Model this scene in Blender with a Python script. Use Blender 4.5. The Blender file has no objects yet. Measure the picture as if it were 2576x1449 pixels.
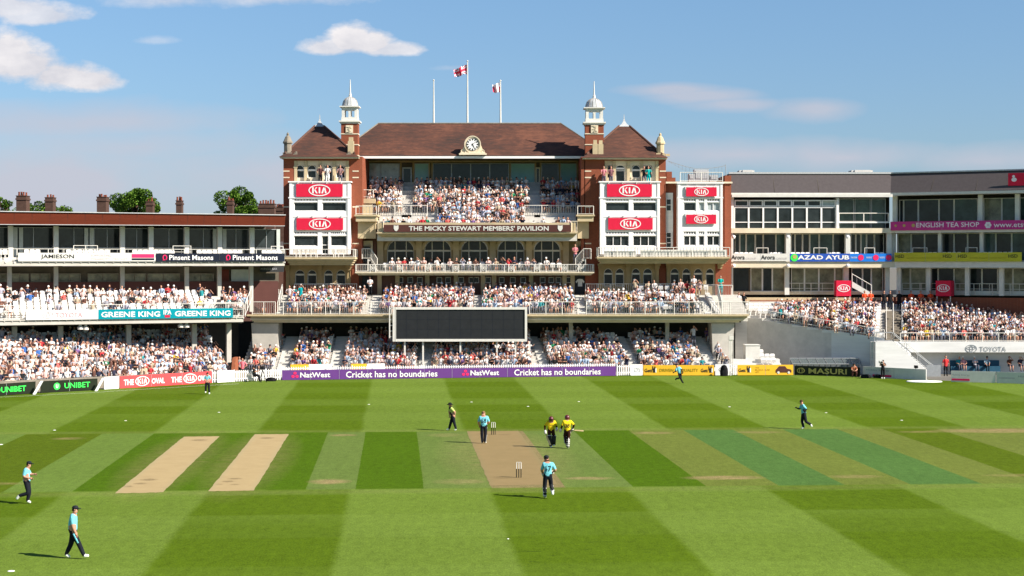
import bpy, math, random
from mathutils import Vector, Matrix
R=math.radians
random.seed(7)
sc=bpy.context.scene
C=sc.collection
F=4370.0; HZ=660.0; CX=1288.0; EYE=10.0
# ---------------------------------------------------------------- camera, sky, sun, exposure
cam=bpy.data.cameras.new("camera"); camo=bpy.data.objects.new("camera",cam); C.objects.link(camo)
camo.location=(0,0,EYE); camo.rotation_euler=(R(90),0,0)
cam.sensor_width=36; cam.lens=36*F/2576; cam.shift_y=-64.5/2576; cam.clip_end=5000; cam.clip_start=.5
sc.camera=camo
SUNV=Vector((2.25,-1.15,1.85)).normalized()
sc.view_settings.view_transform='Standard'; sc.view_settings.look='None'
sc.view_settings.exposure=1.0; sc.view_settings.gamma=1
w=bpy.data.worlds.new("World"); sc.world=w; w.use_nodes=True
nt=w.node_tree; nt.nodes.clear(); N=nt.nodes.new; L=nt.links.new
out=N('ShaderNodeOutputWorld'); bg=N('ShaderNodeBackground'); sky=N('ShaderNodeTexSky')
sky.sky_type='NISHITA'; sky.sun_disc=False; sky.sun_elevation=math.asin(SUNV.z)
sky.sun_rotation=math.atan2(SUNV.x,SUNV.y); sky.air_density=1.0; sky.dust_density=.15; sky.ozone_density=3.2
bg.inputs['Strength'].default_value=.056
tc=N('ShaderNodeTexCoord'); sep=N('ShaderNodeSeparateXYZ'); L(tc.outputs['Generated'],sep.inputs[0])
def M(op,a,b=None,c=None,clamp=False,T=None):
    T=T or nt
    n=T.nodes.new('ShaderNodeMath'); n.operation=op; n.use_clamp=clamp
    for i,q in enumerate((a,b,c)):
        if q is None: continue
        if isinstance(q,(int,float)): n.inputs[i].default_value=q
        else: T.links.new(q,n.inputs[i])
    return n.outputs[0]
yy=M('MAXIMUM',sep.outputs[1],.02)
tx=M('DIVIDE',sep.outputs[0],yy); tz=M('DIVIDE',sep.outputs[2],yy)
cmb=N('ShaderNodeCombineXYZ'); L(tx,cmb.inputs[0]); L(M('MULTIPLY',tz,1.9),cmb.inputs[1])
def noise(scale,det,rough=.6,off=0):
    n=N('ShaderNodeTexNoise'); n.noise_dimensions='4D'; n.inputs['Scale'].default_value=scale; n.inputs['Detail'].default_value=det
    n.inputs['Roughness'].default_value=rough; n.inputs['W'].default_value=off
    L(cmb.outputs[0],n.inputs['Vector']); return n.outputs[0]
n1=noise(26,6,.62); n2=noise(9,5,.55,3.3); n3=noise(50,4,.6,8)
def blob(px,py,rx,ry,amp=1.0,flat=True,nz=n1,k=2.6,soft=1.0):
    """one cloud at a fixed direction of the sky: ellipse with a ragged noisy rim, flatter underneath"""
    cx=(px-CX)/F; cz=(HZ-py)/F
    rx*=1.25; ry*=1.25
    dx=M('DIVIDE',M('SUBTRACT',tx,cx),rx/F)
    dz0=M('SUBTRACT',tz,cz)
    dz=M('DIVIDE',dz0,ry/F)
    if flat:
        neg=M('MULTIPLY',M('MINIMUM',dz,0),1.5); dz=M('ADD',M('MAXIMUM',dz,0),neg)
    d=M('SQRT',M('ADD',M('MULTIPLY',dx,dx),M('MULTIPLY',dz,dz)))
    v=M('ADD',M('SUBTRACT',1.0,d),M('MULTIPLY',M('SUBTRACT',nz,.5),k))
    return M('MULTIPLY',M('MULTIPLY',v,2.2/soft,clamp=True),amp)
mask=None
for b in [(60,170,115,56,1),(10,140,90,56,1),(150,192,105,44,1),(228,205,80,34,1),(110,42,100,30,.8),(10,20,90,32,.85),(60,30,80,32,.8),(890,108,62,40,1),(935,112,50,34,1),(975,126,80,20,.85),(825,122,62,24,.9)]:
    v=blob(*b,k=1.9); mask=v if mask is None else M('MAXIMUM',mask,v)
for b in [(420,3,130,24,.55),(700,-2,190,26,.6),(390,103,45,10,.3),(1140,172,50,9,.3)]:
    mask=M('MAXIMUM',mask,blob(*b,soft=2))
wisp=None
for b in [(250,310,460,60,.75),(150,450,600,130,.9),(620,430,480,110,.8),(350,370,560,70,.7),(1690,226,140,17,.75),(1770,240,140,20,.75),(1860,262,120,17,.7),(2060,272,120,30,.75),(1860,390,280,38,.8),(2130,396,300,46,.85),(2480,405,280,40,.7)]:
    v=blob(b[0],b[1],b[2],b[3],b[4],False,n2,2.2,1.8); wisp=v if wisp is None else M('MAXIMUM',wisp,v)
# cloud shade: bright tops, greyer flat bottoms follow the noise
rmp=N('ShaderNodeMapRange'); L(n1,rmp.inputs[0]); rmp.inputs[1].default_value=.35; rmp.inputs[2].default_value=.7
cc=N('ShaderNodeMix'); cc.data_type='RGBA'; L(M('ADD',M('MULTIPLY',rmp.outputs[0],.6),M('MULTIPLY',n3,.4)),cc.inputs[0])
cc.inputs[6].default_value=(5.3,5.3,5.9,1); cc.inputs[7].default_value=(9.6,9.1,8.9,1)
hs=N('ShaderNodeHueSaturation'); hs.inputs['Saturation'].default_value=1.0; hs.inputs['Value'].default_value=1.0
tint=N('ShaderNodeValToRGB'); te=tint.color_ramp.elements
te[0].position=0; te[0].color=(.52,.62,.92,1); te[1].position=1; te[1].color=(.86,1.0,1.12,1); k_=te.new(.35); k_.color=(.68,.80,1.0,1)
L(M('MULTIPLY',tz,5.5,clamp=True),tint.inputs[0])
mt_=N('ShaderNodeMix'); mt_.data_type='RGBA'; mt_.blend_type='MULTIPLY'; mt_.inputs[0].default_value=1; L(sky.outputs[0],mt_.inputs[6]); L(tint.outputs[0],mt_.inputs[7])
L(mt_.outputs[2],hs.inputs['Color'])
mx=N('ShaderNodeMix'); mx.data_type='RGBA'; L(M('MULTIPLY',mask,.95),mx.inputs[0]); 
mw=N('ShaderNodeMix'); mw.data_type='RGBA'; L(wisp,mw.inputs[0]); L(hs.outputs[0],mw.inputs[6]); mw.inputs[7].default_value=(5.1,5.2,6.0,1)
L(mw.outputs[2],mx.inputs[6]); L(cc.outputs[2],mx.inputs[7])
L(mx.outputs[2],bg.inputs['Color']); L(bg.outputs[0],out.inputs[0])
sun=bpy.data.lights.new("sun","SUN"); suno=bpy.data.objects.new("sun",sun); C.objects.link(suno)
sun.energy=5.0; sun.angle=R(.5); sun.color=(1,.93,.83)
suno.rotation_euler=SUNV.to_track_quat('Z','Y').to_euler(); suno.location=(60,-30,50)
# ---------------------------------------------------------------- helpers
WM={}
def tag(o,label=None,cat=None,group=None,kind=None):
    if label: o['label']=label
    if cat: o['category']=cat
    if group: o['group']=group
    if kind: o['kind']=kind
    return o
def thing(name,label,cat,loc=(0,0,0),rz=0,group=None):
    o=bpy.data.objects.new(name,None); C.objects.link(o); o.empty_display_size=.3
    o.location=loc; o.rotation_euler=(0,0,rz)
    WM[o]=Matrix.Translation(Vector(loc))@Matrix.Rotation(rz,4,'Z')
    return tag(o,label,cat,group)
class Frame:
    def __init__(s,ox,oy,deg): s.ox,s.oy,s.a=ox,oy,R(deg); s.c,s.n=math.cos(s.a),math.sin(s.a)
    def w(s,x,d,z): return (s.ox+s.c*x-s.n*d, s.oy+s.n*x+s.c*d, z)
    def S(s,px,d=0):
        r=(px-CX)/F; return (r*(s.oy+s.c*d)-s.ox+s.n*d)/(s.c-r*s.n)
    def Z(s,py,px,d=0):
        x=s.S(px,d); return EYE+(HZ-py)/F*(s.oy+s.n*x+s.c*d)
P=Frame(0,0,0)
def PX(px,Y): return (px-CX)/F*Y
def PZ(py,Y): return EYE+(HZ-py)/F*Y
def G(px,py):
    Y=F*EYE/(py-HZ); return ((px-CX)/F*Y, Y)
SPLIT={'panel_joint','cladding_seam','archivolt','stair','pier','pilaster','curtain','stone_chimney','scroll','brick_dado','balustrade_panel','parapet_panel','brick_end_wall','side_wall','emblem','flower','wheel_picture','logo','bracket','steps','stone_band','stay','backing_rail','post'}
class MB:
    def __init__(s,fr=P): s.v=[];s.f=[];s.m=[];s.fr=fr
    def face(s,pts,m=0,raw=False):
        i=len(s.v); s.v+= [tuple(p) if raw else s.fr.w(*p) for p in pts]; s.f.append(tuple(range(i,i+len(pts)))); s.m.append(m)
    def box(s,x0,x1,y0,y1,z0,z1,m=0):
        if x0>x1:x0,x1=x1,x0
        if y0>y1:y0,y1=y1,y0
        if z0>z1:z0,z1=z1,z0
        i=len(s.v)
        for z in (z0,z1):
            for (x,y) in ((x0,y0),(x1,y0),(x1,y1),(x0,y1)): s.v.append(s.fr.w(x,y,z))
        for q in ((3,2,1,0),(4,5,6,7),(0,1,5,4),(1,2,6,5),(2,3,7,6),(3,0,4,7)):
            s.f.append(tuple(i+k for k in q)); s.m.append(m)
    def bx(s,px0,px1,py0,py1,d,dep,m=0):
        a,b=s.fr.S(px0,d),s.fr.S(px1,d); pm=(px0+px1)/2
        s.box(a,b,d,d+dep,s.fr.Z(py1,pm,d),s.fr.Z(py0,pm,d),m)
    def hexa(s,lo,hi,m=0):
        """solid between two 4-point rings"""
        i=len(s.v); s.v+=[s.fr.w(*p) for p in lo]+[s.fr.w(*p) for p in hi]
        for q in ((3,2,1,0),(4,5,6,7),(0,1,5,4),(1,2,6,5),(2,3,7,6),(3,0,4,7)):
            s.f.append(tuple(i+k for k in q)); s.m.append(m)
    def tube(s,p0,p1,r0,r1=None,n=6,m=0,cap=True,raw=False):
        r1=r0 if r1 is None else r1
        a=Vector(p0 if raw else s.fr.w(*p0)); b=Vector(p1 if raw else s.fr.w(*p1)); d=(b-a)
        if d.length<1e-6: return
        q=d.to_track_quat('Z','Y'); i=len(s.v)
        for (p,r) in ((a,r0),(b,r1)):
            for k in range(n):
                t=2*math.pi*k/n; s.v.append(tuple(p+q@Vector((r*math.cos(t),r*math.sin(t),0))))
        for k in range(n):
            s.f.append((i+k,i+(k+1)%n,i+n+(k+1)%n,i+n+k)); s.m.append(m)
        if cap:
            s.f.append(tuple(i+k for k in range(n-1,-1,-1))); s.m.append(m)
            s.f.append(tuple(i+n+k for k in range(n))); s.m.append(m)
    def lathe(s,x,y,prof,n=12,m=0,sx=1,sy=1,rot=0):
        i=len(s.v)
        for (r,z) in prof:
            for k in range(n):
                t=2*math.pi*k/n+rot; s.v.append(s.fr.w(x+r*sx*math.cos(t),y+r*sy*math.sin(t),z))
        for j in range(len(prof)-1):
            for k in range(n):
                s.f.append((i+j*n+k,i+j*n+(k+1)%n,i+(j+1)*n+(k+1)%n,i+(j+1)*n+k)); s.m.append(m)
        s.f.append(tuple(i+k for k in range(n-1,-1,-1))); s.m.append(m)
        e=i+(len(prof)-1)*n; s.f.append(tuple(e+k for k in range(n))); s.m.append(m)
    def prism(s,pts,d0,d1,m=0):
        """polygon in the x-z plane pushed from depth d0 to d1"""
        n=len(pts); i=len(s.v)
        for d in (d0,d1):
            for (x,z) in pts: s.v.append(s.fr.w(x,d,z))
        s.f.append(tuple(range(i,i+n))); s.m.append(m)
        s.f.append(tuple(range(i+2*n-1,i+n-1,-1))); s.m.append(m)
        for k in range(n):
            s.f.append((i+(k+1)%n,i+k,i+n+k,i+n+(k+1)%n)); s.m.append(m)
    def open_wall(s,x0,x1,z0,z1,y,th,ops,m=0,mr=None):
        """wall front with real rectangular holes and their reveals"""
        mr=m if mr is None else mr
        xs=sorted(set([x0,x1]+[q for o in ops for q in (o[0],o[1]) if x0<q<x1])); zs=sorted(set([z0,z1]+[q for o in ops for q in (o[2],o[3]) if z0<q<z1]))
        for a,b in zip(xs,xs[1:]):
            for c,d in zip(zs,zs[1:]):
                mx_,mz_=(a+b)/2,(c+d)/2
                if any(o[0]<mx_<o[1] and o[2]<mz_<o[3] for o in ops): continue
                s.face([(a,y,c),(b,y,c),(b,y,d),(a,y,d)],m)
        for (a,b,c,d) in ops:
            s.face([(a,y,c),(a,y,d),(a,y+th,d),(a,y+th,c)],mr); s.face([(b,y,d),(b,y,c),(b,y+th,c),(b,y+th,d)],mr)
            s.face([(a,y,d),(b,y,d),(b,y+th,d),(a,y+th,d)],mr); s.face([(b,y,c),(a,y,c),(a,y+th,c),(b,y+th,c)],mr)
        s.face([(x0,y,z1),(x1,y,z1),(x1,y+th,z1),(x0,y+th,z1)],m); s.face([(x0,y,z0),(x0,y,z1),(x0,y+th,z1),(x0,y+th,z0)],m); s.face([(x1,y,z1),(x1,y,z0),(x1,y+th,z0),(x1,y+th,z1)],m)
    def arch_bay(s,x0,x1,z0,z1,a,b,zb,zs,zt,y,th,m=0,n=8):
        """wall bay x0..x1,z0..z1 with a round-headed hole a..b from zb, springing at zs, crown zt"""
        if a>x0: s.face([(x0,y,z0),(a,y,z0),(a,y,z1),(x0,y,z1)],m)
        if x1>b: s.face([(b,y,z0),(x1,y,z0),(x1,y,z1),(b,y,z1)],m)
        if zb>z0: s.face([(a,y,z0),(b,y,z0),(b,y,zb),(a,y,zb)],m)
        pts=[((a+b)/2-(b-a)/2*math.cos(math.pi*k/n), zs+(zt-zs)*math.sin(math.pi*k/n)) for k in range(n+1)]
        for p,q in zip(pts,pts[1:]):
            s.face([(p[0],y,p[1]),(q[0],y,q[1]),(q[0],y,z1),(p[0],y,z1)],m)
            s.face([(p[0],y,p[1]),(p[0],y+th,p[1]),(q[0],y+th,q[1]),(q[0],y,q[1])],m)
        for x in (a,b): s.face([(x,y,zb),(x,y,zs),(x,y+th,zs),(x,y+th,zb)],m)
        s.face([(b,y,zb),(a,y,zb),(a,y+th,zb),(b,y+th,zb)],m)
    def mesh(s,name,mats,inv=None,smooth=False):
        me=bpy.data.meshes.new(name)
        v=s.v if inv is None else [tuple(inv@Vector(p)) for p in s.v]
        me.from_pydata(v,[],s.f)
        for m_ in (mats if isinstance(mats,(list,tuple)) else [mats]): me.materials.append(m_)
        me.polygons.foreach_set('material_index',s.m)
        if smooth: me.polygons.foreach_set('use_smooth',[True]*len(s.f))
        me.update(); return me
    def clusters(s):
        # separate pieces standing side by side along the frame
        par=list(range(len(s.v)))
        def fd(i):
            while par[i]!=i: par[i]=par[par[i]]; i=par[i]
            return i
        for f in s.f:
            for q in f[1:]: par[fd(q)]=fd(f[0])
        iv={}
        for i,p in enumerate(s.v):
            u=(p[0]-s.fr.ox)*s.fr.c+(p[1]-s.fr.oy)*s.fr.n; r=fd(i); a=iv.get(r)
            iv[r]=(u,u) if a is None else (min(a[0],u),max(a[1],u))
        grp=[]
        for r,(a,b) in sorted(iv.items(),key=lambda t:t[1][0]):
            if grp and a<grp[-1][1]+.03: grp[-1][1]=max(grp[-1][1],b); grp[-1][2].add(r)
            else: grp.append([a,b,{r}])
        out=[]
        for g in grp:
            m=MB(s.fr); mp={}
            for f,mi in zip(s.f,s.m):
                if fd(f[0]) in g[2]:
                    for q in f:
                        if q not in mp: mp[q]=len(m.v); m.v.append(s.v[q])
                    m.f.append(tuple(mp[q] for q in f)); m.m.append(mi)
            out.append(m)
        return out
    def build(s,name,mats,parent=None,smooth=False,label=None):
        if name in SPLIT and s.v:
            cl=s.clusters()
            if len(cl)>1:
                for c in cl: o=c._build(name,mats,parent,smooth,label)
                return o
        return s._build(name,mats,parent,smooth,label)
    def _build(s,name,mats,parent=None,smooth=False,label=None):
        par=parent; inv=None
        if par is not None: inv=WM[par].inverted()
        o=bpy.data.objects.new(name,s.mesh(name,mats,inv,smooth)); C.objects.link(o)
        if par is not None: o.parent=par; WM[o]=WM[par]
        else: WM[o]=Matrix.Identity(4)
        if label: o['label']=label
        return o
    def top(s,name,mats,label,cat,loc=None,group=None,kind=None,smooth=False):
        """a thing that is one mesh, origin moved to its base"""
        if loc is None:
            xs=[p[0] for p in s.v]; ys=[p[1] for p in s.v]; zs=[p[2] for p in s.v]
            loc=((min(xs)+max(xs))/2,(min(ys)+max(ys))/2,min(zs))
        T=Matrix.Translation(Vector(loc))
        o=bpy.data.objects.new(name,s.mesh(name,mats,T.inverted(),smooth)); o.location=loc; C.objects.link(o); WM[o]=T
        return tag(o,label,cat,group,kind)
def copy_tree(o,parent=None):
    c=o.copy(); C.objects.link(c)
    if parent: c.parent=parent
    for ch in list(o.children): copy_tree(ch,c)
    return c
# ---------------------------------------------------------------- materials
MT={}
def mat(name,col,rough=.75,var=.12,scale=3.0,metal=0.0,spec=.08,bump=0.0,col2=None,stretch=(1,1,1),bscale=None):
    m=bpy.data.materials.new(name); m.use_nodes=True; T=m.node_tree; b=T.nodes['Principled BSDF']
    b.inputs['Roughness'].default_value=rough; b.inputs['Metallic'].default_value=metal; b.inputs['Specular IOR Level'].default_value=spec
    c1=tuple(max(0,x*(1-var)) for x in col)+(1,); c2=(tuple(col2) if col2 else tuple(min(1,x*(1+var)) for x in col))+(1,)
    tc=T.nodes.new('ShaderNodeTexCoord'); mp=T.nodes.new('ShaderNodeMapping'); mp.inputs['Scale'].default_value=stretch
    T.links.new(tc.outputs['Object'],mp.inputs[0])
    n=T.nodes.new('ShaderNodeTexNoise'); n.inputs['Scale'].default_value=scale; n.inputs['Detail'].default_value=6; n.inputs['Roughness'].default_value=.65
    T.links.new(mp.outputs[0],n.inputs['Vector'])
    r=T.nodes.new('ShaderNodeMapRange'); r.inputs[1].default_value=.3; r.inputs[2].default_value=.7; T.links.new(n.outputs[0],r.inputs[0])
    x=T.nodes.new('ShaderNodeMix'); x.data_type='RGBA'; x.inputs[6].default_value=c1; x.inputs[7].default_value=c2
    T.links.new(r.outputs[0],x.inputs[0]); T.links.new(x.outputs[2],b.inputs['Base Color'])
    if bump:
        bp=T.nodes.new('ShaderNodeBump'); bp.inputs['Strength'].default_value=bump; bp.inputs['Distance'].default_value=.03
        T.links.new(n.outputs[0],bp.inputs['Height']); T.links.new(bp.outputs[0],b.inputs['Normal'])
    MT[name]=m; return m
mat('white_paint',(.80,.78,.76),.5,.04,1.5); mat('off_white',(.62,.60,.55),.6,.08,2)
mat('cream',(.50,.40,.25),.8,.14,1.2); mat('cream_shaded',(.33,.245,.13),.8,.15,1.2); mat('cream_light',(.66,.57,.42),.75,.10,1.2); mat('stone_dark',(.22,.19,.15),.85,.25,3)  # includes a darker copy of cream with the shade under decks painted in
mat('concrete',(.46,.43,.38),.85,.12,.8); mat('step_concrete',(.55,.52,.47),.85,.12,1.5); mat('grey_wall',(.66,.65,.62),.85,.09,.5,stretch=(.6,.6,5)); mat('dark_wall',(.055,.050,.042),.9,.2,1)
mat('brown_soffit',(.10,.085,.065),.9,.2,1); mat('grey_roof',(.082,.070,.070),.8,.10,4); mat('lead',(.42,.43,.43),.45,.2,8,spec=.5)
mat('metal_white',(.66,.63,.57),.5,.08,4); mat('metal_grey',(.35,.36,.36),.45,.1,4,.4); mat('screen_black',(.018,.019,.021),.55,.15,2,spec=.25)
mat('red_board',(.62,.020,.055),.5,.05,2); mat('purple_board',(.125,.045,.20),.5,.06,1); mat('teal_board',(.0,.23,.28),.5,.05,1); mat('navy_board',(.012,.016,.028),.5,.1,1)
mat('pink_board',(.50,.045,.22),.5,.08,2); mat('yellow_board',(.50,.46,.04),.5,.06,1); mat('amber_board',(.80,.43,.035),.5,.05,1); mat('blue_board',(.03,.09,.40),.5,.08,1); mat('bright_blue',(.02,.18,.62),.5,.08,1)
mat('coral_board',(.78,.07,.075),.5,.04,1); mat('black_board',(.018,.022,.014),.4,.2,1); mat('brown_board',(.085,.035,.030),.6,.1,1)
mat('brown_fascia',(.135,.030,.016),.6,.10,.6,stretch=(1,1,6)); mat('green_text',(.05,.75,.10),.5,.1,3); mat('dark_text',(.03,.03,.03),.6,.1,3); mat('grey_text',(.30,.30,.31),.6,.1,3); mat('rose_text',(.50,.30,.31),.6,.1,3); mat('pale_text',(.50,.46,.46),.6,.1,3); mat('olive_text',(.30,.24,.02),.6,.1,3); mat('pink_logo',(.75,.03,.12),.5,.05,3); mat('gold',(.45,.38,.12),.5,.1,3)
mat('curtain',(.42,.45,.42),.8,.1,3); mat('door_brown',(.13,.035,.025),.6,.1,2); mat('blind_green',(.24,.44,.44),.35,.15,.7); mat('timber',(.30,.10,.05),.7,.2,3)
mat('skin',(.48,.25,.17),.6,.08,6); mat('shirt_blue',(.17,.52,.60),.75,.22,7,bump=1.0); mat('trouser_navy',(.012,.014,.020),.8,.2,6); mat('shirt_yellow',(.75,.55,.015),.75,.2,7,bump=1.0); mat('trouser_brown',(.035,.012,.008),.8,.2,6)
mat('shoe_white',(.75,.75,.68),.5,.06,6); mat('hair_dark',(.03,.02,.014),.8,.2,9); mat('hair_fair',(.20,.12,.06),.8,.2,9); mat('helmet_maroon',(.10,.012,.018),.35,.1,4,spec=.5); mat('umpire_lime',(.45,.55,.14),.75,.08,5); mat('umpire_black',(.014,.016,.014),.8,.1,5); mat('cap_dark',(.015,.018,.022),.7,.1,5); mat('bat_wood',(.62,.45,.25),.5,.1,5); mat('orange_vest',(.95,.09,.03),.7,.05,5); mat('suit_black',(.013,.013,.015),.8,.1,5); mat('pad_black',(.03,.03,.03),.6,.2,6)
mat('flag_red',(.62,.04,.08),.7,.05,3); mat('flag_white',(.8,.74,.76),.7,.03,3); mat('flag_navy',(.03,.03,.12),.7,.1,3); mat('seat_plastic',(.80,.77,.73),.45,.04,2); mat('trouser_mid',(.10,.10,.13),.8,.3,2); mat('hat_white',(.8,.78,.74),.7,.05,5); mat('hair_brown',(.07,.04,.025),.8,.3,5); mat('skin_far',(.46,.24,.165),.65,.15,5)
mat('white_disc',(.85,.85,.78),.6,.03,3); mat('bark',(.09,.06,.04),.9,.3,4); mat('chimney_brick',(.085,.05,.038),.9,.25,2); mat('chimney_pot',(.20,.06,.035),.8,.15,6); mat('teal_clothes',(.0,.28,.30),.8,.1,5)
def glass(name,col,rough=.08,spec=.28,var=.5,scale=.35):
    m=mat(name,col,rough,var,scale*2,0,spec,col2=tuple(min(.6,c*2.3) for c in col)); return m  # paler noise patches in the base colour imitate reflections
glass('glass_dark',(.014,.018,.019)); glass('glass_green',(.030,.050,.045),.1); glass('glass_interior',(.13,.125,.085),.15,.3,.55,.5)
glass('glass_pale',(.22,.24,.24),.12,.5,.2,.5)
def clear_glass():
    m=bpy.data.materials.new('clear_glass'); m.use_nodes=True; T=m.node_tree; b=T.nodes['Principled BSDF']
    b.inputs['Base Color'].default_value=(.16,.19,.19,1); b.inputs['Alpha'].default_value=.4; b.inputs['Roughness'].default_value=.15
    MT['clear_glass']=m
clear_glass()
def brick(name,c1,c2,mortar=(.30,.22,.17)):
    m=mat(name,c1,.85,.2,.7,bump=.2); T=m.node_tree; b=T.nodes['Principled BSDF']
    tc=[n for n in T.nodes if n.type=='TEX_COORD'][0]
    sp=T.nodes.new('ShaderNodeSeparateXYZ'); T.links.new(tc.outputs['Object'],sp.inputs[0])
    cb=T.nodes.new('ShaderNodeCombineXYZ'); T.links.new(M('ADD',sp.outputs[0],sp.outputs[1],T=T),cb.inputs[0]); T.links.new(sp.outputs[2],cb.inputs[1])
    bt=T.nodes.new('ShaderNodeTexBrick'); T.links.new(cb.outputs[0],bt.inputs['Vector']); bt.inputs['Scale'].default_value=1
    bt.inputs['Brick Width'].default_value=.225; bt.inputs['Row Height'].default_value=.075; bt.inputs['Mortar Size'].default_value=.008
    bt.inputs['Color1'].default_value=c1+(1,); bt.inputs['Color2'].default_value=c2+(1,); bt.inputs['Mortar'].default_value=mortar+(1,)
    old=[l for l in T.links if l.to_socket==b.inputs['Base Color']][0].from_socket
    x=T.nodes.new('ShaderNodeMix'); x.data_type='RGBA'; x.inputs[0].default_value=.5; T.links.new(old,x.inputs[6]); T.links.new(bt.outputs[0],x.inputs[7]); T.links.new(x.outputs[2],b.inputs['Base Color'])
brick('brick_red',(.24,.062,.032),(.18,.046,.026),(.28,.17,.11)); brick('brick_dull',(.12,.058,.042),(.085,.045,.035),(.16,.12,.1))
def tiles(name,ca,cb_,cd):
    m=bpy.data.materials.new(name); m.use_nodes=True; T=m.node_tree; b=T.nodes['Principled BSDF']; b.inputs['Roughness'].default_value=.85; b.inputs['Specular IOR Level'].default_value=.2
    tc=T.nodes.new('ShaderNodeTexCoord'); mp=T.nodes.new('ShaderNodeMapping'); mp.inputs['Scale'].default_value=(1,1,5); T.links.new(tc.outputs['Object'],mp.inputs[0])
    n=T.nodes.new('ShaderNodeTexNoise'); n.inputs['Scale'].default_value=1.3; n.inputs['Detail'].default_value=7; n.inputs['Roughness'].default_value=.75; T.links.new(mp.outputs[0],n.inputs['Vector'])
    n2_=T.nodes.new('ShaderNodeTexNoise'); n2_.inputs['Scale'].default_value=.28; n2_.inputs['Detail'].default_value=4; T.links.new(tc.outputs['Object'],n2_.inputs['Vector'])
    r=T.nodes.new('ShaderNodeValToRGB'); e=r.color_ramp.elements; e[0].position=.38; e[0].color=cd+(1,); e[1].position=.63; e[1].color=cb_+(1,); k=e.new(.5); k.color=ca+(1,)
    T.links.new(M('ADD',M('MULTIPLY',n.outputs[0],.6,T=T),M('MULTIPLY',n2_.outputs[0],.4,T=T),T=T),r.inputs[0])
    wv=T.nodes.new('ShaderNodeTexWave'); wv.bands_direction='Z'; wv.inputs['Scale'].default_value=2.2; wv.inputs['Distortion'].default_value=.6; T.links.new(tc.outputs['Object'],wv.inputs['Vector'])
    x=T.nodes.new('ShaderNodeMix'); x.data_type='RGBA'; x.blend_type='MULTIPLY'; x.inputs[0].default_value=.35; T.links.new(r.outputs[0],x.inputs[6]); T.links.new(wv.outputs[0],x.inputs[7])
    T.links.new(x.outputs[2],b.inputs['Base Color'])
    bp=T.nodes.new('ShaderNodeBump'); bp.inputs['Strength'].default_value=.5; bp.inputs['Distance'].default_value=.03; T.links.new(wv.outputs[0],bp.inputs['Height']); T.links.new(bp.outputs[0],b.inputs['Normal']); MT[name]=m
tiles('roof_tiles',(.098,.044,.031),(.172,.070,.043),(.052,.033,.027))
# ---------------------------------------------------------------- lettering and marks
def text_mb(txt,x0,x1,z0,z1,d,m=0,bold=0.0,fr=P,th=.02,mb=None,shear=0,keep=False):
    cu=bpy.data.curves.new('lettering','FONT'); cu.body=txt; cu.size=1; cu.offset=bold; cu.resolution_u=2; cu.shear=shear
    o=bpy.data.objects.new('lettering',cu); me=bpy.data.meshes.new_from_object(o)
    vs=[v.co.copy() for v in me.vertices]; fs=[tuple(p.vertices) for p in me.polygons]
    bpy.data.objects.remove(o); bpy.data.meshes.remove(me)
    mb=mb or MB(fr)
    ax,bx_=min(v.x for v in vs),max(v.x for v in vs); az,bz=min(v.y for v in vs),max(v.y for v in vs)
    i=len(mb.v)
    for v in vs: mb.v.append(fr.w(x0+(v.x-ax)/(bx_-ax)*(x1-x0),d,z0+(v.y-az)/(bz-az)*(z1-z0)))
    for f in fs: mb.f.append(tuple(i+k for k in f)); mb.m.append(m)
    return mb
def ring(mb,cx,cz,rx,rz,t,d,m=0,n=28,a0=0,a1=360,dth=.02):
    full=(a1-a0)==360
    for k in range(n):
        a=R(a0+(a1-a0)*k/n); b=R(a0+(a1-a0)*(k+1)/n)
        mb.hexa([(cx+rx*math.cos(a),d,cz+rz*math.sin(a)),(cx+rx*math.cos(b),d,cz+rz*math.sin(b)),(cx+(rx-t)*math.cos(b),d,cz+(rz-t)*math.sin(b)),(cx+(rx-t)*math.cos(a),d,cz+(rz-t)*math.sin(a))],
                [(cx+rx*math.cos(a),d+dth,cz+rz*math.sin(a)),(cx+rx*math.cos(b),d+dth,cz+rz*math.sin(b)),(cx+(rx-t)*math.cos(b),d+dth,cz+(rz-t)*math.sin(b)),(cx+(rx-t)*math.cos(a),d+dth,cz+(rz-t)*math.sin(a))],m)
def disc(mb,cx,cz,rx,rz,d,m=0,n=20,th=.02):
    mb.prism([(cx+rx*math.cos(2*math.pi*k/n),cz+rz*math.sin(2*math.pi*k/n)) for k in range(n)],d,d+th,m)
def oval_logo(mb,cx,cz,w,h,d,m=0):
    """white ring round three letters: K, I and an A without its bar"""
    ring(mb,cx,cz,w/2,h/2,h*.085,d,m)
    H=h*.52; W=w*.66; z0=cz-H/2; z1=cz+H/2; x=cx-W/2; t=W*.105
    def q(p): mb.prism(p,d,d+.02,m)
    q([(x,z0),(x+t,z0),(x+t,z1),(x,z1)])
    q([(x+t,cz-H*.1),(x+W*.26,z1),(x+W*.36,z1),(x+t,cz-H*.1+H*.001)])
    q([(x+t*1.2,cz+H*.06),(x+W*.27,z0),(x+W*.38,z0),(x+t*2.0,cz+H*.16)])
    q([(x+W*.45,z0),(x+W*.45+t,z0),(x+W*.45+t,z1),(x+W*.45,z1)])
    a=x+W*.63; e=x+W
    q([(a,z0),(a+t*1.05,z0),((a+e)/2+t*.30,z1-H*.22),((a+e)/2+t*.42,z1),((a+e)/2-t*.42,z1)])
    q([((a+e)/2-t*.05,z1),((a+e)/2+t*.75,z1),(e,z0),(e-t*1.05,z0)])
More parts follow.
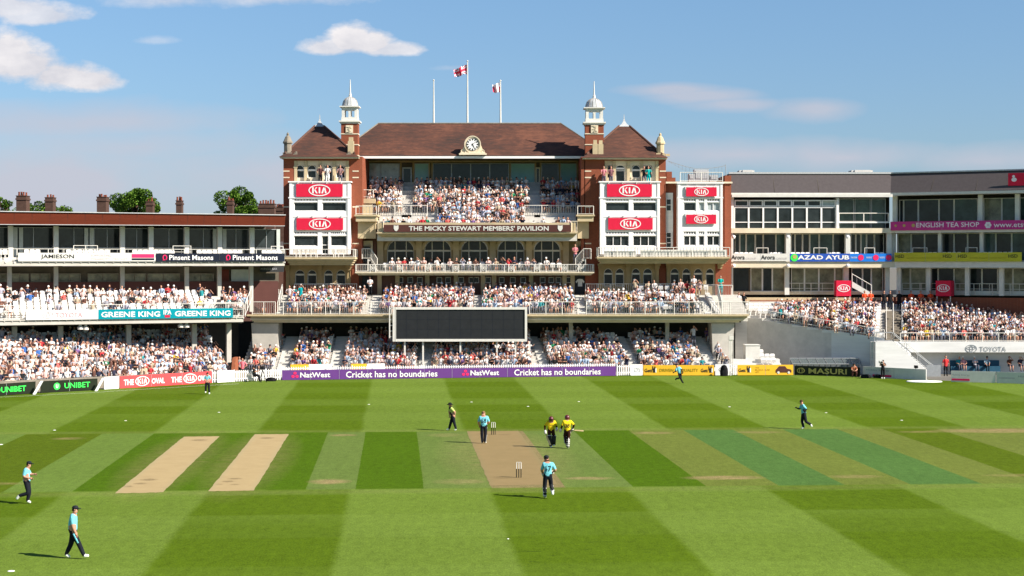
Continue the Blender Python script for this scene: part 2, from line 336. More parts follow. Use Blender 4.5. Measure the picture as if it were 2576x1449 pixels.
def board(px0,px1,py0,py1,fr,d,bm,label,group=None,th=.06,zz=None,name='advertising_board'):
    """flat advertising board: returns (root, s0,s1,z0,z1)"""
    a,b=fr.S(px0,d),fr.S(px1,d)
    if zz: z0,z1=zz
    else: z0,z1=fr.Z(py1,(px0+px1)/2,d),fr.Z(py0,(px0+px1)/2,d)
    t=thing(name,label,'advertising board',fr.w((a+b)/2,d,z0),fr.a,group)
    m=MB(fr); m.box(a,b,d,d+th,z0,z1); m.build('panel',MT[bm],t)
    m=MB(fr)
    for k in range(max(2,int((b-a)/1.4))+1):
        s=a+.08+(b-a-.16)*k/max(2,int((b-a)/1.4)); m.box(s-.02,s+.02,d+th,d+th+.05,z0+.03,z1-.03)
    m.build('backing_rail',MT['metal_grey'],t)
    nj=int((b-a)/2.4)
    if nj>1:
        m=MB(fr)
        for k in range(1,nj): s=a+(b-a)*k/nj; m.box(s-.008,s+.008,d-.006,d-.001,z0+.02,z1-.02)
        m.build('panel_joint',MT['metal_grey'],t)
    return t,a,b,z0,z1
# ================================================================ GROUND AND FIELD
def sheet(name,pts,z,m,kind='structure'):
    me=bpy.data.meshes.new(name); me.from_pydata([(p[0],p[1],z) for p in pts],[],[tuple(range(len(pts)))]); me.materials.append(m)
    o=bpy.data.objects.new(name,me); C.objects.link(o); o['kind']=kind; return o
sheet('ground',[(-1800,-300),(1800,-300),(1800,3000),(-1800,3000)],0,mat('city_ground',(.16,.15,.13),.9,.2,.3))
AX=(-.067,.9978)
def UV2XY(u,v): return (.9978*u-.067*v, .067*u+.9978*v)
def grass_material():
    m=bpy.data.materials.new('mown_grass'); m.use_nodes=True; T=m.node_tree; b=T.nodes['Principled BSDF']; b.inputs['Roughness'].default_value=.95; b.inputs['Specular IOR Level'].default_value=.03
    def mm(*a,**k): return M(*a,T=T,**k)
    g=T.nodes.new('ShaderNodeNewGeometry'); sp=T.nodes.new('ShaderNodeSeparateXYZ'); T.links.new(g.outputs['Position'],sp.inputs[0])
    X,Y=sp.outputs[0],sp.outputs[1]
    def nz(scale,det,st=(1,1,1),rough=.6):
        mp=T.nodes.new('ShaderNodeMapping'); mp.inputs['Scale'].default_value=st; T.links.new(g.outputs['Position'],mp.inputs[0])
        n=T.nodes.new('ShaderNodeTexNoise'); n.inputs['Scale'].default_value=scale; n.inputs['Detail'].default_value=det; n.inputs['Roughness'].default_value=rough; T.links.new(mp.outputs[0],n.inputs['Vector']); return n.outputs[0]
    wob=mm('MULTIPLY',mm('SUBTRACT',nz(.12,3),.5),.30); wf=mm('MULTIPLY',mm('SUBTRACT',nz(1.6,2),.5),.10)
    wob=mm('ADD',mm('ADD',wob,wf),mm('MULTIPLY',mm('SUBTRACT',nz(7,3,(1,1,1),.8),.5),.55))
    u=mm('ADD',mm('ADD',mm('MULTIPLY',X,.9978),mm('MULTIPLY',Y,.067)),wob)
    v=mm('ADD',mm('SUBTRACT',mm('MULTIPLY',Y,.9978),mm('MULTIPLY',X,.067)),mm('MULTIPLY',wob,1.6))
    # long stripes, period 12.2 m
    s=mm('PINGPONG',mm('ADD',u,2.0+6.1*20+3.05),6.1)     # 0..6.1 triangle, 3.05 at the edges
    st=mm('MULTIPLY_ADD',mm('SUBTRACT',3.05,s),3.5,.5,clamp=True) # 1 = dark or light
    # paler cross bands
    c=mm('SINE',mm('MULTIPLY_ADD',v,math.pi/5.85,-57.5*math.pi/5.85+math.pi)); cb=mm('MULTIPLY_ADD',c,6.0,.5,clamp=True)
    c2=mm('SINE',mm('MULTIPLY_ADD',v,2*math.pi/24.0,1.2)); cb2=mm('MULTIPLY_ADD',c2,1.2,.5,clamp=True)
    far=mm('MULTIPLY',mm('SUBTRACT',v,100),.1,clamp=True)
    cross=mm('MULTIPLY',cb,mm('MULTIPLY_ADD',mm('MULTIPLY',cb2,nz(.08,3)),.42,.16))
    def col(c): 
        n=T.nodes.new('ShaderNodeRGB'); n.outputs[0].default_value=tuple(c)+(1,); return n.outputs[0]
    def mix(f_,a,b_,bl='MIX'):
        x=T.nodes.new('ShaderNodeMix'); x.data_type='RGBA'; x.blend_type=bl
        for s_,q in ((0,f_),(6,a),(7,b_)):
            if isinstance(q,(int,float)): x.inputs[s_].default_value=q
            else: T.links.new(q,x.inputs[s_])
        return x.outputs[2]
    light=col((.122,.182,.026)); dark=col((.074,.122,.005))
    lf=mm('SUBTRACT',1.0,st); lf2=mm('ADD',lf,mm('MULTIPLY',mm('SUBTRACT',1.0,lf),cross)); lf3=mm('SUBTRACT',lf2,mm('MULTIPLY',mm('MULTIPLY',lf,mm('SUBTRACT',1.0,cb)),.16))
    base=mix(lf3,dark,light)
    # the square
    LS=(.120,.180,.032); GL=(.116,.165,.036); OL=(.130,.158,.030); DS=(.062,.118,.004); BL=(.074,.146,.034); DK=(.080,.118,.006); PT=(.20,.16,.07)
    seg=[(-28,LS),(-21.6,DK),(-17.1,LS),(-14.2,DS),(-4.1,GL),(-2.0,DS),(1.1,GL),(4.2,PT),(7.3,GL),(10.5,DS),(13.6,OL),(16.9,BL),(19.9,OL),(23.1,BL),(26.2,OL),(29.1,DK),(32.3,OL)]
    rp=T.nodes.new('ShaderNodeValToRGB'); rp.color_ramp.interpolation='CONSTANT'; el=rp.color_ramp.elements
    el[0].position=0; el[0].color=seg[0][1]+(1,); el[1].position=(seg[1][0]+28)/70; el[1].color=seg[1][1]+(1,)
    for a_,c_ in seg[2:]:
        e=el.new((a_+28)/70); e.color=c_+(1,)
    u2=mm('SUBTRACT',u,mm('MULTIPLY',wob,.75)); v2=mm('SUBTRACT',v,mm('MULTIPLY',wob,1.2))
    T.links.new(mm('DIVIDE',mm('ADD',u2,28.0),70.0),rp.inputs[0])
    sq=rp.outputs[0]
    # dry, worn earth next to the strips and at the creases
    dry=None
    for (a_,v_,ra,rv,k) in [(-3,79.6,1.0,1.0,1),(-3,100.9,.8,.7,.9),(15.2,79.8,1.9,.8,1.1),(15.0,101,1.3,.8,.7),(21.4,79.8,1.3,.7,.6),(21.3,101,1.5,.7,.5),(8.9,80.0,1.2,.6,.9),(3.0,79.2,1.3,1.1,.5),(3,100.5,1.2,1.2,.4),(-11.1,89,2.2,15,.35),(-7.2,89,2.2,15,.35),(5.7,90,3.4,14.5,.35),(-18.5,100,1,.7,.6),(36,101,4.5,1.4,1.0),(31,100.6,1.5,.6,.6),(-18.3,79.8,2,.5,.5),(29.5,79.8,2,.6,.5)]:
        du=mm('DIVIDE',mm('SUBTRACT',u2,a_),ra); dv=mm('DIVIDE',mm('SUBTRACT',v2,v_),rv)
        r_=mm('MULTIPLY',mm('SUBTRACT',1.25,mm('ADD',mm('MULTIPLY',du,du),mm('MULTIPLY',dv,dv)),clamp=True),k)
        dry=r_ if dry is None else mm('MAXIMUM',dry,r_)
    stk=nz(1.6,5,(.5,3,1),.75)
    dry=mm('MULTIPLY',mm('MULTIPLY',dry,mm('MULTIPLY_ADD',stk,6.0,-2.3,clamp=True)),.85)
    sq=mix(nz(.35,4,(1,.3,1)),sq,mix(1.0,sq,col((.86,.9,.86)),'MULTIPLY'))
    inv_=mm('MULTIPLY',mm('MULTIPLY_ADD',mm('SUBTRACT',v2,76.6),2.2,0,clamp=True),mm('MULTIPLY_ADD',mm('SUBTRACT',102.9,v2),2.2,0,clamp=True))
    inu=mm('MULTIPLY',mm('MULTIPLY_ADD',mm('ADD',u2,26),.8,0,clamp=True),mm('MULTIPLY_ADD',mm('SUBTRACT',40,u2),.5,0,clamp=True))
    allc=mix(mm('MULTIPLY',inv_,inu),base,sq)
    allc=mix(dry,allc,col((.30,.21,.105)))
    # a worn rim round the square
    rim=mm('MULTIPLY',mm('SUBTRACT',1.0,mm('MULTIPLY',mm('ABSOLUTE',mm('SUBTRACT',v2,103.3)),1.2),clamp=True),.22)
    rim2=mm('MULTIPLY',mm('SUBTRACT',1.0,mm('MULTIPLY',mm('ABSOLUTE',mm('SUBTRACT',v2,76.0)),1.0),clamp=True),.22)
    allc=mix(mm('MULTIPLY',mm('MAXIMUM',rim,rim2),inu),allc,col((.17,.16,.06)))
    # blades, clippings, big tonal drift
    big=nz(.05,4); f1=nz(3.0,6,(1,.5,1),.75); f2=nz(14,4,(1,.6,1),.8); f3=nz(1.1,5,(2.6,.35,1),.7)
    k=mm('ADD',mm('ADD',mm('MULTIPLY_ADD',big,.34,.80),mm('ADD',mm('MULTIPLY',mm('SUBTRACT',f1,.5),.9),mm('MULTIPLY',mm('SUBTRACT',f3,.5),.35))),mm('MULTIPLY',mm('SUBTRACT',f2,.5),1.7))
    cb_=T.nodes.new('ShaderNodeCombineXYZ'); 
    for i in range(3): T.links.new(k,cb_.inputs[i])
    allc=mix(1.0,allc,cb_.outputs[0],'MULTIPLY')
    # a few dark scuffs in the near outfield
    sc_=mm('MULTIPLY_ADD',nz(1.1,4,(.45,2.2,1),.8),9.0,-5.2,clamp=True)
    du=mm('DIVIDE',mm('SUBTRACT',u,5.6),4.6); dv=mm('DIVIDE',mm('SUBTRACT',v,60.5),4.0)
    sm=mm('SUBTRACT',1.0,mm('ADD',mm('MULTIPLY',du,du),mm('MULTIPLY',dv,dv)),clamp=True)
    allc=mix(mm('MULTIPLY',mm('MULTIPLY',sm,sc_),.9),allc,col((.018,.03,.008)))
    T.links.new(allc,b.inputs['Base Color'])
    bp=T.nodes.new('ShaderNodeBump'); bp.inputs['Strength'].default_value=.35; bp.inputs['Distance'].default_value=.04; T.links.new(f2,bp.inputs['Height']); T.links.new(bp.outputs[0],b.inputs['Normal'])
    MT['grass']=m; return m
grass_material()
BND=[(-260,1024),(0,994),(110,989),(240,982),(330,976),(430,970),(530,964),(600,960.5),(700,957),(1550,946),(1618,945),(1797,945),(1995,944),(2170,949),(2290,955),(2390,961),(2576,966),(2800,975)]
BG=[G(*p) for p in BND]
def bnd_y(px):
    for (a,b) in zip(BND,BND[1:]):
        if a[0]<=px<=b[0]: 
            return a[1]+(b[1]-a[1])*(px-a[0])/(b[0]-a[0])
    return BND[0][1] if px<BND[0][0] else BND[-1][1]
fp=[(-75,-10)]+[(-70,60)]+[(BG[0][0]-6,BG[0][1]+1)]+[(x,y+1.6) for x,y in BG[1:-1]]+[(BG[-1][0]+6,BG[-1][1]+1),(95,60),(80,-10)]
sheet('cricket_field',fp,.006,MT['grass'])
def pitch(name,u0,u1,v0,v1,v0b,v1b,ca,cb,worn,edge):
    m=bpy.data.materials.new(name+'_soil'); m.use_nodes=True; T=m.node_tree; b=T.nodes['Principled BSDF']; b.inputs['Roughness'].default_value=.95; b.inputs['Specular IOR Level'].default_value=.1
    def mm(*a,**k): return M(*a,T=T,**k)
    g=T.nodes.new('ShaderNodeNewGeometry'); sp=T.nodes.new('ShaderNodeSeparateXYZ'); T.links.new(g.outputs['Position'],sp.inputs[0])
    u=mm('ADD',mm('MULTIPLY',sp.outputs[0],.9978),mm('MULTIPLY',sp.outputs[1],.067)); v=mm('SUBTRACT',mm('MULTIPLY',sp.outputs[1],.9978),mm('MULTIPLY',sp.outputs[0],.067))
    n=T.nodes.new('ShaderNodeTexNoise'); n.inputs['Scale'].default_value=.9; n.inputs['Detail'].default_value=7; n.inputs['Roughness'].default_value=.7; T.links.new(g.outputs['Position'],n.inputs['Vector'])
    n2=T.nodes.new('ShaderNodeTexNoise'); n2.inputs['Scale'].default_value=9; n2.inputs['Detail'].default_value=4; T.links.new(g.outputs['Position'],n2.inputs['Vector'])
    def mix(f_,a,b_):
        x=T.nodes.new('ShaderNodeMix'); x.data_type='RGBA'
        for s_,q in ((0,f_),(6,a),(7,b_)):
            if isinstance(q,(int,float)): x.inputs[s_].default_value=q
            elif isinstance(q,tuple): x.inputs[s_].default_value=q+(1,)
            else: T.links.new(q,x.inputs[s_])
        return x.outputs[2]
    c=mix(mm('MULTIPLY_ADD',mm('ADD',mm('MULTIPLY',n.outputs[0],.75),mm('MULTIPLY',n2.outputs[0],.25)),2.6,-.8,clamp=True),ca,cb)
    for (a_,v_,ra,rv,k) in worn:
        du=mm('DIVIDE',mm('SUBTRACT',u,a_),ra); dv=mm('DIVIDE',mm('SUBTRACT',v,v_),rv)
        r_=mm('MULTIPLY',mm('SUBTRACT',mm('ADD',1.0,mm('MULTIPLY',mm('SUBTRACT',n2.outputs[0],.5),2.2)),mm('ADD',mm('MULTIPLY',du,du),mm('MULTIPLY',dv,dv)),clamp=True),k)
        c=mix(r_,c,tuple(x*.58 for x in ca))
    um=(u0+u1)/2; e=mm('MULTIPLY_ADD',mm('SUBTRACT',mm('ABSOLUTE',mm('SUBTRACT',u,um)),(u1-u0)/2-.28),3.5,0,clamp=True)
    c=mix(mm('MULTIPLY',e,.6),c,edge)
    T.links.new(c,b.inputs['Base Color'])
    n3=T.nodes.new('ShaderNodeTexNoise'); n3.inputs['Scale'].default_value=2.2; n3.inputs['Detail'].default_value=6; n3.inputs['Roughness'].default_value=.8; T.links.new(g.outputs['Position'],n3.inputs['Vector'])
    ed=mm('MINIMUM',mm('SUBTRACT',(u1-u0)/2,mm('ABSOLUTE',mm('SUBTRACT',u,um))),mm('SUBTRACT',(v1-v0)/2,mm('ABSOLUTE',mm('SUBTRACT',v,(v0+v1)/2+.1))))
    al=mm('MULTIPLY_ADD',mm('ADD',ed,mm('MULTIPLY',mm('SUBTRACT',n3.outputs[0],.62),.55)),7.0,.5,clamp=True); pass
    n_=14; q=90; rr=random.uniform; wb=[0]
    def wj():
        wb[0]=wb[0]*.6+rr(-.016,.016); return wb[0]
    pts=[UV2XY(u0+(u1-u0)*i/n_,v0+(v0b-v0)*i/n_+rr(-.07,.07)) for i in range(n_+1)]+[UV2XY(u1+wj(),v0b+(v1b-v0b)*i/q) for i in range(1,q)]+[UV2XY(u1-(u1-u0)*i/n_,v1b+(v1-v1b)*i/n_+rr(-.07,.07)) for i in range(n_+1)]+[UV2XY(u0+wj(),v1+(v0-v1)*i/q) for i in range(1,q)]
    sheet(name,pts,.012,m)
pitch('cricket_pitch',4.22,7.28,77.6,102.6,77.9,102.8,(.215,.155,.068),(.255,.182,.082),[(5.0,80.5,.6,.6,.4),(6.3,100.5,.5,.5,.4)],(.21,.17,.075))
pitch('cricket_pitch',-12.1,-10.08,76.1,100.6,76.3,100.7,(.335,.245,.120),(.40,.30,.150),[(-11.0,98.6,.55,.55,.9),(-11.3,80.8,.45,.5,.9),(-11.5,79.4,.35,.4,.8),(-11.9,78.4,.3,.4,.8)],(.33,.27,.14))
pitch('cricket_pitch',-8.15,-6.18,76.5,101.7,76.7,101.7,(.335,.245,.120),(.40,.30,.150),[(-7.3,99.5,.5,.6,.9),(-7.4,80.9,.4,.35,.9),(-7.6,79.9,.35,.4,.9),(-7.2,78.8,.25,.3,.7),(-7.9,78.9,.2,.2,.7)],(.33,.27,.14))
# crease lines, worn and thin
m=MB()
for vv,uu0,uu1 in ((80.6,4.6,6.9),(79.4,4.9,6.6),(99.4,4.6,6.9),(100.6,4.9,6.6)):
    pass
# boundary line
for i in range(0,7):
    (xa,ya),(xb,yb)=G(BND[i][0],BND[i][1]+5.5),G(BND[i+1][0],BND[i+1][1]+5.5)
    m.face([(xa,ya,.014),(xb,yb,.014),(xb,yb+.10,.014),(xa,ya+.10,.014)])
m.build('boundary_line',MT['white_disc'])['kind']='structure'
# white fielding discs lying on the grass
DISC=[(28,1438,'near the bottom left corner'),(137,1083,'on the left outfield beyond the running fielder'),(316,1059,'on the left outfield above the straw strips'),(551,1038,'below the far left fielder'),(928,1018,'right of centre left, under the purple board'),(1186,1012,'beyond the umpire and the bowler'),(1328,1023,'smallest, beyond the two batters'),(1456,1011,'beyond the right hand batter'),(1835,1024,'right, between the diving and the running fielder'),(2078,1039,'just right of the running right fielder'),(2268,1058,'far right outfield'),(1278,1357,'near foreground, left of the dark scuffs'),(2,1119,'at the left edge of the photo')]
for x,y,l in DISC:
    X,Y=G(x,y); m=MB(); r=.04 if y==1357 else (.12 if y>1100 else .09)
    m.lathe(X,Y,[(r*.9,.012),(r,.018),(r*.8,.032),(r*.3,.036)],10)
    m.top('field_marker',MT['white_disc'],'flat white marker disc on the grass, '+l,'marker disc',(X,Y,.012),'white marker discs on the outfield')
# ================================================================ PAVILION
def rx(px0,px1,py0,py1,Y): return (PX(px0,Y),PX(px1,Y),PZ(py1,Y),PZ(py0,Y))
def window(par,x0,x1,z0,z1,y,nv=1,nh=1,fm='white_paint',gm='glass_dark',fr=P,t=.07,dep=.09,hz=None,name='window'):
    """frame of bars with a pane set behind it; y is the frame front"""
    m=MB(fr); m.box(x0,x1,y,y+dep,z0,z0+t); m.box(x0,x1,y,y+dep,z1-t,z1); m.box(x0,x0+t,y,y+dep,z0+t,z1-t); m.box(x1-t,x1,y,y+dep,z0+t,z1-t)
    for i in range(1,nv):
        x=x0+(x1-x0)*i/nv; m.box(x-t/2,x+t/2,y+.01,y+dep,z0+t,z1-t)
    zs=hz if hz is not None else [z0+(z1-z0)*i/nh for i in range(1,nh)]
    for z in zs: m.box(x0+t,x1-t,y+.02,y+dep-.01,z-t/2,z+t/2)
    o=m.build(name,MT[fm],par)
    g=MB(fr); g.box(x0+t*.5,x1-t*.5,y+dep+.004,y+dep+.03,z0+t*.5,z1-t*.5); g.build('pane',MT[gm],o)
    return o
def arch_window(par,a,b,zb,zs,zt,y,fm='white_paint',gm='glass_dark',fr=P,t=.07,bars=0,tr=True):
    n=10; m=MB(fr); cx=(a+b)/2
    def arc(k,ins): return (cx-((b-a)/2-ins)*math.cos(math.pi*k/n), zs+(zt-zs-ins)*math.sin(math.pi*k/n))
    for k in range(n):
        p,q,r,s=arc(k,0),arc(k+1,0),arc(k+1,t),arc(k,t)
        m.hexa([(v[0],y,v[1]) for v in (p,q,r,s)],[(v[0],y+.08,v[1]) for v in (p,q,r,s)])
    m.box(a,a+t,y,y+.08,zb,zs); m.box(b-t,b,y,y+.08,zb,zs); m.box(a+t,b-t,y,y+.08,zb,zb+t)
    if tr: m.box(a+t,b-t,y-.02,y+.07,zs-.11,zs+.05)
    for i in range(1,bars+1):
        x=a+(b-a)*i/(bars+1) if bars!=2 else (a+(b-a)*(.29 if i==1 else .71))
        m.box(x-t*.6,x+t*.6,y+.01,y+.07,zb+t,zs+(zt-zs)*(.88 if bars==2 else .95))
    o=m.build('window',MT[fm],par)
    g=MB(fr); g.prism([(a+.02,zb+.02),(b-.02,zb+.02)]+[(arc(n-k,.02)) for k in range(n+1)],y+.09,y+.12); g.build('pane',MT[gm],o)
    return o
def railing(par,pts,h=1.0,step=.16,mm='metal_white',fr=P,bar=.022,post=1.8,name='railing',mid=False,rt=.03):
    """upright bars between two rails along a run of (s,d,z) points"""
    m=MB(fr)
    for a,b in zip(pts,pts[1:]):
        L_=math.dist(a,b); n=max(1,int(L_/step))
        def at(t,z=0): return tuple(a[i]+(b[i]-a[i])*t for i in range(2))+(a[2]+(b[2]-a[2])*t+z,)
        m.tube(at(0,h),at(1,h),rt,n=4); m.tube(at(0,.08),at(1,.08),bar,n=4)
        if mid: m.tube(at(0,h*.55),at(1,h*.55),bar,n=4)
        k=max(1,round(L_/post))
        for i in range(k+1): m.tube(at(i/k),at(i/k,h+.02),rt*1.15,n=4)
        if step<1:
            for i in range(1,n): m.tube(at(i/n,.08),at(i/n,h),bar,n=3,cap=False)
    return m.build(name,MT[mm],par)
YF,YW,YC=163.0,161.9,165.0
pav=thing('pavilion','red brick pavilion with two towers, clock and tiled roofs in the middle','pavilion',(PX(1188,YF),YF,0))
def tower(xl,xr,ye,bay,zbay0,right):
    Z0=0; zt=PZ(ye,YF)
    X0,X1=PX(xl,YF),PX(xr,YF)
    m=MB()
    # brick body, hollow behind the top loggia
    zl0,zl1=PZ(458,YF),PZ(404,YF)
    m.open_wall(X0,X1,zl0-16,zt,YF,.5,[(PX(bay[0]+12,YF),PX(bay[1]-3,YF),zl0,zl1)])
    m.box(X0,X0+.45,YF+.51,172,zl0-16,zt); m.box(X1-.45,X1,YF+.51,172,zl0-16,zt); m.box(X0+.46,X1-.46,171.5,172,0,zt)
    m.build('wall',MT['brick_red'],pav)
    # pale stone bands and quoins
    s=MB()
    for py in (430,446,612,520):
        for q in (X0,X1-.55): s.box(q-.02,q+.57,YF-.025,YF,PZ(py+2,YF),PZ(py-1,YF))
    s.build('stone_band',MT['cream_light'],pav)
    # eaves, gutter, pyramid roof
    e=MB(); e.box(X0-.25,X1+.1,YF-.55,172.4,zt,zt+.12); e.build('eaves',MT['cream_light'],pav)
    ax0,ax1=(PX(793,167.5),PX(816,167.5)) if not right else (PX(1557,167.5),PX(1583,167.5)); za=PZ(318,167.5)
    r=MB(); x0,x1=X0-.35,X1+.15
    r.hexa([(x0,YF-.65,zt+.125),(x1,YF-.65,zt+.125),(x1,172.5,zt+.125),(x0,172.5,zt+.125)],[(x0+.5,YF-.15,zt+.45),(x1-.5,YF-.15,zt+.45),(x1-.5,172,zt+.45),(x0+.5,172,zt+.45)])
    r.hexa([(x0+.5,YF-.15,zt+.45),(x1-.5,YF-.15,zt+.45),(x1-.5,172,zt+.45),(x0+.5,172,zt+.45)],[(ax0,167.1,za),(ax1,167.1,za),(ax1,168,za),(ax0,168,za)])
    rf=r.build('roof',MT['roof_tiles'],pav)
    h=MB()   # hip ridges
    for p,q in (((x0+.5,YF-.15),(ax0,167.1)),((x1-.5,YF-.15),(ax1,167.1)),((x1-.5,172),(ax1,168)),((x0+.5,172),(ax0,168))): h.tube((p[0],p[1],zt+.5),(q[0],q[1],za+.03),.09,n=5)
    h.build('hip_ridge',MT['brick_dull'],rf)
    f=MB(); cx=(ax0+ax1)/2
    f.lathe(cx,167.5,[(.72,za-.05),(.62,za+.05),(.36,za+.22),(.17,za+.45),(.07,za+.7),(.03,za+1.15)],4,rot=R(45)); f.build('finial',MT['lead'],rf)
    # cream loggia behind the top opening
    lx0,lx1=PX(bay[0]+12,YF),PX(bay[1]-3,YF)
    c=MB(); yb=YF+.18; ops=bay[2]
    for i,(a,b,door) in enumerate(ops):
        A,B=PX(a,yb),PX(b,yb); l=lx0 if i==0 else (PX(ops[i-1][1],yb)+A)/2; rr=lx1 if i==len(ops)-1 else (PX(ops[i+1][0],yb)+B)/2
        zb=PZ(447 if not door else 456,yb); 
        c.arch_bay(l,rr,zl0,zl1,A,B,zb,PZ(421,yb),PZ(414.5,yb),yb,.3)
    c.build('loggia_wall',MT['cream_light'],pav)
    for (a,b,door) in ops:
        A,B=PX(a,yb),PX(b,yb)
        if door: window(pav,A,B,zl0+.02,PZ(421,yb)-.1,yb+.2,1,1,'white_paint','glass_dark',t=.05,name='door')
        arch_window(pav,A,B,PZ(447 if not door else 430,yb),PZ(427,yb) if not door else PZ(423,yb),PZ(414.5,yb),yb+.18 if not door else yb+.12,'white_paint','glass_dark',t=.05)
    k=MB()
    for px in [(ops[i][1]+ops[i+1][0])/2 for i in range(len(ops)-1)]+[bay[0]+16,bay[1]-7]:
        x=PX(px,YF-.0); k.box(x-.13,x+.13,YF-.03,YF+.17,zl0,zl1-.02); k.box(x-.18,x+.18,YF-.06,YF+.17,zl1-.7,zl1-.5)
    k.build('pilaster',MT['cream'],pav)
    # projecting white bay
    BX0,BX1=PX(bay[0],YW),PX(bay[1],YW); bt,bb=PZ(459,YW),PZ(640,YW)
    ops2=[]
    for (a,b,c_,d_,*_) in bay[3]: ops2.append(rx(a,b,c_,d_,YW))
    b_=MB(); b_.open_wall(BX0,BX1,bb,bt,YW,.25,ops2)
    b_.box(BX0,BX0+.1,YW+.26,YF-.01,bb,bt); b_.box(BX1-.1,BX1,YW+.26,YF-.01,bb,bt); b_.box(BX0,BX1,YW+.26,YF-.01,bt-.15,bt)
    b_.box(BX0-.1,BX1+.1,YW-.12,YF,bt,bt+.12); b_.box(BX0-.08,BX1+.08,YW-.08,YW-.005,PZ(499,YW),PZ(496,YW)); b_.box(BX0+.1,BX1-.1,YW-.03,YW-.004,PZ(546,YW),PZ(543,YW)); b_.box(BX0+.02,BX0+.25,YW-.05,YW-.003,bb,bt); b_.box(BX1-.25,BX1-.02,YW-.05,YW-.003,bb,bt)
    b_.build('bay',MT['white_paint'],pav)
    for (a,b,c_,d_,nv,nh,gm,kind) in bay[3]:
        x0_,x1_,z0_,z1_=rx(a,b,c_,d_,YW)
        if kind=='grid':
            window(pav,x0_,x1_,z0_,z1_,YW+.06,nv,1,gm=gm,t=.085)
        else: window(pav,x0_,x1_,z0_,z1_,YW+.1,nv,nh,gm=gm,t=.06,name='door' if kind=='door' else 'window')
    return X0,X1,zt
def bay_ops(w1,w2,door=None,split=3,r1='sash'):
    o=[]
    for (a,b) in (w1,w2):
        o.append((a,b,499.5,507,8,1,'glass_dark','grid')); o.append((a,b,509,531,1,1,'glass_dark','w'))
        o.append((a,b,582,590,8,1,'glass_dark','grid')); o.append((a,b,593,619,split,1,'glass_dark','w'))
    if door: o.append((door[0],door[1],582,590,3,1,'glass_dark','grid')); o.append((door[0],door[1],593,639.5,1,2,'glass_dark','door'))
    return o
tower(713,902,399,(727.6,881,[(742.6,764.7,0),(773.3,795,0),(814.7,836.3,1),(845.5,867.6,0)],
      [q for q in bay_ops((739,799.5),(831,872),(809,826),1) if not (q[0]==831 and q[2]<540)]+[(810,871,499.5,507,8,1,'glass_dark','grid'),(810,871,509,531,1,1,'glass_dark','w')]),0,False)
tower(1472,1675,401,(1509,1660,[(1520,1542,0),(1549,1572,1),(1590,1611,0),(1619,1641,0)],bay_ops((1523,1582),(1592,1651),None,3)),0,True)
# third bay on the right, lower
YT=163.4
m=MB(); X0,X1=PX(1676,YT),PX(1832,YT); zt=PZ(457,YT)
m.box(X0,X1,YT,170,0,zt); m.box(X1-.35,X1+.25,YT-.25,170,0,PZ(442,YT)); m.box(X0,PX(1699,YT),YT-.15,YT+.5,zt,PZ(447,YT)); m.box(X0,PX(1690,YT),YT-.16,YT+.5,PZ(447,YT),PZ(432,YT))
m.build('wall',MT['brick_red'],pav)
m=MB(); m.box(X0-.1,X1+.35,YT-.4,YT+1,zt-.001-.18,zt-.02); m.build('coping',MT['cream_light'],pav)
b=MB(); BX0,BX1=PX(1705,YW+.3),PX(1818,YW+.3); y=YW+.3
T3=[(1719.5,1751,499.5,507,5,1,'glass_dark','grid'),(1757,1772,499.5,507,3,1,'glass_dark','grid'),(1778,1810.5,499.5,507,5,1,'glass_dark','grid'),(1719.5,1751,509,531,1,1,'glass_dark','w'),(1757,1772,509,531,1,1,'glass_pale','w'),(1778,1810.5,509,531,2,1,'glass_pale','w'),
    (1719.5,1751,582,590,5,1,'glass_dark','grid'),(1757,1772,582,590,3,1,'glass_dark','grid'),(1778,1810.5,582,590,5,1,'glass_dark','grid'),(1719.5,1751,593,618,2,1,'glass_dark','w'),(1757,1772,593,618,1,1,'glass_dark','w'),(1778,1810.5,593,618,2,1,'glass_dark','w')]
b.open_wall(BX0,BX1,PZ(640,y),PZ(462,y),y,.25,[rx(q[0],q[1],q[2],q[3],y) for q in T3])
b.box(BX0,BX0+.1,y+.26,YT-.01,PZ(640,y),PZ(462,y)); b.box(BX1-.1,BX1,y+.26,YT-.01,PZ(640,y),PZ(462,y)); b.box(BX0,BX1,y+.26,YT-.01,PZ(464,y),PZ(462,y))
b.box(BX0-.1,BX1+.1,y-.12,YT,PZ(462,y),PZ(459,y)); b.box(BX0-.05,BX1+.05,y-.06,y-.004,PZ(499,y),PZ(496,y)); b.box(BX0+.02,BX0+.22,y-.05,y-.003,PZ(640,y),PZ(462,y)); b.box(BX1-.22,BX1-.02,y-.05,y-.003,PZ(640,y),PZ(462,y))
b.build('bay',MT['white_paint'],pav)
for q in T3: x0_,x1_,z0_,z1_=rx(q[0],q[1],q[2],q[3],y); window(pav,x0_,x1_,z0_,z1_,y+.07,q[4],1,gm=q[6],t=.07)
m=MB(); x0_,x1_,z0_,z1_=rx(1671.5,1693,485,622,YT-.12); m.box(x0_,x1_,YT-.12,YT-.01,z0_,z1_); m.build('stair_panel',MT['grey_wall'],pav)
for (a,b_,nh) in ((500,531,2),(584,624,3)):
    x0_,x1_,z0_,z1_=rx(1676,1689,a,b_,YT-.2); window(pav,x0_,x1_,z0_,z1_,YT-.22,1,nh,gm='glass_dark',t=.05,dep=.06)
railing(pav,[(PX(1708,YT),YW+.4,PZ(458,YT)),(PX(1814,YT),YW+.4,PZ(458,YT))],.85,.2,'metal_white')
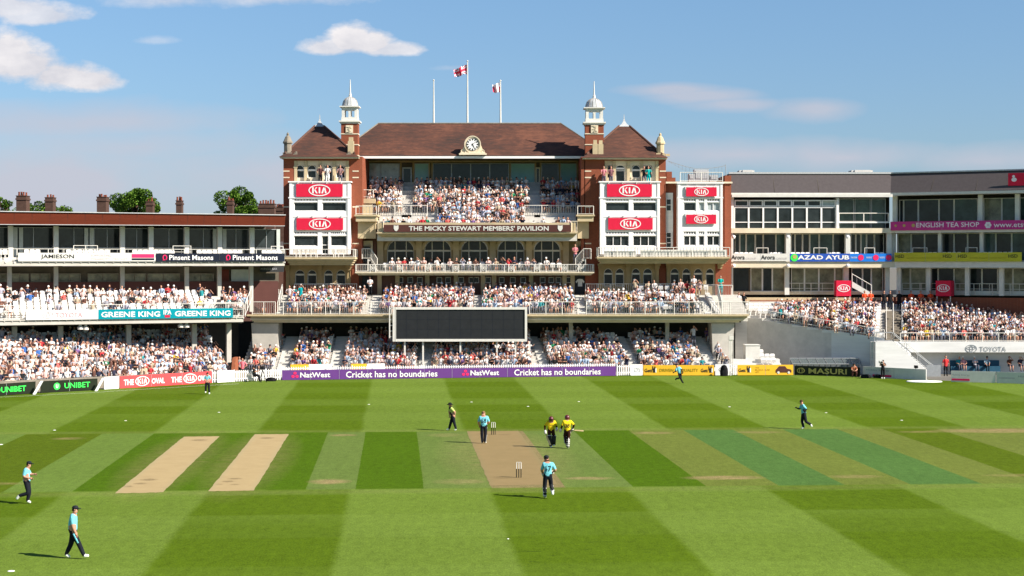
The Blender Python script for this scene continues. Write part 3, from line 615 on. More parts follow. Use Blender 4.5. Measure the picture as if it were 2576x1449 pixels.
# plant on that roof: housings and a safety net on poles
for px0,px1,py0,py1 in ((1733,1747,437,452),(1747,1783,426,452),(1786,1806,440,454)):
    m=MB(); x0_,x1_,z0_,z1_=rx(px0,px1,py0,py1,YT+1.5); m.box(x0_,x1_,YT+1.5,YT+2.6,z0_-.5,z1_); m.box(x0_+.1,x1_-.1,YT+1.46,YT+1.499,z0_+.1,z1_-.12)
    m.build('plant_housing',[MT['lead']],pav)
m=MB()
def netz(t): 
    px=1680+145*t; return PX(px,YT+2), PZ(405+24*math.sin(t*2.2)*1.0-(8*t if t>.5 else 4*t),YT+2)
for i in range(16):
    a,b=netz(i/16),netz((i+1)/16); m.tube((a[0],YT+2,a[1]),(b[0],YT+2,b[1]),.03,n=3); 
    m.tube((a[0],YT+2,a[1]-1.3*i/16),(b[0],YT+2,b[1]-1.3*(i+1)/16),.012,n=3); m.tube((a[0],YT+2,a[1]),(a[0],YT+2,a[1]-1.5*i/16-.05),.008,n=3)
e=netz(1); m.tube((e[0],YT+2,e[1]+.1),(e[0]+.1,YT+2,PZ(455,YT)),.03,n=4); m.build('net',MT['metal_grey'],pav)
# side piers of the recess (sunlit brick, left) are part of the towers. Cream corner cornices under the bays
def cornice(a,b,y,pa,pb,ya,steps=3):
    m=MB(); z1,z0=PZ(pa,y),PZ(pb,y); h=(z1-z0)/steps
    for k in range(steps): m.box(PX(a,y)+.12*(steps-1-k)*1.0,PX(b,y)-.12*(steps-1-k),y+.22*(steps-1-k),ya,z0+h*k+(.0 if k==0 else .003),z0+h*(k+1))
    return m
yb_=159.9
cornice(716,893,yb_,647,667,YF-.01,4).build('balcony',MT['cream'],pav)
cornice(1502,1838,yb_,646,663,YF+.3,4).build('balcony',MT['cream'],pav)
railing(pav,[(PX(703,yb_),YF-.1,PZ(647,yb_)),(PX(708,yb_),yb_+.1,PZ(647,yb_)),(PX(888,yb_),yb_+.1,PZ(647,yb_)),(PX(892,yb_),YF-.1,PZ(647,yb_))],.72,.35)
railing(pav,[(PX(1505,yb_),YF-.1,PZ(646,yb_)),(PX(1505,yb_),yb_+.1,PZ(646,yb_)),(PX(1836,yb_),yb_+.1,PZ(646,yb_))],.85,.3)
m=MB(); m.box(PX(1612,yb_),PX(1830,yb_),yb_+.35,yb_+.45,PZ(646,yb_),PZ(628,yb_)); m.box(PX(1520,yb_),PX(1600,yb_),yb_+.35,yb_+.45,PZ(646,yb_),PZ(631,yb_)); m.build('parapet_panel',MT['off_white'],pav)
# ground-floor arcades under the towers
def arcade(x0,x1,ops,y,z0,z1,zt,zs,zb,par=pav,mt='cream_shaded',dark='glass_dark'):
    m=MB(); 
    for i,(a,b) in enumerate(ops):
        A,B=PX(a,y),PX(b,y); l=PX(x0,y) if i==0 else (PX(ops[i-1][1],y)+A)/2; r=PX(x1,y) if i==len(ops)-1 else (PX(ops[i+1][0],y)+B)/2
        m.arch_bay(l,r,PZ(z0,y),PZ(z1,y),A,B,PZ(zb,y),PZ(zs,y),PZ(zt,y),y,.3)
    m.build('arcade',MT[mt],par)
    for a,b in ops: arch_window(par,PX(a,y),PX(b,y),PZ(zb,y),PZ(zs,y),PZ(zt,y),y+.2,'metal_white',dark,t=.06)
    k=MB()
    for px in [x0+2,x1-2]+[(ops[i][1]+ops[i+1][0])/2 for i in range(len(ops)-1) if ops[i+1][0]-ops[i][1]>12]:
        x=PX(px,y); k.box(x-.16,x+.16,y-.12,y-.005,PZ(z0,y),PZ(z1,y)); k.box(x-.26,x+.26,y-.9,y-.005,PZ(z1+6,y),PZ(z1,y)-.01); k.box(x-.2,x+.2,y-.5,y-.005,PZ(z1+13,y),PZ(z1+6,y)-.003)
    k.build('pier',MT[mt],par)
arcade(722,880,[(742,766),(773,796),(815,837),(846,869)],YF-.35,745,667,678.6,690,717)
arcade(1508,1655,[(1519,1541.6),(1548,1570),(1589,1611),(1618,1641)],YF-.35,745,663,675,688,720)
arcade(1679,1812,[(1686.5,1709),(1716.6,1738),(1745.5,1768),(1775.5,1797)],YT-.35,745,663,675,688,720)
m=MB(); 
for a,b in ((735,797),(825,902)): m.box(PX(a,YF-.6),PX(b,YF-.6),YF-.6,YF-.36,PZ(745,YF),PZ(717,YF))
m.box(PX(1800,YT-.5),PX(1826,YT-.5),YT-.5,YT+.0-.01,4,PZ(664,YT)); m.box(PX(880,YF-.4),PX(902,YF-.4),YF-.4,YF-.01,4,PZ(668,YF)); m.box(PX(713,YF-.4),PX(722,YF-.4),YF-.4,YF-.01,4,PZ(668,YF)); m.build('brick_dado',MT['brick_red'],pav)
# ---- centre: main roof, top gallery, arched storey
YE=166.4; ze=PZ(391.5,YE); YR=171.5; zr=PZ(311,YR)
ex0,ex1=PX(900,YE),PX(1471,YE); rx0,rx1=PX(951,YR),PX(1412,YR)
def on_roof(py):
    t=0.5
    for _ in range(40):
        z,Y=ze+t*(zr-ze),YE+t*(YR-YE); t+=((660-py)-(z-10)*F/Y)/((zr-ze)*F/Y)
    return YE+t*(YR-YE),ze+t*(zr-ze)
Ya,za_=on_roof(347); Yb2,zb_=on_roof(350); pts=[(ex0,YE,ze),(ex1,YE,ze),(PX(1471,Yb2),Yb2,zb_),(rx1,YR,zr),(rx0,YR,zr),(PX(902,Ya),Ya,za_)]
m=MB(); m.face(pts); m.face([(x,2*YR+.1-y,z) for x,y,z in pts][::-1]); 
for i in range(6):
    p,q=pts[i],pts[(i+1)%6]; m.face([p,(p[0],2*YR+.1-p[1],p[2]),(q[0],2*YR+.1-q[1],q[2]),q])
mr=m.build('roof',MT['roof_tiles'],pav)
m=MB(); m.tube((rx0,YR,zr+.02),(rx1,YR,zr+.02),.09,n=6); m.tube(pts[5],(rx0,YR,zr),.06,n=5); m.tube(pts[2],(rx1,YR,zr),.06,n=5); m.build('ridge_tile',MT['stone_dark'],mr)
m=MB(); m.box(ex0+.1,ex1-.1,YE-.2,YE+.05,ze-.28,ze-.06); m.build('gutter',MT['white_paint'],mr)
m=MB(); m.box(ex0+.1,ex1-.1,YE+.06,172.5,ze-.22,ze-.02); m.build('soffit',MT['brown_soffit'],pav)
YB=171.0
m=MB(); z0=PZ(470,YB)-3; m.box(PX(903,YB)-.5,PX(1470,YB)+.5,YB+.15,YB+.3,z0,ze-.23)
m.build('rear_wall',MT['brown_soffit'],pav)
m=MB(); m.box(PX(900,YB),PX(1475,YB),YB-.5,YB+.14,PZ(409,YB),ze-.23)
for px in (906,1008,1040,1080,1087,1283,1347,1360,1408,1452): x=PX(px,YB); m.box(x-.09,x+.09,YB-.04,YB+.13,z0,PZ(409,YB)-.002)
m.build('gallery_frame',MT['cream_shaded'],pav)
for (a,b,gm) in ((909,958,'glass_pale'),(958,1005,'glass_pale'),(1043,1078,'blind_green'),(1089,1136,'glass_dark'),(1136,1184,'glass_dark'),(1184,1232,'glass_dark'),(1232,1280,'glass_dark'),(1285,1345,'blind_green'),(1362,1405,'glass_dark'),(1410,1450,'blind_green')):
    window(pav,PX(a,YB-.1),PX(b,YB-.1),z0,PZ(411,YB-.1),YB-.1,1,1,'metal_grey',gm,t=.05)
window(pav,PX(1012,YB-.1),PX(1036,YB-.1),z0,PZ(421,YB-.1),YB-.12,1,1,'metal_grey','glass_dark',t=.12,name='door'); window(pav,PX(1347,YB-.1),PX(1359,YB-.1),z0,PZ(421,YB-.1),YB-.12,1,1,'cream_light','glass_dark',t=.12,name='door')
# recess side walls
m=MB(); m.box(PX(902,YF),PX(902,YF)+.35,YF+.01,172,4,ze-.3); m.box(PX(1470,YF)-.3,PX(1470,YF),YF+.01,172,4,ze-.3); m.build('side_wall',MT['brick_red'],pav)
# turrets with lanterns and domes
for cx,w2,pl in ((881,21,0),(1494.5,23,1)):
    YQ=165.6; x=PX(cx,YQ); hw=w2/F*YQ; zb=PZ(312 if pl else 308.5,YQ)
    m=MB(); m.box(x-hw,x+hw,YQ-hw,YQ+hw,12,zb); m.build('turret',MT['brick_red'],pav)
    k=MB(); 
    for py in (338,365,392): k.box(x-hw-.04,x+hw+.04,YQ-hw-.05,YQ+hw+.04,PZ(py+1.5,YQ),PZ(py-1,YQ))
    k.build('stone_band',MT['cream_light'],pav)
    k=MB(); k.box(x-.34,x+.34,YQ-hw-.1,YQ-hw-.001,PZ(336,YQ),PZ(317,YQ))
    for i in range(10): k.box(x+random.uniform(-.25,.15),x+random.uniform(-.1,.28),YQ-hw-.15,YQ-hw-.101,PZ(334-i*1.6,YQ),PZ(333-i*1.6,YQ))
    k.build('relief_panel',MT['cream_light'],pav)
    t=thing_root=MB(); t.box(x-hw-.2,x+hw+.2,YQ-hw-.2,YQ+hw+.2,zb,zb+.13); t.box(x-hw-.08,x+hw+.08,YQ-hw-.08,YQ+hw+.08,zb-.15,zb); t.box(x-hw+.02,x+hw-.02,YQ-hw+.02,YQ+hw-.02,zb+.131,zb+.45)
    z2=zb+1.42; w3=hw-.06
    for sx in (-1,0,1):
        for sy in (-1,0,1):
            if sx==0 and sy==0: continue
            q=.13 if (sx and sy) else .10
            t.box(x+sx*(w3-.13)-q,x+sx*(w3-.13)+q,YQ+sy*(w3-.13)-q,YQ+sy*(w3-.13)+q,zb+.451,z2-.25)
    t.box(x-w3,x+w3,YQ-w3,YQ+w3,z2-.249,z2); t.box(x-w3-.2,x+w3+.2,YQ-w3-.2,YQ+w3+.2,z2+.001,z2+.1)
    # little arch heads
    for fx in (-1,1):
        c=x+fx*(w3-.13)/2; hw_=(w3-.13)/2-.11
        for k_ in range(5):
            a0,a1=math.pi*k_/5,math.pi*(k_+1)/5
            t.prism([(c-hw_*math.cos(a0),z2-.5+.22*math.sin(a0)),(c-hw_*math.cos(a1),z2-.5+.22*math.sin(a1)),(c-hw_*math.cos(a1),z2-.25),(c-hw_*math.cos(a0),z2-.25)],YQ-w3+.02,YQ-w3+.12)
    la=t.build('lantern',MT['off_white'],pav)
    d=MB(); pr=[(w3+.12,z2+.101),(w3+.02,z2+.2),(w3*.97,z2+.42),(w3*.85,z2+.68),(w3*.6,z2+.88),(w3*.28,z2+1.0),(.14,z2+1.03)]
    d.lathe(x,YQ,pr,16); db=d.build('dome',MT['lead'],la,smooth=True)
    r=MB()
    for k_ in range(14):
        a=2*math.pi*k_/14
        for (r0,za_),(r1,zb2) in zip(pr,pr[1:]): r.tube((x+r0*math.cos(a),YQ+r0*math.sin(a),za_),(x+r1*math.cos(a),YQ+r1*math.sin(a),zb2),.022,n=3,cap=False)
    r.build('dome_rib',MT['stone_dark'],la)
    s=MB(); zt_=PZ(200 if not pl else 204,YQ); s.lathe(x,YQ,[(.17,z2+1.0),(.12,z2+1.15),(.15,z2+1.2),(.10,z2+1.32),(.07,z2+1.5),(.06,z2+1.9),(.03,zt_)],8); s.build('spire',MT['off_white'],la)
# stone pinnacles at the tower corners
def pinnacle(px,yt,yb,Y,dark=False):
    x=PX(px,Y); z0,z1=PZ(yb,Y),PZ(yt,Y); h=z1-z0; m=MB()
    m.box(x-.42,x+.42,Y-.42,Y+.42,z0,z0+h*.12); m.lathe(x,Y,[(.36,z0+h*.12),(.36,z0+h*.5),(.46,z0+h*.52),(.46,z0+h*.58),(.36,z0+h*.66),(.25,z0+h*.8),(.1,z0+h*.87),(.13,z0+h*.93),(.03,z1)],8)
    m.box(x+.5,x+.9,Y-.1,Y+.2,z0,z0+h*.1)
    m.build('pinnacle',MT['stone_dark' if dark else 'cream'],pav)
pinnacle(724,333,391,YF+.3,True); pinnacle(1661,334,393,YF+.3)
m=MB()
for px,a,b in ((883,345,390),(1497,352,391),(1511,353,391)):
    x=PX(px,YF+.2); hw=.27 if px<900 else .24; m.box(x-hw,x+hw,YF-.1,YF+.5,PZ(b,YF),PZ(a+10,YF)); m.box(x-hw-.06,x+hw+.06,YF-.15,YF+.55,PZ(b,YF)-.1,PZ(b,YF)); 
    m.box(x-hw*.7,x+hw*.7,YF,YF+.4,PZ(a+10,YF)+.001,PZ(a,YF))
m.build('stone_chimney',MT['cream'],pav)
m=MB()
for px0,px1 in ((735,750),(869,885)): 
    for i in range(4): m.box(PX(px0+i*3,YF),PX(px1-i*1,YF),YF-.3+.02*i,YF+.2,PZ(393-i*3,YF)+.003*i,PZ(390-i*3,YF))
m.build('scroll',MT['stone_dark'],pav)
# clock standing on the eaves
yk=YE-.1; cx=PX(1189,yk); cz=PZ(363.5,yk); k=MB()
k.box(PX(1155,yk),PX(1224,yk),yk-.35,yk+.5,PZ(390,yk),PZ(386,yk)); k.box(PX(1158,yk),PX(1221,yk),yk-.25,yk+.45,PZ(386,yk),PZ(384,yk))
k.box(cx-.74,cx+.74,yk-.1,yk+.4,PZ(384,yk),cz)
pts=[(cx-.74*math.cos(math.pi*i/14),cz+.80*math.sin(math.pi*i/14)) for i in range(15)]; k.prism(pts,yk-.1,yk+.4)
for s in (-1,1):
    k.prism([(cx+s*.745,PZ(384,yk)),(cx+s*1.15,PZ(384,yk)),(cx+s*1.13,PZ(379,yk)),(cx+s*.95,PZ(375,yk)),(cx+s*.83,PZ(367,yk)),(cx+s*.745,PZ(362,yk))][::s],yk,yk+.35)
    ring(k,cx+s*.98,PZ(380,yk),.15,.15,.05,yk-.04)
ring(k,cx,cz,.80,.84,.09,yk-.16,dth=.05)
ck=k.build('clock',MT['cream_light'],pav)
k=MB(); disc(k,cx,cz,.58,.58,yk-.13); k.build('dial',MT['white_paint'],ck)
k=MB(); ring(k,cx,cz,.60,.60,.03,yk-.15)
for i in range(12):
    a=R(30*i); k.prism([(cx+.55*math.sin(a-.10),cz+.55*math.cos(a-.13)),(cx+.55*math.sin(a+.13),cz+.55*math.cos(a+.13)),(cx+.40*math.sin(a+.13),cz+.40*math.cos(a+.13)),(cx+.40*math.sin(a-.13),cz+.40*math.cos(a-.13))],yk-.145,yk-.131)
def hand(a,l,w_):
    a=R(a); dx,dz=math.sin(a),math.cos(a); k.prism([(cx-dz*w_-dx*.1,cz+dx*w_-dz*.1),(cx+dz*w_-dx*.1,cz-dx*w_-dz*.1),(cx+dx*l+dz*w_*.4,cz+dz*l-dx*w_*.4),(cx+dx*l-dz*w_*.4,cz+dz*l+dx*w_*.4)],yk-.16,yk-.146)
hand(50,.46,.03); hand(152,.36,.045); k.build('clock_marks',MT['dark_text'],ck)
# ---- upper seating deck and its front
YD=161.0
m=MB()
for k_ in range(12): m.box(PX(948 if k_<5 else 905,YD)-.001*k_,PX(1452 if k_<5 else 1469,YD)+.001*k_,YD+.5+.8*k_,YD+.5+.8*k_+(.8 if k_<11 else 1.5),12.0,12.9+.45*k_)
m.build('terrace',MT['step_concrete'],pav)
m=cornice(947,1453,YD-.2,584,597,YD+.5,4); m.box(PX(952,YD),PX(1448,YD),YD,YD+.45,PZ(584,YD),PZ(560,YD)); m.build('balcony',MT['cream'],pav)
railing(pav,[(PX(948,YD),YD+2,12.9),(PX(950,YD),YD,PZ(584,YD)),(PX(964,YD),YD-.05,PZ(584,YD))],1.0,.25,'cream_light'); railing(pav,[(PX(1437,YD),YD-.05,PZ(584,YD)),(PX(1452,YD),YD,PZ(584,YD)),(PX(1453,YD),YD+2,12.9)],1.0,.25,'cream_light')
for a,b in ((895,947),(1453,1493)):
    m=MB(); m.box(PX(a,YF-1),PX(b,YF-1),YF-1,YF+2.5,PZ(557,YF-1),PZ(541,YF-1)); m.box(PX(a,YF-1)-.12,PX(b,YF-1)+.12,YF-1.15,YF+2.5,PZ(544,YF-1),PZ(540,YF-1)); m.box(PX(a+6 if a<1000 else a,YF),PX(b-1 if a<1000 else b-12,YF),YF-.3,YF+2.5,PZ(600,YF),PZ(557,YF)-.02); m.build('side_balcony',MT['cream'],pav)
    railing(pav,[(PX(a,YF-1),YF-.9,PZ(540,YF-1)),(PX(b,YF-1),YF-.9,PZ(540,YF-1))],.8,.3)
    if a<1000: 
        m=MB(); m.box(PX(a+10,YF+.1),PX(b-10,YF+.1),YF+.1,YF+.2,PZ(540,YF+.1),PZ(515,YF+.1)); m.box(PX(903,YF+2),PX(945,YF+2),YF+1.4,YF+2,PZ(512,YF+2),PZ(500,YF+2)); m.build('side_panel',MT['cream'],pav)
railing(pav,[(PX(904,YF+2),YF+1.5,PZ(498,YF+2)),(PX(940,YF+2),YF+1.5,PZ(498,YF+2))],.75,.2); 
zq=PZ(541,YD+4)
railing(pav,[(PX(953,YD+4),YD+3.6,zq),(PX(1075,YD+4),YD+3.6,zq)],.9,.22); railing(pav,[(PX(1320,YD+4),YD+3.6,zq),(PX(1448,YD+4),YD+3.6,zq)],.9,.22); railing(pav,[(PX(1440,YD+5),YD+6.5,PZ(482,YD+6)),(PX(1465,YD+5),YD+6.5,PZ(482,YD+6))],.9,.3)
# big name board
t,a,b,z0,z1=board(965,1436,565.5,583.5,P,YD-.27,'brown_board','long brown name board with white capitals under the pavilion upper deck',name='name_board',th=.05)
m=MB(); text_mb("THE MICKY STEWART MEMBERS' PAVILION",PX(1029,YD),PX(1380,YD),PZ(580.5,YD),PZ(568.5,YD),YD-.29,bold=.022,mb=m); m.build('lettering',MT['off_white'],t)
for px in (997,1409):
    m=MB(); x=PX(px,YD); z=PZ(574,YD); m.prism([(x-.22,z+.26),(x,z+.22),(x+.22,z+.26),(x+.22,z-.05),(x+.12,z-.22),(x,z-.29),(x-.12,z-.22),(x-.22,z-.05)],YD-.30,YD-.271); m.build('crest',MT['off_white'],t)
# arched storey
y=YC; ops=[(973.5,1041.5),(1067,1135),(1160,1227),(1251.5,1319),(1343,1410)]
m=MB()
for i,(a,b) in enumerate(ops):
    A,B=PX(a,y),PX(b,y); l=PX(948,y) if i==0 else (PX(ops[i-1][1],y)+A)/2; r=PX(1447,y) if i==4 else (PX(ops[i+1][0],y)+B)/2
    m.arch_bay(l,r,PZ(687,y),PZ(592,y),A,B,PZ(672,y),PZ(629,y),PZ(600.5,y),y,.5,n=14)
m.build('arcade',MT['cream_shaded'],pav)
for (a,b) in ops: arch_window(pav,PX(a,y),PX(b,y),PZ(672,y),PZ(630,y),PZ(600.5,y),y+.25,'off_white','glass_dark',t=.07,bars=2)
m=MB()
for (a,b) in ops:
    cx_=PX((a+b)/2,y); hw=PX(b,y)-cx_
    for k_ in range(16):
        a0,a1=math.pi*k_/16,math.pi*(k_+1)/16; H_=PZ(600.5,y)-PZ(629,y)
        f=lambda an,g:(cx_-(hw+g)*math.cos(an),PZ(629,y)+(H_+g*.75)*math.sin(an))
        p,q,r,s=f(a0,0),f(a1,0),f(a1,.28),f(a0,.28)
        m.hexa([(v[0],y-.1,v[1]) for v in (p,q,r,s)],[(v[0],y-.002,v[1]) for v in (p,q,r,s)])
m.build('archivolt',MT['cream'],pav)
m=MB()
for px in (957,1054,1147.5,1239.5,1331,1424): x=PX(px,y); m.box(x-.28,x+.28,y-.25,y-.003,PZ(687,y),PZ(606,y)); m.box(x-.36,x+.36,y-.34,y-.003,PZ(606,y)+.002,PZ(600,y)); m.box(x-.22,x+.22,y-1.2,y-.003,PZ(600,y)+.003,PZ(596,y))
m.build('pier',MT['cream'],pav)
m=MB()
for a,b in ((903,948),(1447,1470)): m.box(PX(a,y),PX(b,y),y-.4,y+.2,4,PZ(600,y))
m.build('brick_end_wall',MT['brick_dull'],pav)
for a,b in ((914.6,934),(1452,1466)):
    window(pav,PX(a-4,y-.4),PX(b+4,y-.4),PZ(660,y),PZ(606,y),y-.62,1,1,'cream_light','cream_light',t=.2,name='door_surround'); window(pav,PX(a,y-.4),PX(b,y-.4),PZ(660,y),PZ(619,y),y-.75,1,1,'stone_dark','glass_dark',t=.06,dep=.05,name='door')
# first-floor balcony with white balustrade
YL=160.6; m=cornice(893,1495,YL,684.5,692.5,YC,3); m.build('balcony',MT['cream_light'],pav)
railing(pav,[(PX(894,YL),YC-.3,PZ(684.5,YL)),(PX(894,YL),YL+.12,PZ(684.5,YL)),(PX(1494,YL),YL+.12,PZ(684.5,YL)),(PX(1494,YL),YC-.3,PZ(684.5,YL))],.70,.155,'metal_white',bar=.035,post=2.6)
m=MB()
for px in (937.5,1006,1076.5,1146,1216,1286,1351,1420,1462):
    x=PX(px,YL); zb,zt2=PZ(684.5,YL),PZ(684.5,YL)+.72
    m.box(x-.28,x-.20,YL+.02,YL+.10,zb,zt2); m.box(x+.20,x+.28,YL+.02,YL+.10,zb,zt2); ring(m,x,zb+.37,.17,.23,.05,YL+.03,dth=.05); disc(m,x,zb+.37,.07,.10,YL+.03,th=.05)
m.build('balustrade_panel',MT['metal_white'],pav)
railing(pav,[(PX(910,YL+1),YL+1.4,PZ(684,YL)+1.2),(PX(932,YL+1),YL+1.4,PZ(684,YL)+1.2),(PX(948,YL+1),YL+1.4,PZ(684,YL)+.3)],.95,.15); railing(pav,[(PX(1448,YL+1),YL+1.4,PZ(684,YL)+.3),(PX(1468,YL+1),YL+1.4,PZ(684,YL)+1.2),(PX(1487,YL+1),YL+1.4,PZ(684,YL)+1.2)],.95,.13)
m=MB()
for k_ in range(6):
    m.box(PX(948-k_*3,YL+1)-.35,PX(948-k_*3,YL+1),YL+1.45,YL+2.6,PZ(684,YL)+.01,PZ(684,YL)+.2*(k_+1)); m.box(PX(1450+k_*3,YL+1),PX(1450+k_*3,YL+1)+.35,YL+1.45,YL+2.6,PZ(684,YL)+.01,PZ(684,YL)+.2*(k_+1))
m.build('steps',MT['step_concrete'],pav)
# wall behind the first terrace
y=163.0; wz0,wz1=PZ(748,y),PZ(692,y)-.02
lw=[]
for c in (1007,1032,1056,1105,1127,1160,1186,1198,1228,1262,1290,1316,1365,1387,1405,1430): lw.append((PX(c-7,y),PX(c+7,y),PZ(712,y),PZ(697,y)))
m=MB(); m.open_wall(PX(903,y),PX(1470,y),wz0,wz1,y,.2,lw); m.build('wall',MT['brick_dull'],pav)
for q in lw: window(pav,*q,y+.05,1,1,'off_white','glass_dark',t=.06,dep=.06)
m=MB()
for px in (955,1000,1075,1147,1215,1243,1336,1420,1440): x=PX(px,y); m.box(x-.2,x+.2,y-.12,y-.003,wz0,wz1)
m.build('pier',MT['cream'],pav)
for a,b in ((912,937),(1447,1470)): m=MB(); m.box(PX(a,y),PX(b,y),y-.16,y-.004,wz0-.5,wz1-.1); m.build('doorway',MT['screen_black'],pav)  # solid black slabs stand in for the shade inside the openings
# replica shirt hung in the right doorway
m=MB(); x=PX(1459,y); z=PZ(711,y); m.prism([(x-.2,z-.35),(x+.2,z-.35),(x+.2,z+.12),(x+.33,z-.05),(x+.42,z+.08),(x+.22,z+.33),(x+.07,z+.35),(x-.07,z+.35),(x-.22,z+.33),(x-.42,z+.08),(x-.33,z-.05),(x-.2,z+.12)],y-.24,y-.19)
m.top('framed_shirt',MT['off_white'],'white short-sleeved shirt hung in the dark doorway right of the centre block','shirt')
# ---- first terrace (stepped deck carried over the lower stand)
YA=156.0
m=MB(); nb=8
for k_ in range(nb): m.box(PX(634,YA)+.0,PX(1884,YA),YA+.7+.75*k_,YA+.7+.75*k_+(.75 if k_<nb-1 else 2.2),4.7,5.34+.23*k_)
m.build('terrace',MT['step_concrete'],pav)
m=cornice(620,1884,YA,791,800,YA+.7,2); m.build('balcony',MT['cream'],pav)
m=cornice(630,1868,YA+.25,801,812,YA+3,3); m.build('balcony_beam',MT['cream_light'],pav)
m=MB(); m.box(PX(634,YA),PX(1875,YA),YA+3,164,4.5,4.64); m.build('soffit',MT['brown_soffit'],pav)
zf=PZ(791,YA)
for a,b in ((634,692),(712,925),(932,985),(1332,1455),(1475,1770),(1790,1884)): railing(pav,[(PX(a,YA),YA+.08,zf),(PX(b,YA),YA+.08,zf)],1.12,.17,'metal_white',post=1.35,bar=.02)
railing(pav,[(PX(735,160),161.7,7.0),(PX(893,160),161.7,7.0)],1.0,.2); railing(pav,[(PX(1475,160),161.7,7.0),(PX(1760,160),161.7,7.0)],1.0,.2,post=1.2)
railing(pav,[(PX(1768,157),161.5,6.9),(PX(1812,157),159.0,6.9),(PX(1815,157),156.8,5.4)],1.05,.16); railing(pav,[(PX(1812,157),159,6.9),(PX(1850,157),159,6.9)],1.0,.16)
railing(pav,[(PX(640,YA),159,6.5),(PX(690,YA),159,6.5)],1.0,.2); railing(pav,[(PX(690,YA),161.5,7.0),(PX(695,YA),156.8,5.4)],1.0,.4)
m=MB(); m.hexa([(PX(1800,157),157,5.3),(PX(1812,157),157,5.3),(PX(1797,157),161,5.3),(PX(1785,157),161,5.3)],[(PX(1800,157),157,5.5),(PX(1812,157),157,5.5),(PX(1797,157),161,7.2),(PX(1785,157),161,7.2)]); m.build('stair_flank',MT['off_white'],pav)
# undercroft: columns, rear wall, flank blocks
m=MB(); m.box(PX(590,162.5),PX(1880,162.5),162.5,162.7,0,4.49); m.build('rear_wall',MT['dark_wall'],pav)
for px in (1437,1681,690): m=MB(); x=PX(px,158); m.box(x-.18,x+.18,158.9,159.26,0,4.5); m.build('column',MT['concrete'],pav)
m=MB(); m.hexa([(PX(640,157),157,0),(PX(697,157),157,0),(PX(697,157),160,0),(PX(640,157),160,0)],[(PX(632,157),157,4.5),(PX(700,157),157,4.5),(PX(700,157),160,4.5),(PX(632,157),160,4.5)]); m.build('flank_block',MT['concrete'],pav)
m=MB(); m.hexa([(PX(1795,157),157,0),(PX(1838,157),157,0),(PX(1838,157),160,0),(PX(1795,157),160,0)],[(PX(1790,157),157,4.5),(PX(1848,157),157,4.5),(PX(1848,157),160,4.5),(PX(1790,157),160,4.5)]); m.build('flank_block',MT['concrete'],pav)
# lower stand steps
def SK(px,Y): return (157.5-Y)*.15 if px>1345 else 0
m=MB()
for k_ in range(10): m.box(PX(604,154),PX(1842,154),153.9+.75*k_,153.9+.75*(k_+1) if k_<9 else 164.1,0,.35+.29*k_)
m.build('terrace',MT['step_concrete'],pav)
# white nosings down the stair aisles
m=MB()
for (a,b) in ((693,727),(825,860),(1050,1085),(1348,1372),(1573,1600),(1772,1803)):
    for k_ in range(20):
        zz=.35+.145*k_ ; yy_=153.9+.375*k_; q=SK(a,yy_)
        m.box(PX(a,154)+.05+q,PX(b,154)-.05+q,yy_-.05,yy_+.32,zz-.3,zz+.02)
m.build('stair',MT['off_white'],pav)
m=MB()
for (a,b) in ((694,716),(926,956),(1190,1212),(1451,1474),(1772,1790)):
    for k_ in range(14): m.box(PX(a,157)+.03,PX(b,157)-.03,YA+.72+.375*k_,YA+1.07+.375*k_,5.2,5.40+.115*k_)
m.build('stair',MT['off_white'],pav)
m=MB()
for (a,b) in ((1010,1036),(1343,1360)):
    for k_ in range(18): m.box(PX(a,165)+.03,PX(b,165)-.03,YD+1.0+.45*k_,YD+1.47+.45*k_,12.5,13.0+.25*k_)
m.build('stair',MT['step_concrete'],pav)
# flagpoles and flags
def pole(px,y0,lab,band=None):
    Y=171.55; m=MB(); z0,z1=PZ(311,Y),PZ(y0,Y); x=PX(px,Y); m.tube((x,Y,z0-.3),(x,Y,z1),.10,.05,8); 
    m.lathe(x,Y,[(.02,z1),(.09,z1+.05),(.09,z1+.12),(.02,z1+.17)],8); return m.top('flagpole',MT['off_white'],lab,'flagpole',(x,Y,z0-.3),'flagpoles on the pavilion roof ridge')
pole(1091,204,'bare white flagpole with no flag, left end of the pavilion ridge'); pole(1176,156,'tallest white flagpole, flying the red, white and blue flag'); pole(1259,205,'white flagpole flying the small white and red flag')
def flag(px,py0,py1,pxl,fn,label,droop):
    Y=171.55; x1=PX(px,Y)-.06; z1=PZ(py0,Y); H_=1.05*(PZ(py0,Y)-PZ(py1,Y)); W_=PX(px,Y)-PX(pxl,Y); m=MB(); nu,nv=36,20
    def p(i,j):
        u,v=i/nu,j/nv; return (x1-W_*u*(1-.1*v),Y+.22*math.sin(u*9+v*1.5)*u**.5,z1-H_*(v*(1-.25*u))-droop*u**1.3+.05*math.sin(u*8))
    for i in range(nu):
        for j in range(nv): 
            q=[p(i,j),p(i+1,j),p(i+1,j+1),p(i,j+1)]
            m.hexa(q,[(a,b+.012,c) for a,b,c in q],fn((i+.5)/nu,(j+.5)/nv))
    m.top('flag',[MT['flag_red'],MT['flag_white'],MT['flag_navy']],label,'flag')
def uj(u,v):
    x=(u-.5)*2; z=(v-.5)
    if abs(x)<.15 or abs(z)<.13: return 0
    if abs(x)<.27 or abs(z)<.22: return 1
    d=abs(abs(x)*.5-abs(z)); return 0 if d<.07 else (1 if d<.17 else 2)
flag(1176,163,186,1142,uj,'red, white and blue crossed flag blowing left from the tallest pole',.55)
flag(1259,208,232,1240,lambda u,v:0 if (u>.78 and v>.3) or (u<.15 and v>.4) else 1,'small white flag with dark fly end on the right pole',.25)
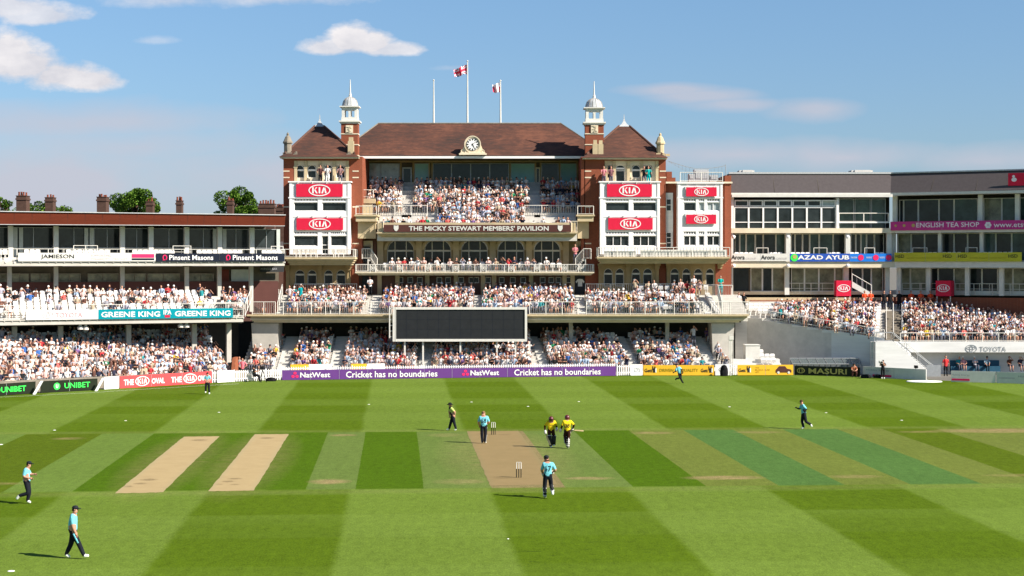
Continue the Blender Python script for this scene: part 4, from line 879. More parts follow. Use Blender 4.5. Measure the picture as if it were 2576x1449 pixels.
# red oval-logo boards on the bays
for a,b,c,d,pl in ((745,862,462.6,495,'upper board on the left tower bay'),(746,863,548.5,578.4,'lower board on the left tower bay'),(1527,1640,463,495,'upper board on the right tower bay'),(1530,1642,548,577.7,'lower board on the right tower bay'),(1726,1803,471,494,'upper small board on the third, lower bay'),(1726,1801.6,540,563,'lower small board on the third, lower bay')):
    yy_=YW-.14 if a<1700 else YW+.12
    t,x0_,x1_,z0_,z1_=board(a,b,c,d,P,yy_,'red_board','red board with white oval logo, '+pl,'red oval logo boards on the white bays',name='logo_board')
    m=MB(); oval_logo(m,(x0_+x1_)/2,(z0_+z1_)/2,(x1_-x0_)*.47,(z1_-z0_)*.9,yy_-.02); m.build('logo',MT['white_paint'],t)
    m=MB()
    for i in range(4): x=x0_+(x1_-x0_)*(.03+.31*i); m.box(x,x+.06,yy_-.03,yy_+.08,z1_,z1_+.22); 
    m.build('bracket',MT['metal_white'],t)
# big black screen on legs in front of the terrace
YS=155.0; t=thing('video_screen','large blank black screen in a white frame on legs before the pavilion terrace','screen',(PX(1157,YS),YS,0))
x0_,x1_,z0_,z1_=rx(988,1326,773,859,YS)
m=MB(); m.box(x0_+.25,x1_-.2,YS+.0,YS+.5,z0_+.22,z1_-.2); m.build('display',MT['screen_black'],t)
m=MB()
for i in range(1,12): x=x0_+.25+(x1_-x0_-.45)*i/12; m.box(x-.008,x+.008,YS-.006,YS-.001,z0_+.22,z1_-.2)
for i in range(1,3): z=z0_+.22+(z1_-z0_-.42)*i/3; m.box(x0_+.25,x1_-.2,YS-.006,YS-.001,z-.006,z+.006)
m.build('panel_seam',MT['navy_board'],t)
m=MB(); m.box(x0_,x1_,YS-.08,YS+.55,z1_-.2,z1_); m.box(x0_,x1_,YS-.08,YS+.55,z0_,z0_+.22); m.box(x0_,x0_+.25,YS-.08,YS+.55,z0_+.221,z1_-.201); m.box(x1_-.2,x1_,YS-.08,YS+.55,z0_+.221,z1_-.201)
m.box(x0_+.24,x0_+.3,YS-.1,YS-.081,z0_,z1_); m.build('frame',MT['metal_white'],t)
for px in (1064,1158,1250,1345-13,1018,1297): 
    m=MB(); x=PX(px,YS); m.box(x-.07,x+.07,YS+.15,YS+.3,.9,z0_); m.build('leg',MT['metal_white'],t)
m=MB(); x=x0_-.28
m.box(x-.05,x+.05,YS,YS+.1,z0_+.3,z1_+.1)
for i in range(6): z=z0_+.4+i*.5; m.box(x+.05,x0_,YS+.02,YS+.08,z,z+.06)
m.build('ladder',MT['metal_white'],t)
# ================================================================ LEFT STAND
LF=Frame(-23.2,147.6,24)
ls=thing('left_stand','long two-deck stand left of the pavilion under a deep red-brown fascia','stand',LF.w(-10,0,0),LF.a)
def Lb(m,p0,p1,y0,y1,d,dep,mi=0): m.bx(p0,p1,y0,y1,d,dep,mi)
sL,sR=LF.S(-130,0),LF.S(612,0); uR=LF.S(716,4.5); uL=LF.S(-160,4.5)
zm=LF.Z(669,400,4.5); zt=LF.Z(658,400,4.5)
def lin(a,b,px,p0=0,p1=716): return a+(b-a)*(px-p0)/(p1-p0)
# lower deck slab and terrace steps
m=MB(LF); zl=4.93; m.box(sL,sR,0,9,zl,zl+.17); m.box(sL,sR,-.02,.25,zl+.0,zl+.42); m.box(sL,sR,-.12,-.021,zl+.36,zl+.46); m.build('deck_edge',MT['concrete'],ls)
m=MB(LF)
for k in range(7): m.box(sL+.01,sR+.0,.3+.8*k,.3+.8*(k+1) if k<6 else 9.2,zl+.18,5.45+.26*k)
m.build('terrace',MT['step_concrete'],ls)
m=MB(LF)
for i in range(40):
    s=sL+(sR-sL)*i/39; m.box(s-.04,s+.04,-.10,-.03,zl+.30,zl+.40)
m.build('bracket',MT['metal_white'],ls)
# lower deck back wall, glazing, columns
dw=8.0; m=MB(LF); m.box(sL,LF.S(700,dw),dw,dw+.3,5,LF.Z(709,300,dw)); m.build('dado',MT['brown_board'],ls)
wl=LF.S(-140,dw); we=LF.S(705,dw); z0,z1=LF.Z(709,300,dw),zm-.05
m=MB(LF); m.box(wl,we,dw+.5,dw+.8,z0-.1,z1); m.build('wall',MT['brown_soffit'],ls)
i=0
for a,b in ((-60,20),(28,75),(78,128),(148,205),(222,300),(312,370),(373,455),(476,540)):
    window(ls,LF.S(a,dw),LF.S(b,dw),z0+.01,LF.Z(688,a,dw),dw+.3,2,1,'stone_dark','glass_interior',LF,.05)
for a,b,mt in ((556,578,'door_brown'),(584,632,'curtain')): m=MB(LF); m.box(LF.S(a,dw),LF.S(b,dw),dw+.28,dw+.35,z0-.9,LF.Z(678,a,dw)); m.build('door',MT[mt],ls)
for px in (24,141,308,470,552,632): m=MB(LF); s=LF.S(px,6.5); m.box(s-.17,s+.17,6.4,6.74,5.6,zm-.05); m.build('column',MT['concrete'],ls)
# middle slab, shallow seating ledge, glazed upper storey
m=MB(LF); m.box(uL,uR,4.5,10.5,zm,zm+.12); m.box(uL,uR,4.48,4.8,zm+.01,zt); m.build('deck_edge',MT['concrete'],ls)
m=MB(LF); m.box(uL,uR-.01,4.85,5.6,zm+.13,zt+.15); m.box(uL,uR-.02,5.6,10.4,zm+.13,zt+.35); m.build('terrace',MT['step_concrete'],ls)
m=MB(LF)
for i in range(44): s=uL+(uR-uL)*i/43; m.box(s-.04,s+.04,4.40,4.47,zt-.12,zt)
m.build('bracket',MT['metal_white'],ls)
du=7.4; z0=zt+.3; z1=LF.Z(574,360,du)
cols=[-70,27,141,231,308,380,470,553,634,706]
for a,b in zip(cols,cols[1:]):
    g='glass_dark'
    window(ls,LF.S(a+5,du),LF.S(b-5,du),z0,z1,du,2,1,'metal_grey',g,LF,.05,hz=[z0+.9])
m=MB(LF)
for px in (39,53,217,231,540,553,565,700): s=LF.S(px,du-.1); m.box(s-.16,s+.16,du-.12,du-.04,z0,z1)
m.build('curtain',MT['curtain'],ls)
for px in (27,141,308,380,470,553,634): m=MB(LF); s=LF.S(px,6.2); m.box(s-.2,s+.2,6.1,6.5,z0,z1+.1); m.build('column',MT['off_white'],ls)
m=MB(LF); m.box(uL,uR-.03,10.41,10.6,zt,z1+.5); m.build('wall',MT['brown_soffit'],ls)
m=MB(LF); p0,p1=-150,716
f=lambda px,y: LF.Z(y,px,4.2)
a0,a1=LF.S(p0,4.2),LF.S(p1,4.2)
zb0,zb1=f(p0,lin(563.7,567.5,p0)),f(p1,567.5); zt0,zt1=f(p0,lin(533,542,p0)),f(p1,542)
m.hexa([(a0,4.2,zb0),(a1,4.2,zb1),(a1,4.5,zb1),(a0,4.5,zb0)],[(a0,3.9,zt0),(a1,3.9,zt1),(a1,4.5,zt1),(a0,4.5,zt0)]); m.build('fascia',MT['brown_fascia'],ls)
m=MB(LF); m.hexa([(a0,4.1,zb0-.05),(a1,4.1,zb1-.05),(a1,4.5,zb1-.05),(a0,4.5,zb0-.05)],[(a0,4.1,zb0-.004),(a1,4.1,zb1-.004),(a1,4.5,zb1-.004),(a0,4.5,zb0-.004)]); m.hexa([(a0,3.8,zt0+.004),(a1,3.8,zt1+.004),(a1,4.2,zt1+.004),(a0,4.2,zt0+.004)],[(a0,3.8,zt0+.07),(a1,3.8,zt1+.07),(a1,4.2,zt1+.07),(a0,4.2,zt0+.07)]); m.build('flashing',MT['lead'],ls)
m=MB(LF); m.hexa([(a0,4.51,zb0),(a1,4.51,zb1),(a1,12,zb1),(a0,12,zb0)],[(a0,4.51,zt0-.3),(a1,4.51,zt1-.3),(a1,12,zt1-.3),(a0,12,zt0-.3)]); m.build('roof',MT['brown_soffit'],ls)
m=MB(LF)
for i in range(1,20):
    s=a0+(a1-a0)*i/20; t_=i/20; m.hexa([(s,4.19,zb0+(zb1-zb0)*t_+.02),(s+.02,4.19,zb0+(zb1-zb0)*t_+.02),(s+.02,4.21,zb0+(zb1-zb0)*t_+.02),(s,4.21,zb0+(zb1-zb0)*t_+.02)],[(s,3.885,zt0+(zt1-zt0)*t_-.02),(s+.02,3.885,zt0+(zt1-zt0)*t_-.02),(s+.02,3.91,zt0+(zt1-zt0)*t_-.02),(s,3.91,zt0+(zt1-zt0)*t_-.02)])
m.build('fascia_seam',MT['brown_board'],ls)
# railings on both decks
railing(ls,[(uL,4.6,zt),(uR,4.6,zt)],1.05,.9,fr=LF,post=1.3,mid=False)
for a,b in ((185,245),(435,480),(682,712)): railing(ls,[(LF.S(a,5.4),5.4,zt+.2),(LF.S(b,5.4),5.4,zt+.2)],1.15,3,fr=LF,post=1.2,mid=True)
railing(ls,[(sL,.05,zl+.46),(sR,.05,zl+.46)],1.12,.9,fr=LF,post=1.5,mid=True)
railing(ls,[(LF.S(500,0),.12,zl+.46),(LF.S(612,0),.12,zl+.46)],1.2,.16,fr=LF,post=1.4)
railing(ls,[(LF.S(618,0),.2,zl+.46),(LF.S(634,5),5,zl+1.9)],1.1,.9,fr=LF)
# understand: columns, back wall, lamps
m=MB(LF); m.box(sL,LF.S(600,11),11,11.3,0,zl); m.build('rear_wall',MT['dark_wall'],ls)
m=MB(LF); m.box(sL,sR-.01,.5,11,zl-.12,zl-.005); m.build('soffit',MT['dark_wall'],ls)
for px in (-28,36,152,323,488,575): m=MB(LF); s=LF.S(px,2.2); m.box(s-.2,s+.2,2.0,2.4,0,zl-.13); m.build('column',MT['concrete'],ls)
for px,y in ((203,824),(217,825),(456,819),(471,819)):
    m=MB(LF); s=LF.S(px,.3); z=LF.Z(y,px,.3); m.lathe(s,.5,[(.10,z+.3),(.12,z+.12),(.24,z+.05),(.24,z-.16),(.10,z-.2)],10); m.build('lamp_globe',MT['metal_white'],ls)
# lower bowl steps
BF=Frame(-24.07,146.5,40)
m=MB(BF)
for k in range(13): m.box(-31,1.2-.18*k,-.4+.8*k,.4+.8*k if k<12 else 11.5,0,.32+.3*k)
m.build('terrace',MT['step_concrete'],ls)
m=MB(BF); m.box(-31,1.4,-.75,-.5,0,.9); m.build('front_wall',MT['stone_dark'],ls)
m=MB(); m.hexa([(PX(578,147),147.2,0),(PX(590,147),147.2,0),(PX(590,147),149,0),(PX(578,147),149,0)],[(PX(582,147),147.6,1.9),(PX(590,147),147.6,1.9),(PX(590,147),149,1.9),(PX(582,147),149,1.9)]); m.build('timber_gate',MT['timber'],ls)
# "ANNEXE BAR" sign over the dark opening
m=MB(LF); m.box(LF.S(652,dw),LF.S(712,dw),dw-.3,dw-.2,LF.Z(684,680,dw),zm-.02); m.build('sign_panel',MT['screen_black'],ls)
text_mb('ANNEXE BAR',LF.S(655,dw-.3),LF.S(697,dw-.3),LF.Z(679,680,dw-.3),LF.Z(674,680,dw-.3),dw-.33,fr=LF).build('lettering',MT['grey_text'],ls)
# ================================================================ RIGHT STAND
YR1=167.0; R1=Frame(0,YR1,0); R2=Frame(PX(2243,YR1),YR1,-30)
rs=thing('right_stand','pale glazed three-storey stand under a grey roof, right of the pavilion','stand',(PX(2100,YR1),YR1,0))
def zz(py): return R1.Z(py,2100,0)
Lx,Kx=PX(1831,YR1),PX(2243,YR1)
m=MB(R1); z0,z1=zz(487),zz(438)
m.hexa([(Lx,-2.0,z0),(Kx,-2.0,z0),(Kx,9,z0),(Lx,9,z0)],[(Lx,-.6,z1),(Kx,-.6,z1),(Kx,9,z1),(Lx,9,z1)])
k=6; s2=R2.S(2700,-2); 
def z2(py,px=2400): return R2.Z(py,px,-2)
m2=MB(R2); m2.hexa([(-1.1,-2.0,z0),(26,-2.0,z0+.05),(26,9,z0),(3,9,z0)],[(-.35,-.6,z1),(26,-.6,z1+.05),(26,9,z1),(3,9,z1)])
for fr_,s0_,s1_ in ((R1,Lx,Kx),(R2,.2,14)):
    q=MB(fr_)
    for i in range(1,int((s1_-s0_)/4.2)): s=s0_+4.2*i; q.hexa([(s,-2.015,z0+.03),(s+.03,-2.015,z0+.03),(s+.03,-1.9,z0+.03),(s,-1.9,z0+.03)],[(s,-.62,z1-.03),(s+.03,-.62,z1-.03),(s+.03,-.5,z1-.03),(s,-.5,z1-.03)])
    q.build('cladding_seam',MT['brown_soffit'],rs)
m.build('roof',MT['grey_roof'],rs); m2.build('roof',MT['grey_roof'],rs)
m=MB(R1); m.box(Lx,Kx-.3,-2.15,-.5,zz(492),z0-.01); m.box(Lx+.1,Kx-.4,-2.3,-2.16,zz(498),zz(491)); m.build('gutter',MT['off_white'],rs)
m=MB(R2); m.box(-1,26,-2.15,-.5,zz(494),z0-.01); m.build('gutter',MT['off_white'],rs)
m=MB(R1); m.box(Lx,Kx,-.75,-.55,z1-.02,z1+.16); m.build('ridge_cap',MT['lead'],rs); m=MB(R2); m.box(-.4,26,-.75,-.55,z1+.0,z1+.13); m.build('ridge_cap',MT['lead'],rs)
for a,b in ((1860,1898),(2142,2196)):
    m=MB(R1); m.box(PX(a,168),PX(b,168),1,2.6,z1-.1,z1+.42); m.box(PX(a+8,168),PX(b-6,168),.9,.99,z1+.08,z1+.45); m.build('plant_housing',[MT['off_white']],rs)
# slabs, columns
m=MB(R1)
for (a,b,dd) in ((575,587,-2.0),(658,673,-2.2),(733,741,-.3)): m.box(Lx,Kx,dd,6,zz(b),zz(a))
m.build('floor_slab',MT['cream_light'],rs)
m=MB(R2)
for (a,b,dd) in ((581,587,-1.8),(658,673,-2.0),(731,741,-.3)): m.box(-.9,26,dd,6,zz(b),zz(a))
m.build('floor_slab',MT['off_white'],rs)
for px in (1838,1982.5,2132.5,2236):
    m=MB(R1); x=R1.S(px,-1.6); m.box(x-.22,x+.22,-1.8,-1.35,zz(658),zz(587)); m.build('column',MT['off_white'],rs)
    m=MB(R1); m.box(x-.22,x+.22,-1.0,-.6,zz(741),zz(673)); m.build('column',MT['off_white'],rs)
for px in (2262,2337,2434,2520,2570+30):
    m=MB(R2); x=R2.S(px,-1.0); m.box(x-.2,x+.2,-1.2,-.8,zz(741),zz(673)); m.build('column',MT['off_white'],rs)
for px in (2252,2467,2560,2640): m=MB(R2); x=R2.S(px,-1.0); m.box(x-.2,x+.2,-1.2,-.8,zz(575),zz(495)); m.build('column',MT['off_white'],rs)
for px in (2248,2365,2470,2585): m=MB(R2); x=R2.S(px,-1.0); m.box(x-.16,x+.16,-1.2,-.8,zz(658),zz(587)); m.build('column',MT['off_white'],rs)
# top storey box window
m=MB(R1); x0,x1=PX(1831,YR1-1.8),PX(1846,YR1-1.8); m.box(x0,x1,-1.8,4,zz(576),zz(498)); m.box(PX(2104,165.2),PX(2110,165.2),-1.85,0,zz(576),zz(500)); m.build('side_panel',MT['white_paint'],rs)
px0,px1=1847,2103
for i in range(7):
    a,b=R1.S(px0+(px1-px0)*i/7,-1.7),R1.S(px0+(px1-px0)*(i+1)/7,-1.7)
    window(rs,a+.02,b-.02,R1.Z(520,2000,-1.7),R1.Z(503,2000,-1.7),-1.72,1,1,'white_paint','glass_dark' if i<6 else 'curtain',R1,.12)
    window(rs,a,b,R1.Z(576,2000,-1.7),R1.Z(521,2000,-1.7),-1.70,1,1,'white_paint','glass_dark',R1,.08,hz=[R1.Z(559,2000,-1.7)])
for a,b in ((2111,2148),(2150,2190),(2192,2228)): window(rs,R1.S(a,-.6),R1.S(b,-.6),zz(576),zz(500),-.6,1,1,'metal_grey','glass_green',R1,.06)
railing(rs,[(PX(2111,165.2),-1.6,zz(560)),(PX(2236,165.2),-1.6,zz(560))],.85,3,fr=R1,post=2.5,mid=False,rt=.045); m=MB(R1); m.box(PX(2111,165.2),PX(2238,165.2),-1.7,-1.55,zz(562),zz(559)); m.build('sill',MT['white_paint'],rs)
# middle and lower glazing
def run(fr,pxs,d,za,zb,fm,gm,nm='window'):
    for a,b in zip(pxs,pxs[1:]): window(rs,fr.S(a,d)+.01,fr.S(b,d)-.01,za,zb,d,1,1,fm,gm if isinstance(gm,str) else random.choice(gm+['glass_dark','glass_interior'][:1+(random.random()<.25)]),fr,.055)
run(R1,[1848,1861,1877,1900,1920,1952,1976],-.2,zz(657),zz(588),'metal_white',['glass_dark','glass_dark','glass_green'])
run(R1,[1990,2000,2019,2037,2061,2096,2126],-.2,zz(657),zz(588),'metal_white',['glass_dark','glass_dark','glass_green'])
run(R1,[2140,2153,2166,2180,2200,2224],-.2,zz(657),zz(588),'metal_white',['glass_dark','glass_dark','glass_green'])
run(R1,[1844,1886],.0,zz(733),zz(674),'stone_dark','glass_dark'); run(R1,[1888,1918,1943,1975],0,zz(733),zz(674),'white_paint',['glass_interior','glass_interior','glass_dark']); run(R1,[1990,2024,2060,2100,2122],0,zz(733),zz(674),'white_paint','glass_interior'); run(R1,[2142,2170,2192,2222],0,zz(733),zz(674),'white_paint',['glass_interior','glass_dark'])
run(R2,[2262,2273,2310,2362,2400,2460],0,zz(581),zz(503),'metal_white',['glass_dark','glass_dark','glass_green']); run(R2,[2474,2520,2590,2640],0,zz(581),zz(503),'metal_white',['glass_green','glass_dark'])
run(R2,[2258,2292,2326,2362,2400,2434,2468,2505,2545,2590],0,zz(657),zz(588),'metal_white',['glass_dark','glass_dark','glass_green'])
run(R2,[2262,2290,2330,2360,2400,2436,2470,2510,2548,2590],0,zz(731),zz(674),'metal_white',['glass_interior','glass_interior','glass_dark'])
for fr,a,b in ((R1,1846,2238),(R2,2256,2600)): 
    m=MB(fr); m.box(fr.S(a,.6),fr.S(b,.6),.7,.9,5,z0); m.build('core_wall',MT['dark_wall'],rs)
railing(rs,[(PX(1985,166),-.5,zz(741)),(PX(2100,166),-.5,zz(741))],1.1,.9,fr=R1,mid=True); railing(rs,[(R2.S(2270,-.5),-.5,zz(741)),(R2.S(2590,-.5),-.5,zz(741))],1.1,.9,fr=R2,mid=True)
m=MB(R1); m.box(Lx+.5,Kx,-.9,-.31,4.5,zz(748)); m.build('dado',MT['cream'],rs); m=MB(R1); m.box(Lx+2,Kx,-1.1,-.91,4.5,zz(755)); m.build('brick_dado',MT['brick_red'],rs); m=MB(R2); m.box(-.5,26,-1.1,-.5,4.5,zz(746)); m.build('brick_dado',MT['brick_red'],rs)
for a,b,g,fr in ((1903,1932,1,R1),(2047,2080,1,R1),(2175,2200,1,R1),(2296,2332,1,R2),(2430,2458,1,R2)):
    dd=-1.9; railing(rs,[(fr.S(a,dd),dd,zz(657)),(fr.S(b,dd),dd,zz(657))],1.25,3,fr=fr,post=1.2,mid=True)
for px,py in ((1845,596),(1982,596),(2132,596),(1845,668),(1982,668),(2132,668)):
    m=MB(R1); x,z=R1.S(px,-2.3),R1.Z(py,px,-2.3); m.lathe(x,-2.4,[(.08,z+.16),(.17,z+.08),(.19,z-.02),(.12,z-.16)],10); m.build('lamp_globe',MT['white_paint'],rs)
# terrace with its diagonal side wall and front wall
TA=(PX(1880,161.8),161.8); TB=(PX(2225,154.6),154.6)
def tz(Y): return 2.9+.3*(Y-154.6)
def dx_at(Y): return TB[0]+(TA[0]-TB[0])*(Y-TB[1])/(TA[1]-TB[1]) if Y<TA[1] else TA[0]-(Y-TA[1])*.4
def r2line(X): return YR1-(X-PX(2243,YR1))*math.tan(R(30)) if X>PX(2243,YR1) else YR1
m=MB(); XR=52
for k in range(16):
    Y=154.6+.8*k; Y2=Y+.8; z=tz(Y)+.0
    a,b=dx_at(Y),dx_at(Y2); zb_0=2.0 if k<2 else 0; m.hexa([(a,Y,zb_0),(XR,Y,zb_0),(XR,Y2,zb_0),(b,Y2,zb_0)],[(a,Y,z),(XR,Y,z),(XR,Y2,z),(b,Y2,z)])
m.build('terrace',MT['step_concrete'],rs)
m=MB(); 
ax,ay=TA; bx,by=TB; nx,ny=-.5,-.86
m.hexa([(ax-3.2,ay+2.1,0),(bx,by-.02,0),(bx,by+.18,0),(ax-3.2,ay+2.4,0)],[(ax-3.2,ay+2.1,5.25),(bx,by-.02,3.25),(bx,by+.18,3.25),(ax-3.2,ay+2.4,5.25)])
m.build('side_wall',MT['grey_wall'],rs)
m=MB(); z3=PZ(859,154.4); m.box(PX(2190,154.4),PX(2290,154.4),154.2,154.55,0,z3); m.box(PX(2290,154.4),XR,154.2,154.55,PZ(886,154.4),z3); m.box(PX(2290,154.4),XR,155.6,155.7,0,z3-.2); m.box(PX(2290,154.4),XR,154.56,155.6,PZ(886,154.4),PZ(886,154.4)+.1); m.box(PX(2288,154.4)-.02,PX(2290,154.4)-.02,154.56,155.6,0,z3-.2)
m.build('front_wall',MT['grey_wall'],rs)
m=MB()
for i in range(7): m.box(PX(2190,154.4),PX(2290,154.4),154.188,154.199,.4*i+.36,.4*i+.375)
m.build('board_mark',MT['metal_grey'],rs)
railing(rs,[(PX(2265,154.5),154.5,z3),(XR,154.5,z3)],.75,.9,post=1.4,bar=.02)
railing(rs,[(dx_at(160.5)+0,160.4,tz(160.5)+.1),(bx,by+.1,3.3)],.7,.9,post=1.6)
# exit steps: dark channel up through the terrace and the outer flight to the field
m=MB()
for k in range(20): yv=154.8+.4*k; m.box(PX(2229,yv),PX(2268,yv),yv,yv+.41,tz(yv)-.2,tz(yv)+.20)
m.build('stair',MT['stone_dark'],rs)
for px in (2229,2247,2268): railing(rs,[(PX(px,155),154.9,tz(155)),(PX(px,162.8),162.8,tz(162.8))],.8,3,post=2.5,mm='metal_grey' if px==2268 else 'metal_white')
m=MB(); xa,xb=PX(2245,153.6),PX(2352,152.5)
m.hexa([(xa-2.6,153.0,0),(xb,152.6,0),(xb,154.19,0),(xa-2.6,154.19,0)],[(xa-2.6,153.0,3.0),(xb,152.6,.3),(xb,154.19,.3),(xa-2.6,154.19,3.0)]) if False else None
for k in range(16):
    t_=k/16; x0_=xa+(xb-xa)*t_; x1_=xa+(xb-xa)*(k+1)/16; m.box(x0_,x1_,153.1,154.19,0,3.0*(1-t_)-.05)
m.box(xa-1.6,xa,153.1,154.19,0,3.0); m.build('outer_stair',MT['grey_wall'],rs)
for yy_ in (153.15,154.1): railing(rs,[(xa-1.5,yy_,3.0),(xa,yy_,3.0),(xb,yy_,.1)],.8,3,post=1.8,rt=.022,mm='metal_grey')
m=MB(); 
x0_=PX(2350,154); m.box(PX(2332,152),PX(2368,152),152.2,152.3,0,1.0); m.build('gate',MT['metal_grey'],rs)
# white lettering wall: maker's name in raised letters
m=MB(); text_mb('TOYOTA',PX(2464,154.2),PX(2531,154.2),PZ(884,154.2),PZ(872,154.2),154.16,mb=m,bold=.01); cx,cz=PX(2443,154.2),PZ(877,154.2); ring(m,cx,cz,.52,.36,.06,154.17); ring(m,cx,cz+.05,.42,.13,.05,154.17); ring(m,cx,cz-.02,.16,.30,.05,154.17); m.build('lettering',MT['metal_grey'],rs)
# two red logo boxes over the stair heads with sloping white stair flanks
for a,b,fr,dd,l in ((2104,2141,R1,-2.6,'red cabin sign with white oval logo above the upper stair, nearer the pavilion'),(2354,2392,R2,-1.9,'darker red cabin sign with white oval logo, right of the orange-vested stewards')):
    z0_,z1_=fr.Z(745,a,dd),fr.Z(706,a,dd); s0,s1=fr.S(a,dd),fr.S(b,dd)
    t=thing('logo_cabin',l,'sign',fr.w((s0+s1)/2,dd,z0_-1.2),fr.a,'red cabin signs over the terrace stairs')
    m=MB(fr); m.box(s0,s1,dd,dd+1.1,z0_,z1_); m.build('cabin',MT['red_board'],t); m=MB(fr); oval_logo(m,(s0+s1)/2,z0_+.75,1.2,.72,dd-.02); m.build('logo',MT['white_paint'],t)
    m=MB(fr); m.box(s0+.05,s0+.12,dd+.1,dd+.2,z0_-1.6,z0_); m.box(s1-.12,s1-.05,dd+.1,dd+.2,z0_-1.6,z0_); m.build('post',MT['metal_white'],t)
m=MB(R1); a,b=R1.S(2143,-2.2),R1.S(2192,-2.2); m.hexa([(a,-2.3,zz(722)),(b,-2.3,zz(748)),(b,-2.2,zz(748)),(a,-2.2,zz(722))],[(a,-2.3,zz(707)),(b,-2.3,zz(736)),(b,-2.2,zz(736)),(a,-2.2,zz(707))]); m.build('stair_flank',MT['off_white'],rs); railing(rs,[(a,-2.25,zz(712)),(b,-2.25,zz(740))],.9,.5,fr=R1)
# ================================================================ ADVERTISING BOARDS
d=-.16
def B(px0,px1,py0,py1,fr,dd,bm,label,texts=(),grp=None,extra=None,zf=None,name='advertising_board'):
    t,a,b,z0,z1=board(px0,px1,py0,py1,fr,dd,bm,label,grp,name=name,zz=zf)
    for i,(s,p0,p1,q0,q1,mt,bold) in enumerate(texts):
        # letter box given as fractions of the board
        text_mb(s,a+(b-a)*p0,a+(b-a)*p1,z0+(z1-z0)*q0,z0+(z1-z0)*q1,dd-.025,bold=bold,fr=fr).build('lettering',MT[mt],t)
    if extra: extra(t,a,b,z0,z1,fr,dd-.025)
    return t
def rect(mt,p0,p1,q0,q1,nm='colour_block'):
    def f(t,a,b,z0,z1,fr,dd): m=MB(fr); m.box(a+(b-a)*p0,a+(b-a)*p1,dd+.01,dd+.024,z0+(z1-z0)*q0,z0+(z1-z0)*q1); m.build(nm,MT[mt],t)
    return f
def multi(*fs):
    def f(*a):
        for g in fs: g(*a)
    return f
def drop(mt,p,q=.5,s=.34):
    def f(t,a,b,z0,z1,fr,dd):
        m=MB(fr); cx,cz=a+(b-a)*p,z0+(z1-z0)*q; h=(z1-z0)*s; ring(m,cx,cz,h*.8,h,h*.3,dd,n=18,a0=-60,a1=250); m.prism([(cx-h*.9,cz-h*.95),(cx+h*.2,cz-h*.95),(cx-h*.3,cz-h*.6)],dd,dd+.02); m.build('logo',MT[mt],t)
    return f
zA=LF.Z(657,250,4.3)
B(46,221,636,657.5,LF,4.3,'off_white','white board with grey serif capitals on the left stand upper rail',[('JAMIESON',.32,.80,.22,.82,'dark_text',.012)],'boards along the left stand upper rail')
B(221.5,329,636,657.5,LF,4.3,'off_white','plain white board with two lines of very faint grey capitals, upper rail',[('SUPPORTING',.07,.55,.56,.82,'pale_text',0),('DISABILITY CRICKET',.07,.93,.14,.42,'pale_text',0)],'boards along the left stand upper rail')
B(329.5,391,636,657.5,LF,4.3,'off_white','white board with a small pink and dark panel, left of the navy boards',[],'boards along the left stand upper rail',multi(rect('pink_logo',.03,.95,.42,.86),rect('navy_board',.03,.95,.14,.36)))
B(392,552,637.5,658.3,LF,4.3,'navy_board','left of two navy boards with white lettering and pink drop logo, upper rail',[('Pinsent Masons',.21,.90,.2,.8,'white_paint',.012)],'boards along the left stand upper rail',drop('pink_logo',.14))
B(552.5,716,637.5,658.3,LF,4.3,'navy_board','right of two navy boards with white lettering, next to the pavilion tower',[('Pinsent Masons',.20,.89,.2,.8,'white_paint',.012)],'boards along the left stand upper rail',drop('pink_logo',.13))
def toy(t,a,b,z0,z1,fr,dd):
    m=MB(fr); cx,cz=a+(b-a)*.30,(z0+z1)/2; ring(m,cx,cz,.45,.30,.05,dd); ring(m,cx,cz+.04,.36,.11,.04,dd); ring(m,cx,cz-.02,.14,.25,.04,dd); m.build('logo',MT['pale_text'],t)
B(66,247,780,804,LF,-.2,'white_paint','white board with faint grey capitals and oval emblem on the left stand lower rail',[('TOYOTA',.40,.78,.22,.75,'rose_text',.02)],'boards along the left stand lower rail',toy)
def crest(t,a,b,z0,z1,fr,dd):
    m=MB(fr); cx=a+(b-a)*.505; m.box(cx-.22,cx+.22,dd,dd+.02,z0+.08,z0+.28); m.build('emblem',MT['red_board'],t); text_mb('IPA',cx-.33,cx+.33,z0+.32,z0+.72,dd,fr=fr,bold=.01).build('lettering',MT['white_paint'],t)
B(247.5,586,777,801,LF,-.2,'teal_board','long teal board with white capitals twice over on the lower rail',[('GREENE KING',.02,.45,.2,.76,'white_paint',.02),('GREENE KING',.56,.98,.2,.76,'white_paint',.02)],'boards along the left stand lower rail',crest)
# right stand boards
B(1840,1986,638,657,R1,-2.35,'off_white','white board with dark lettering on the right stand, next to the pavilion',[('Arora',.0,.23,.22,.82,'dark_text',.015),('GROUP',.25,.43,.22,.5,'pale_text',0),('Arora',.51,.75,.22,.82,'dark_text',.015),('GROUP',.77,.96,.22,.5,'pale_text',0)],'boards along the right stand')
def sunm(t,a,b,z0,z1,fr,dd):
    m=MB(fr); disc(m,a+.42,(z0+z1)/2,.36,.36,dd,0); m.build('emblem',MT['green_text'],t); m=MB(fr); disc(m,a+.46,(z0+z1)/2+.08,.2,.2,dd-.02,0); m.build('emblem',MT['gold'],t)
B(1987,2138,638,658,R1,-2.35,'blue_board','blue board with slanted white capitals and round green emblem, right stand',[('AZAD AYUB',.13,.99,.25,.8,'white_paint',.03)],'boards along the right stand',sunm)
def badges(t,a,b,z0,z1,fr,dd):
    m=MB(fr); 
    for p in (.26,.62,.93): disc(m,a+(b-a)*p,(z0+z1)/2,.27,.27,dd)
    m.build('emblem',MT['pink_logo'],t)
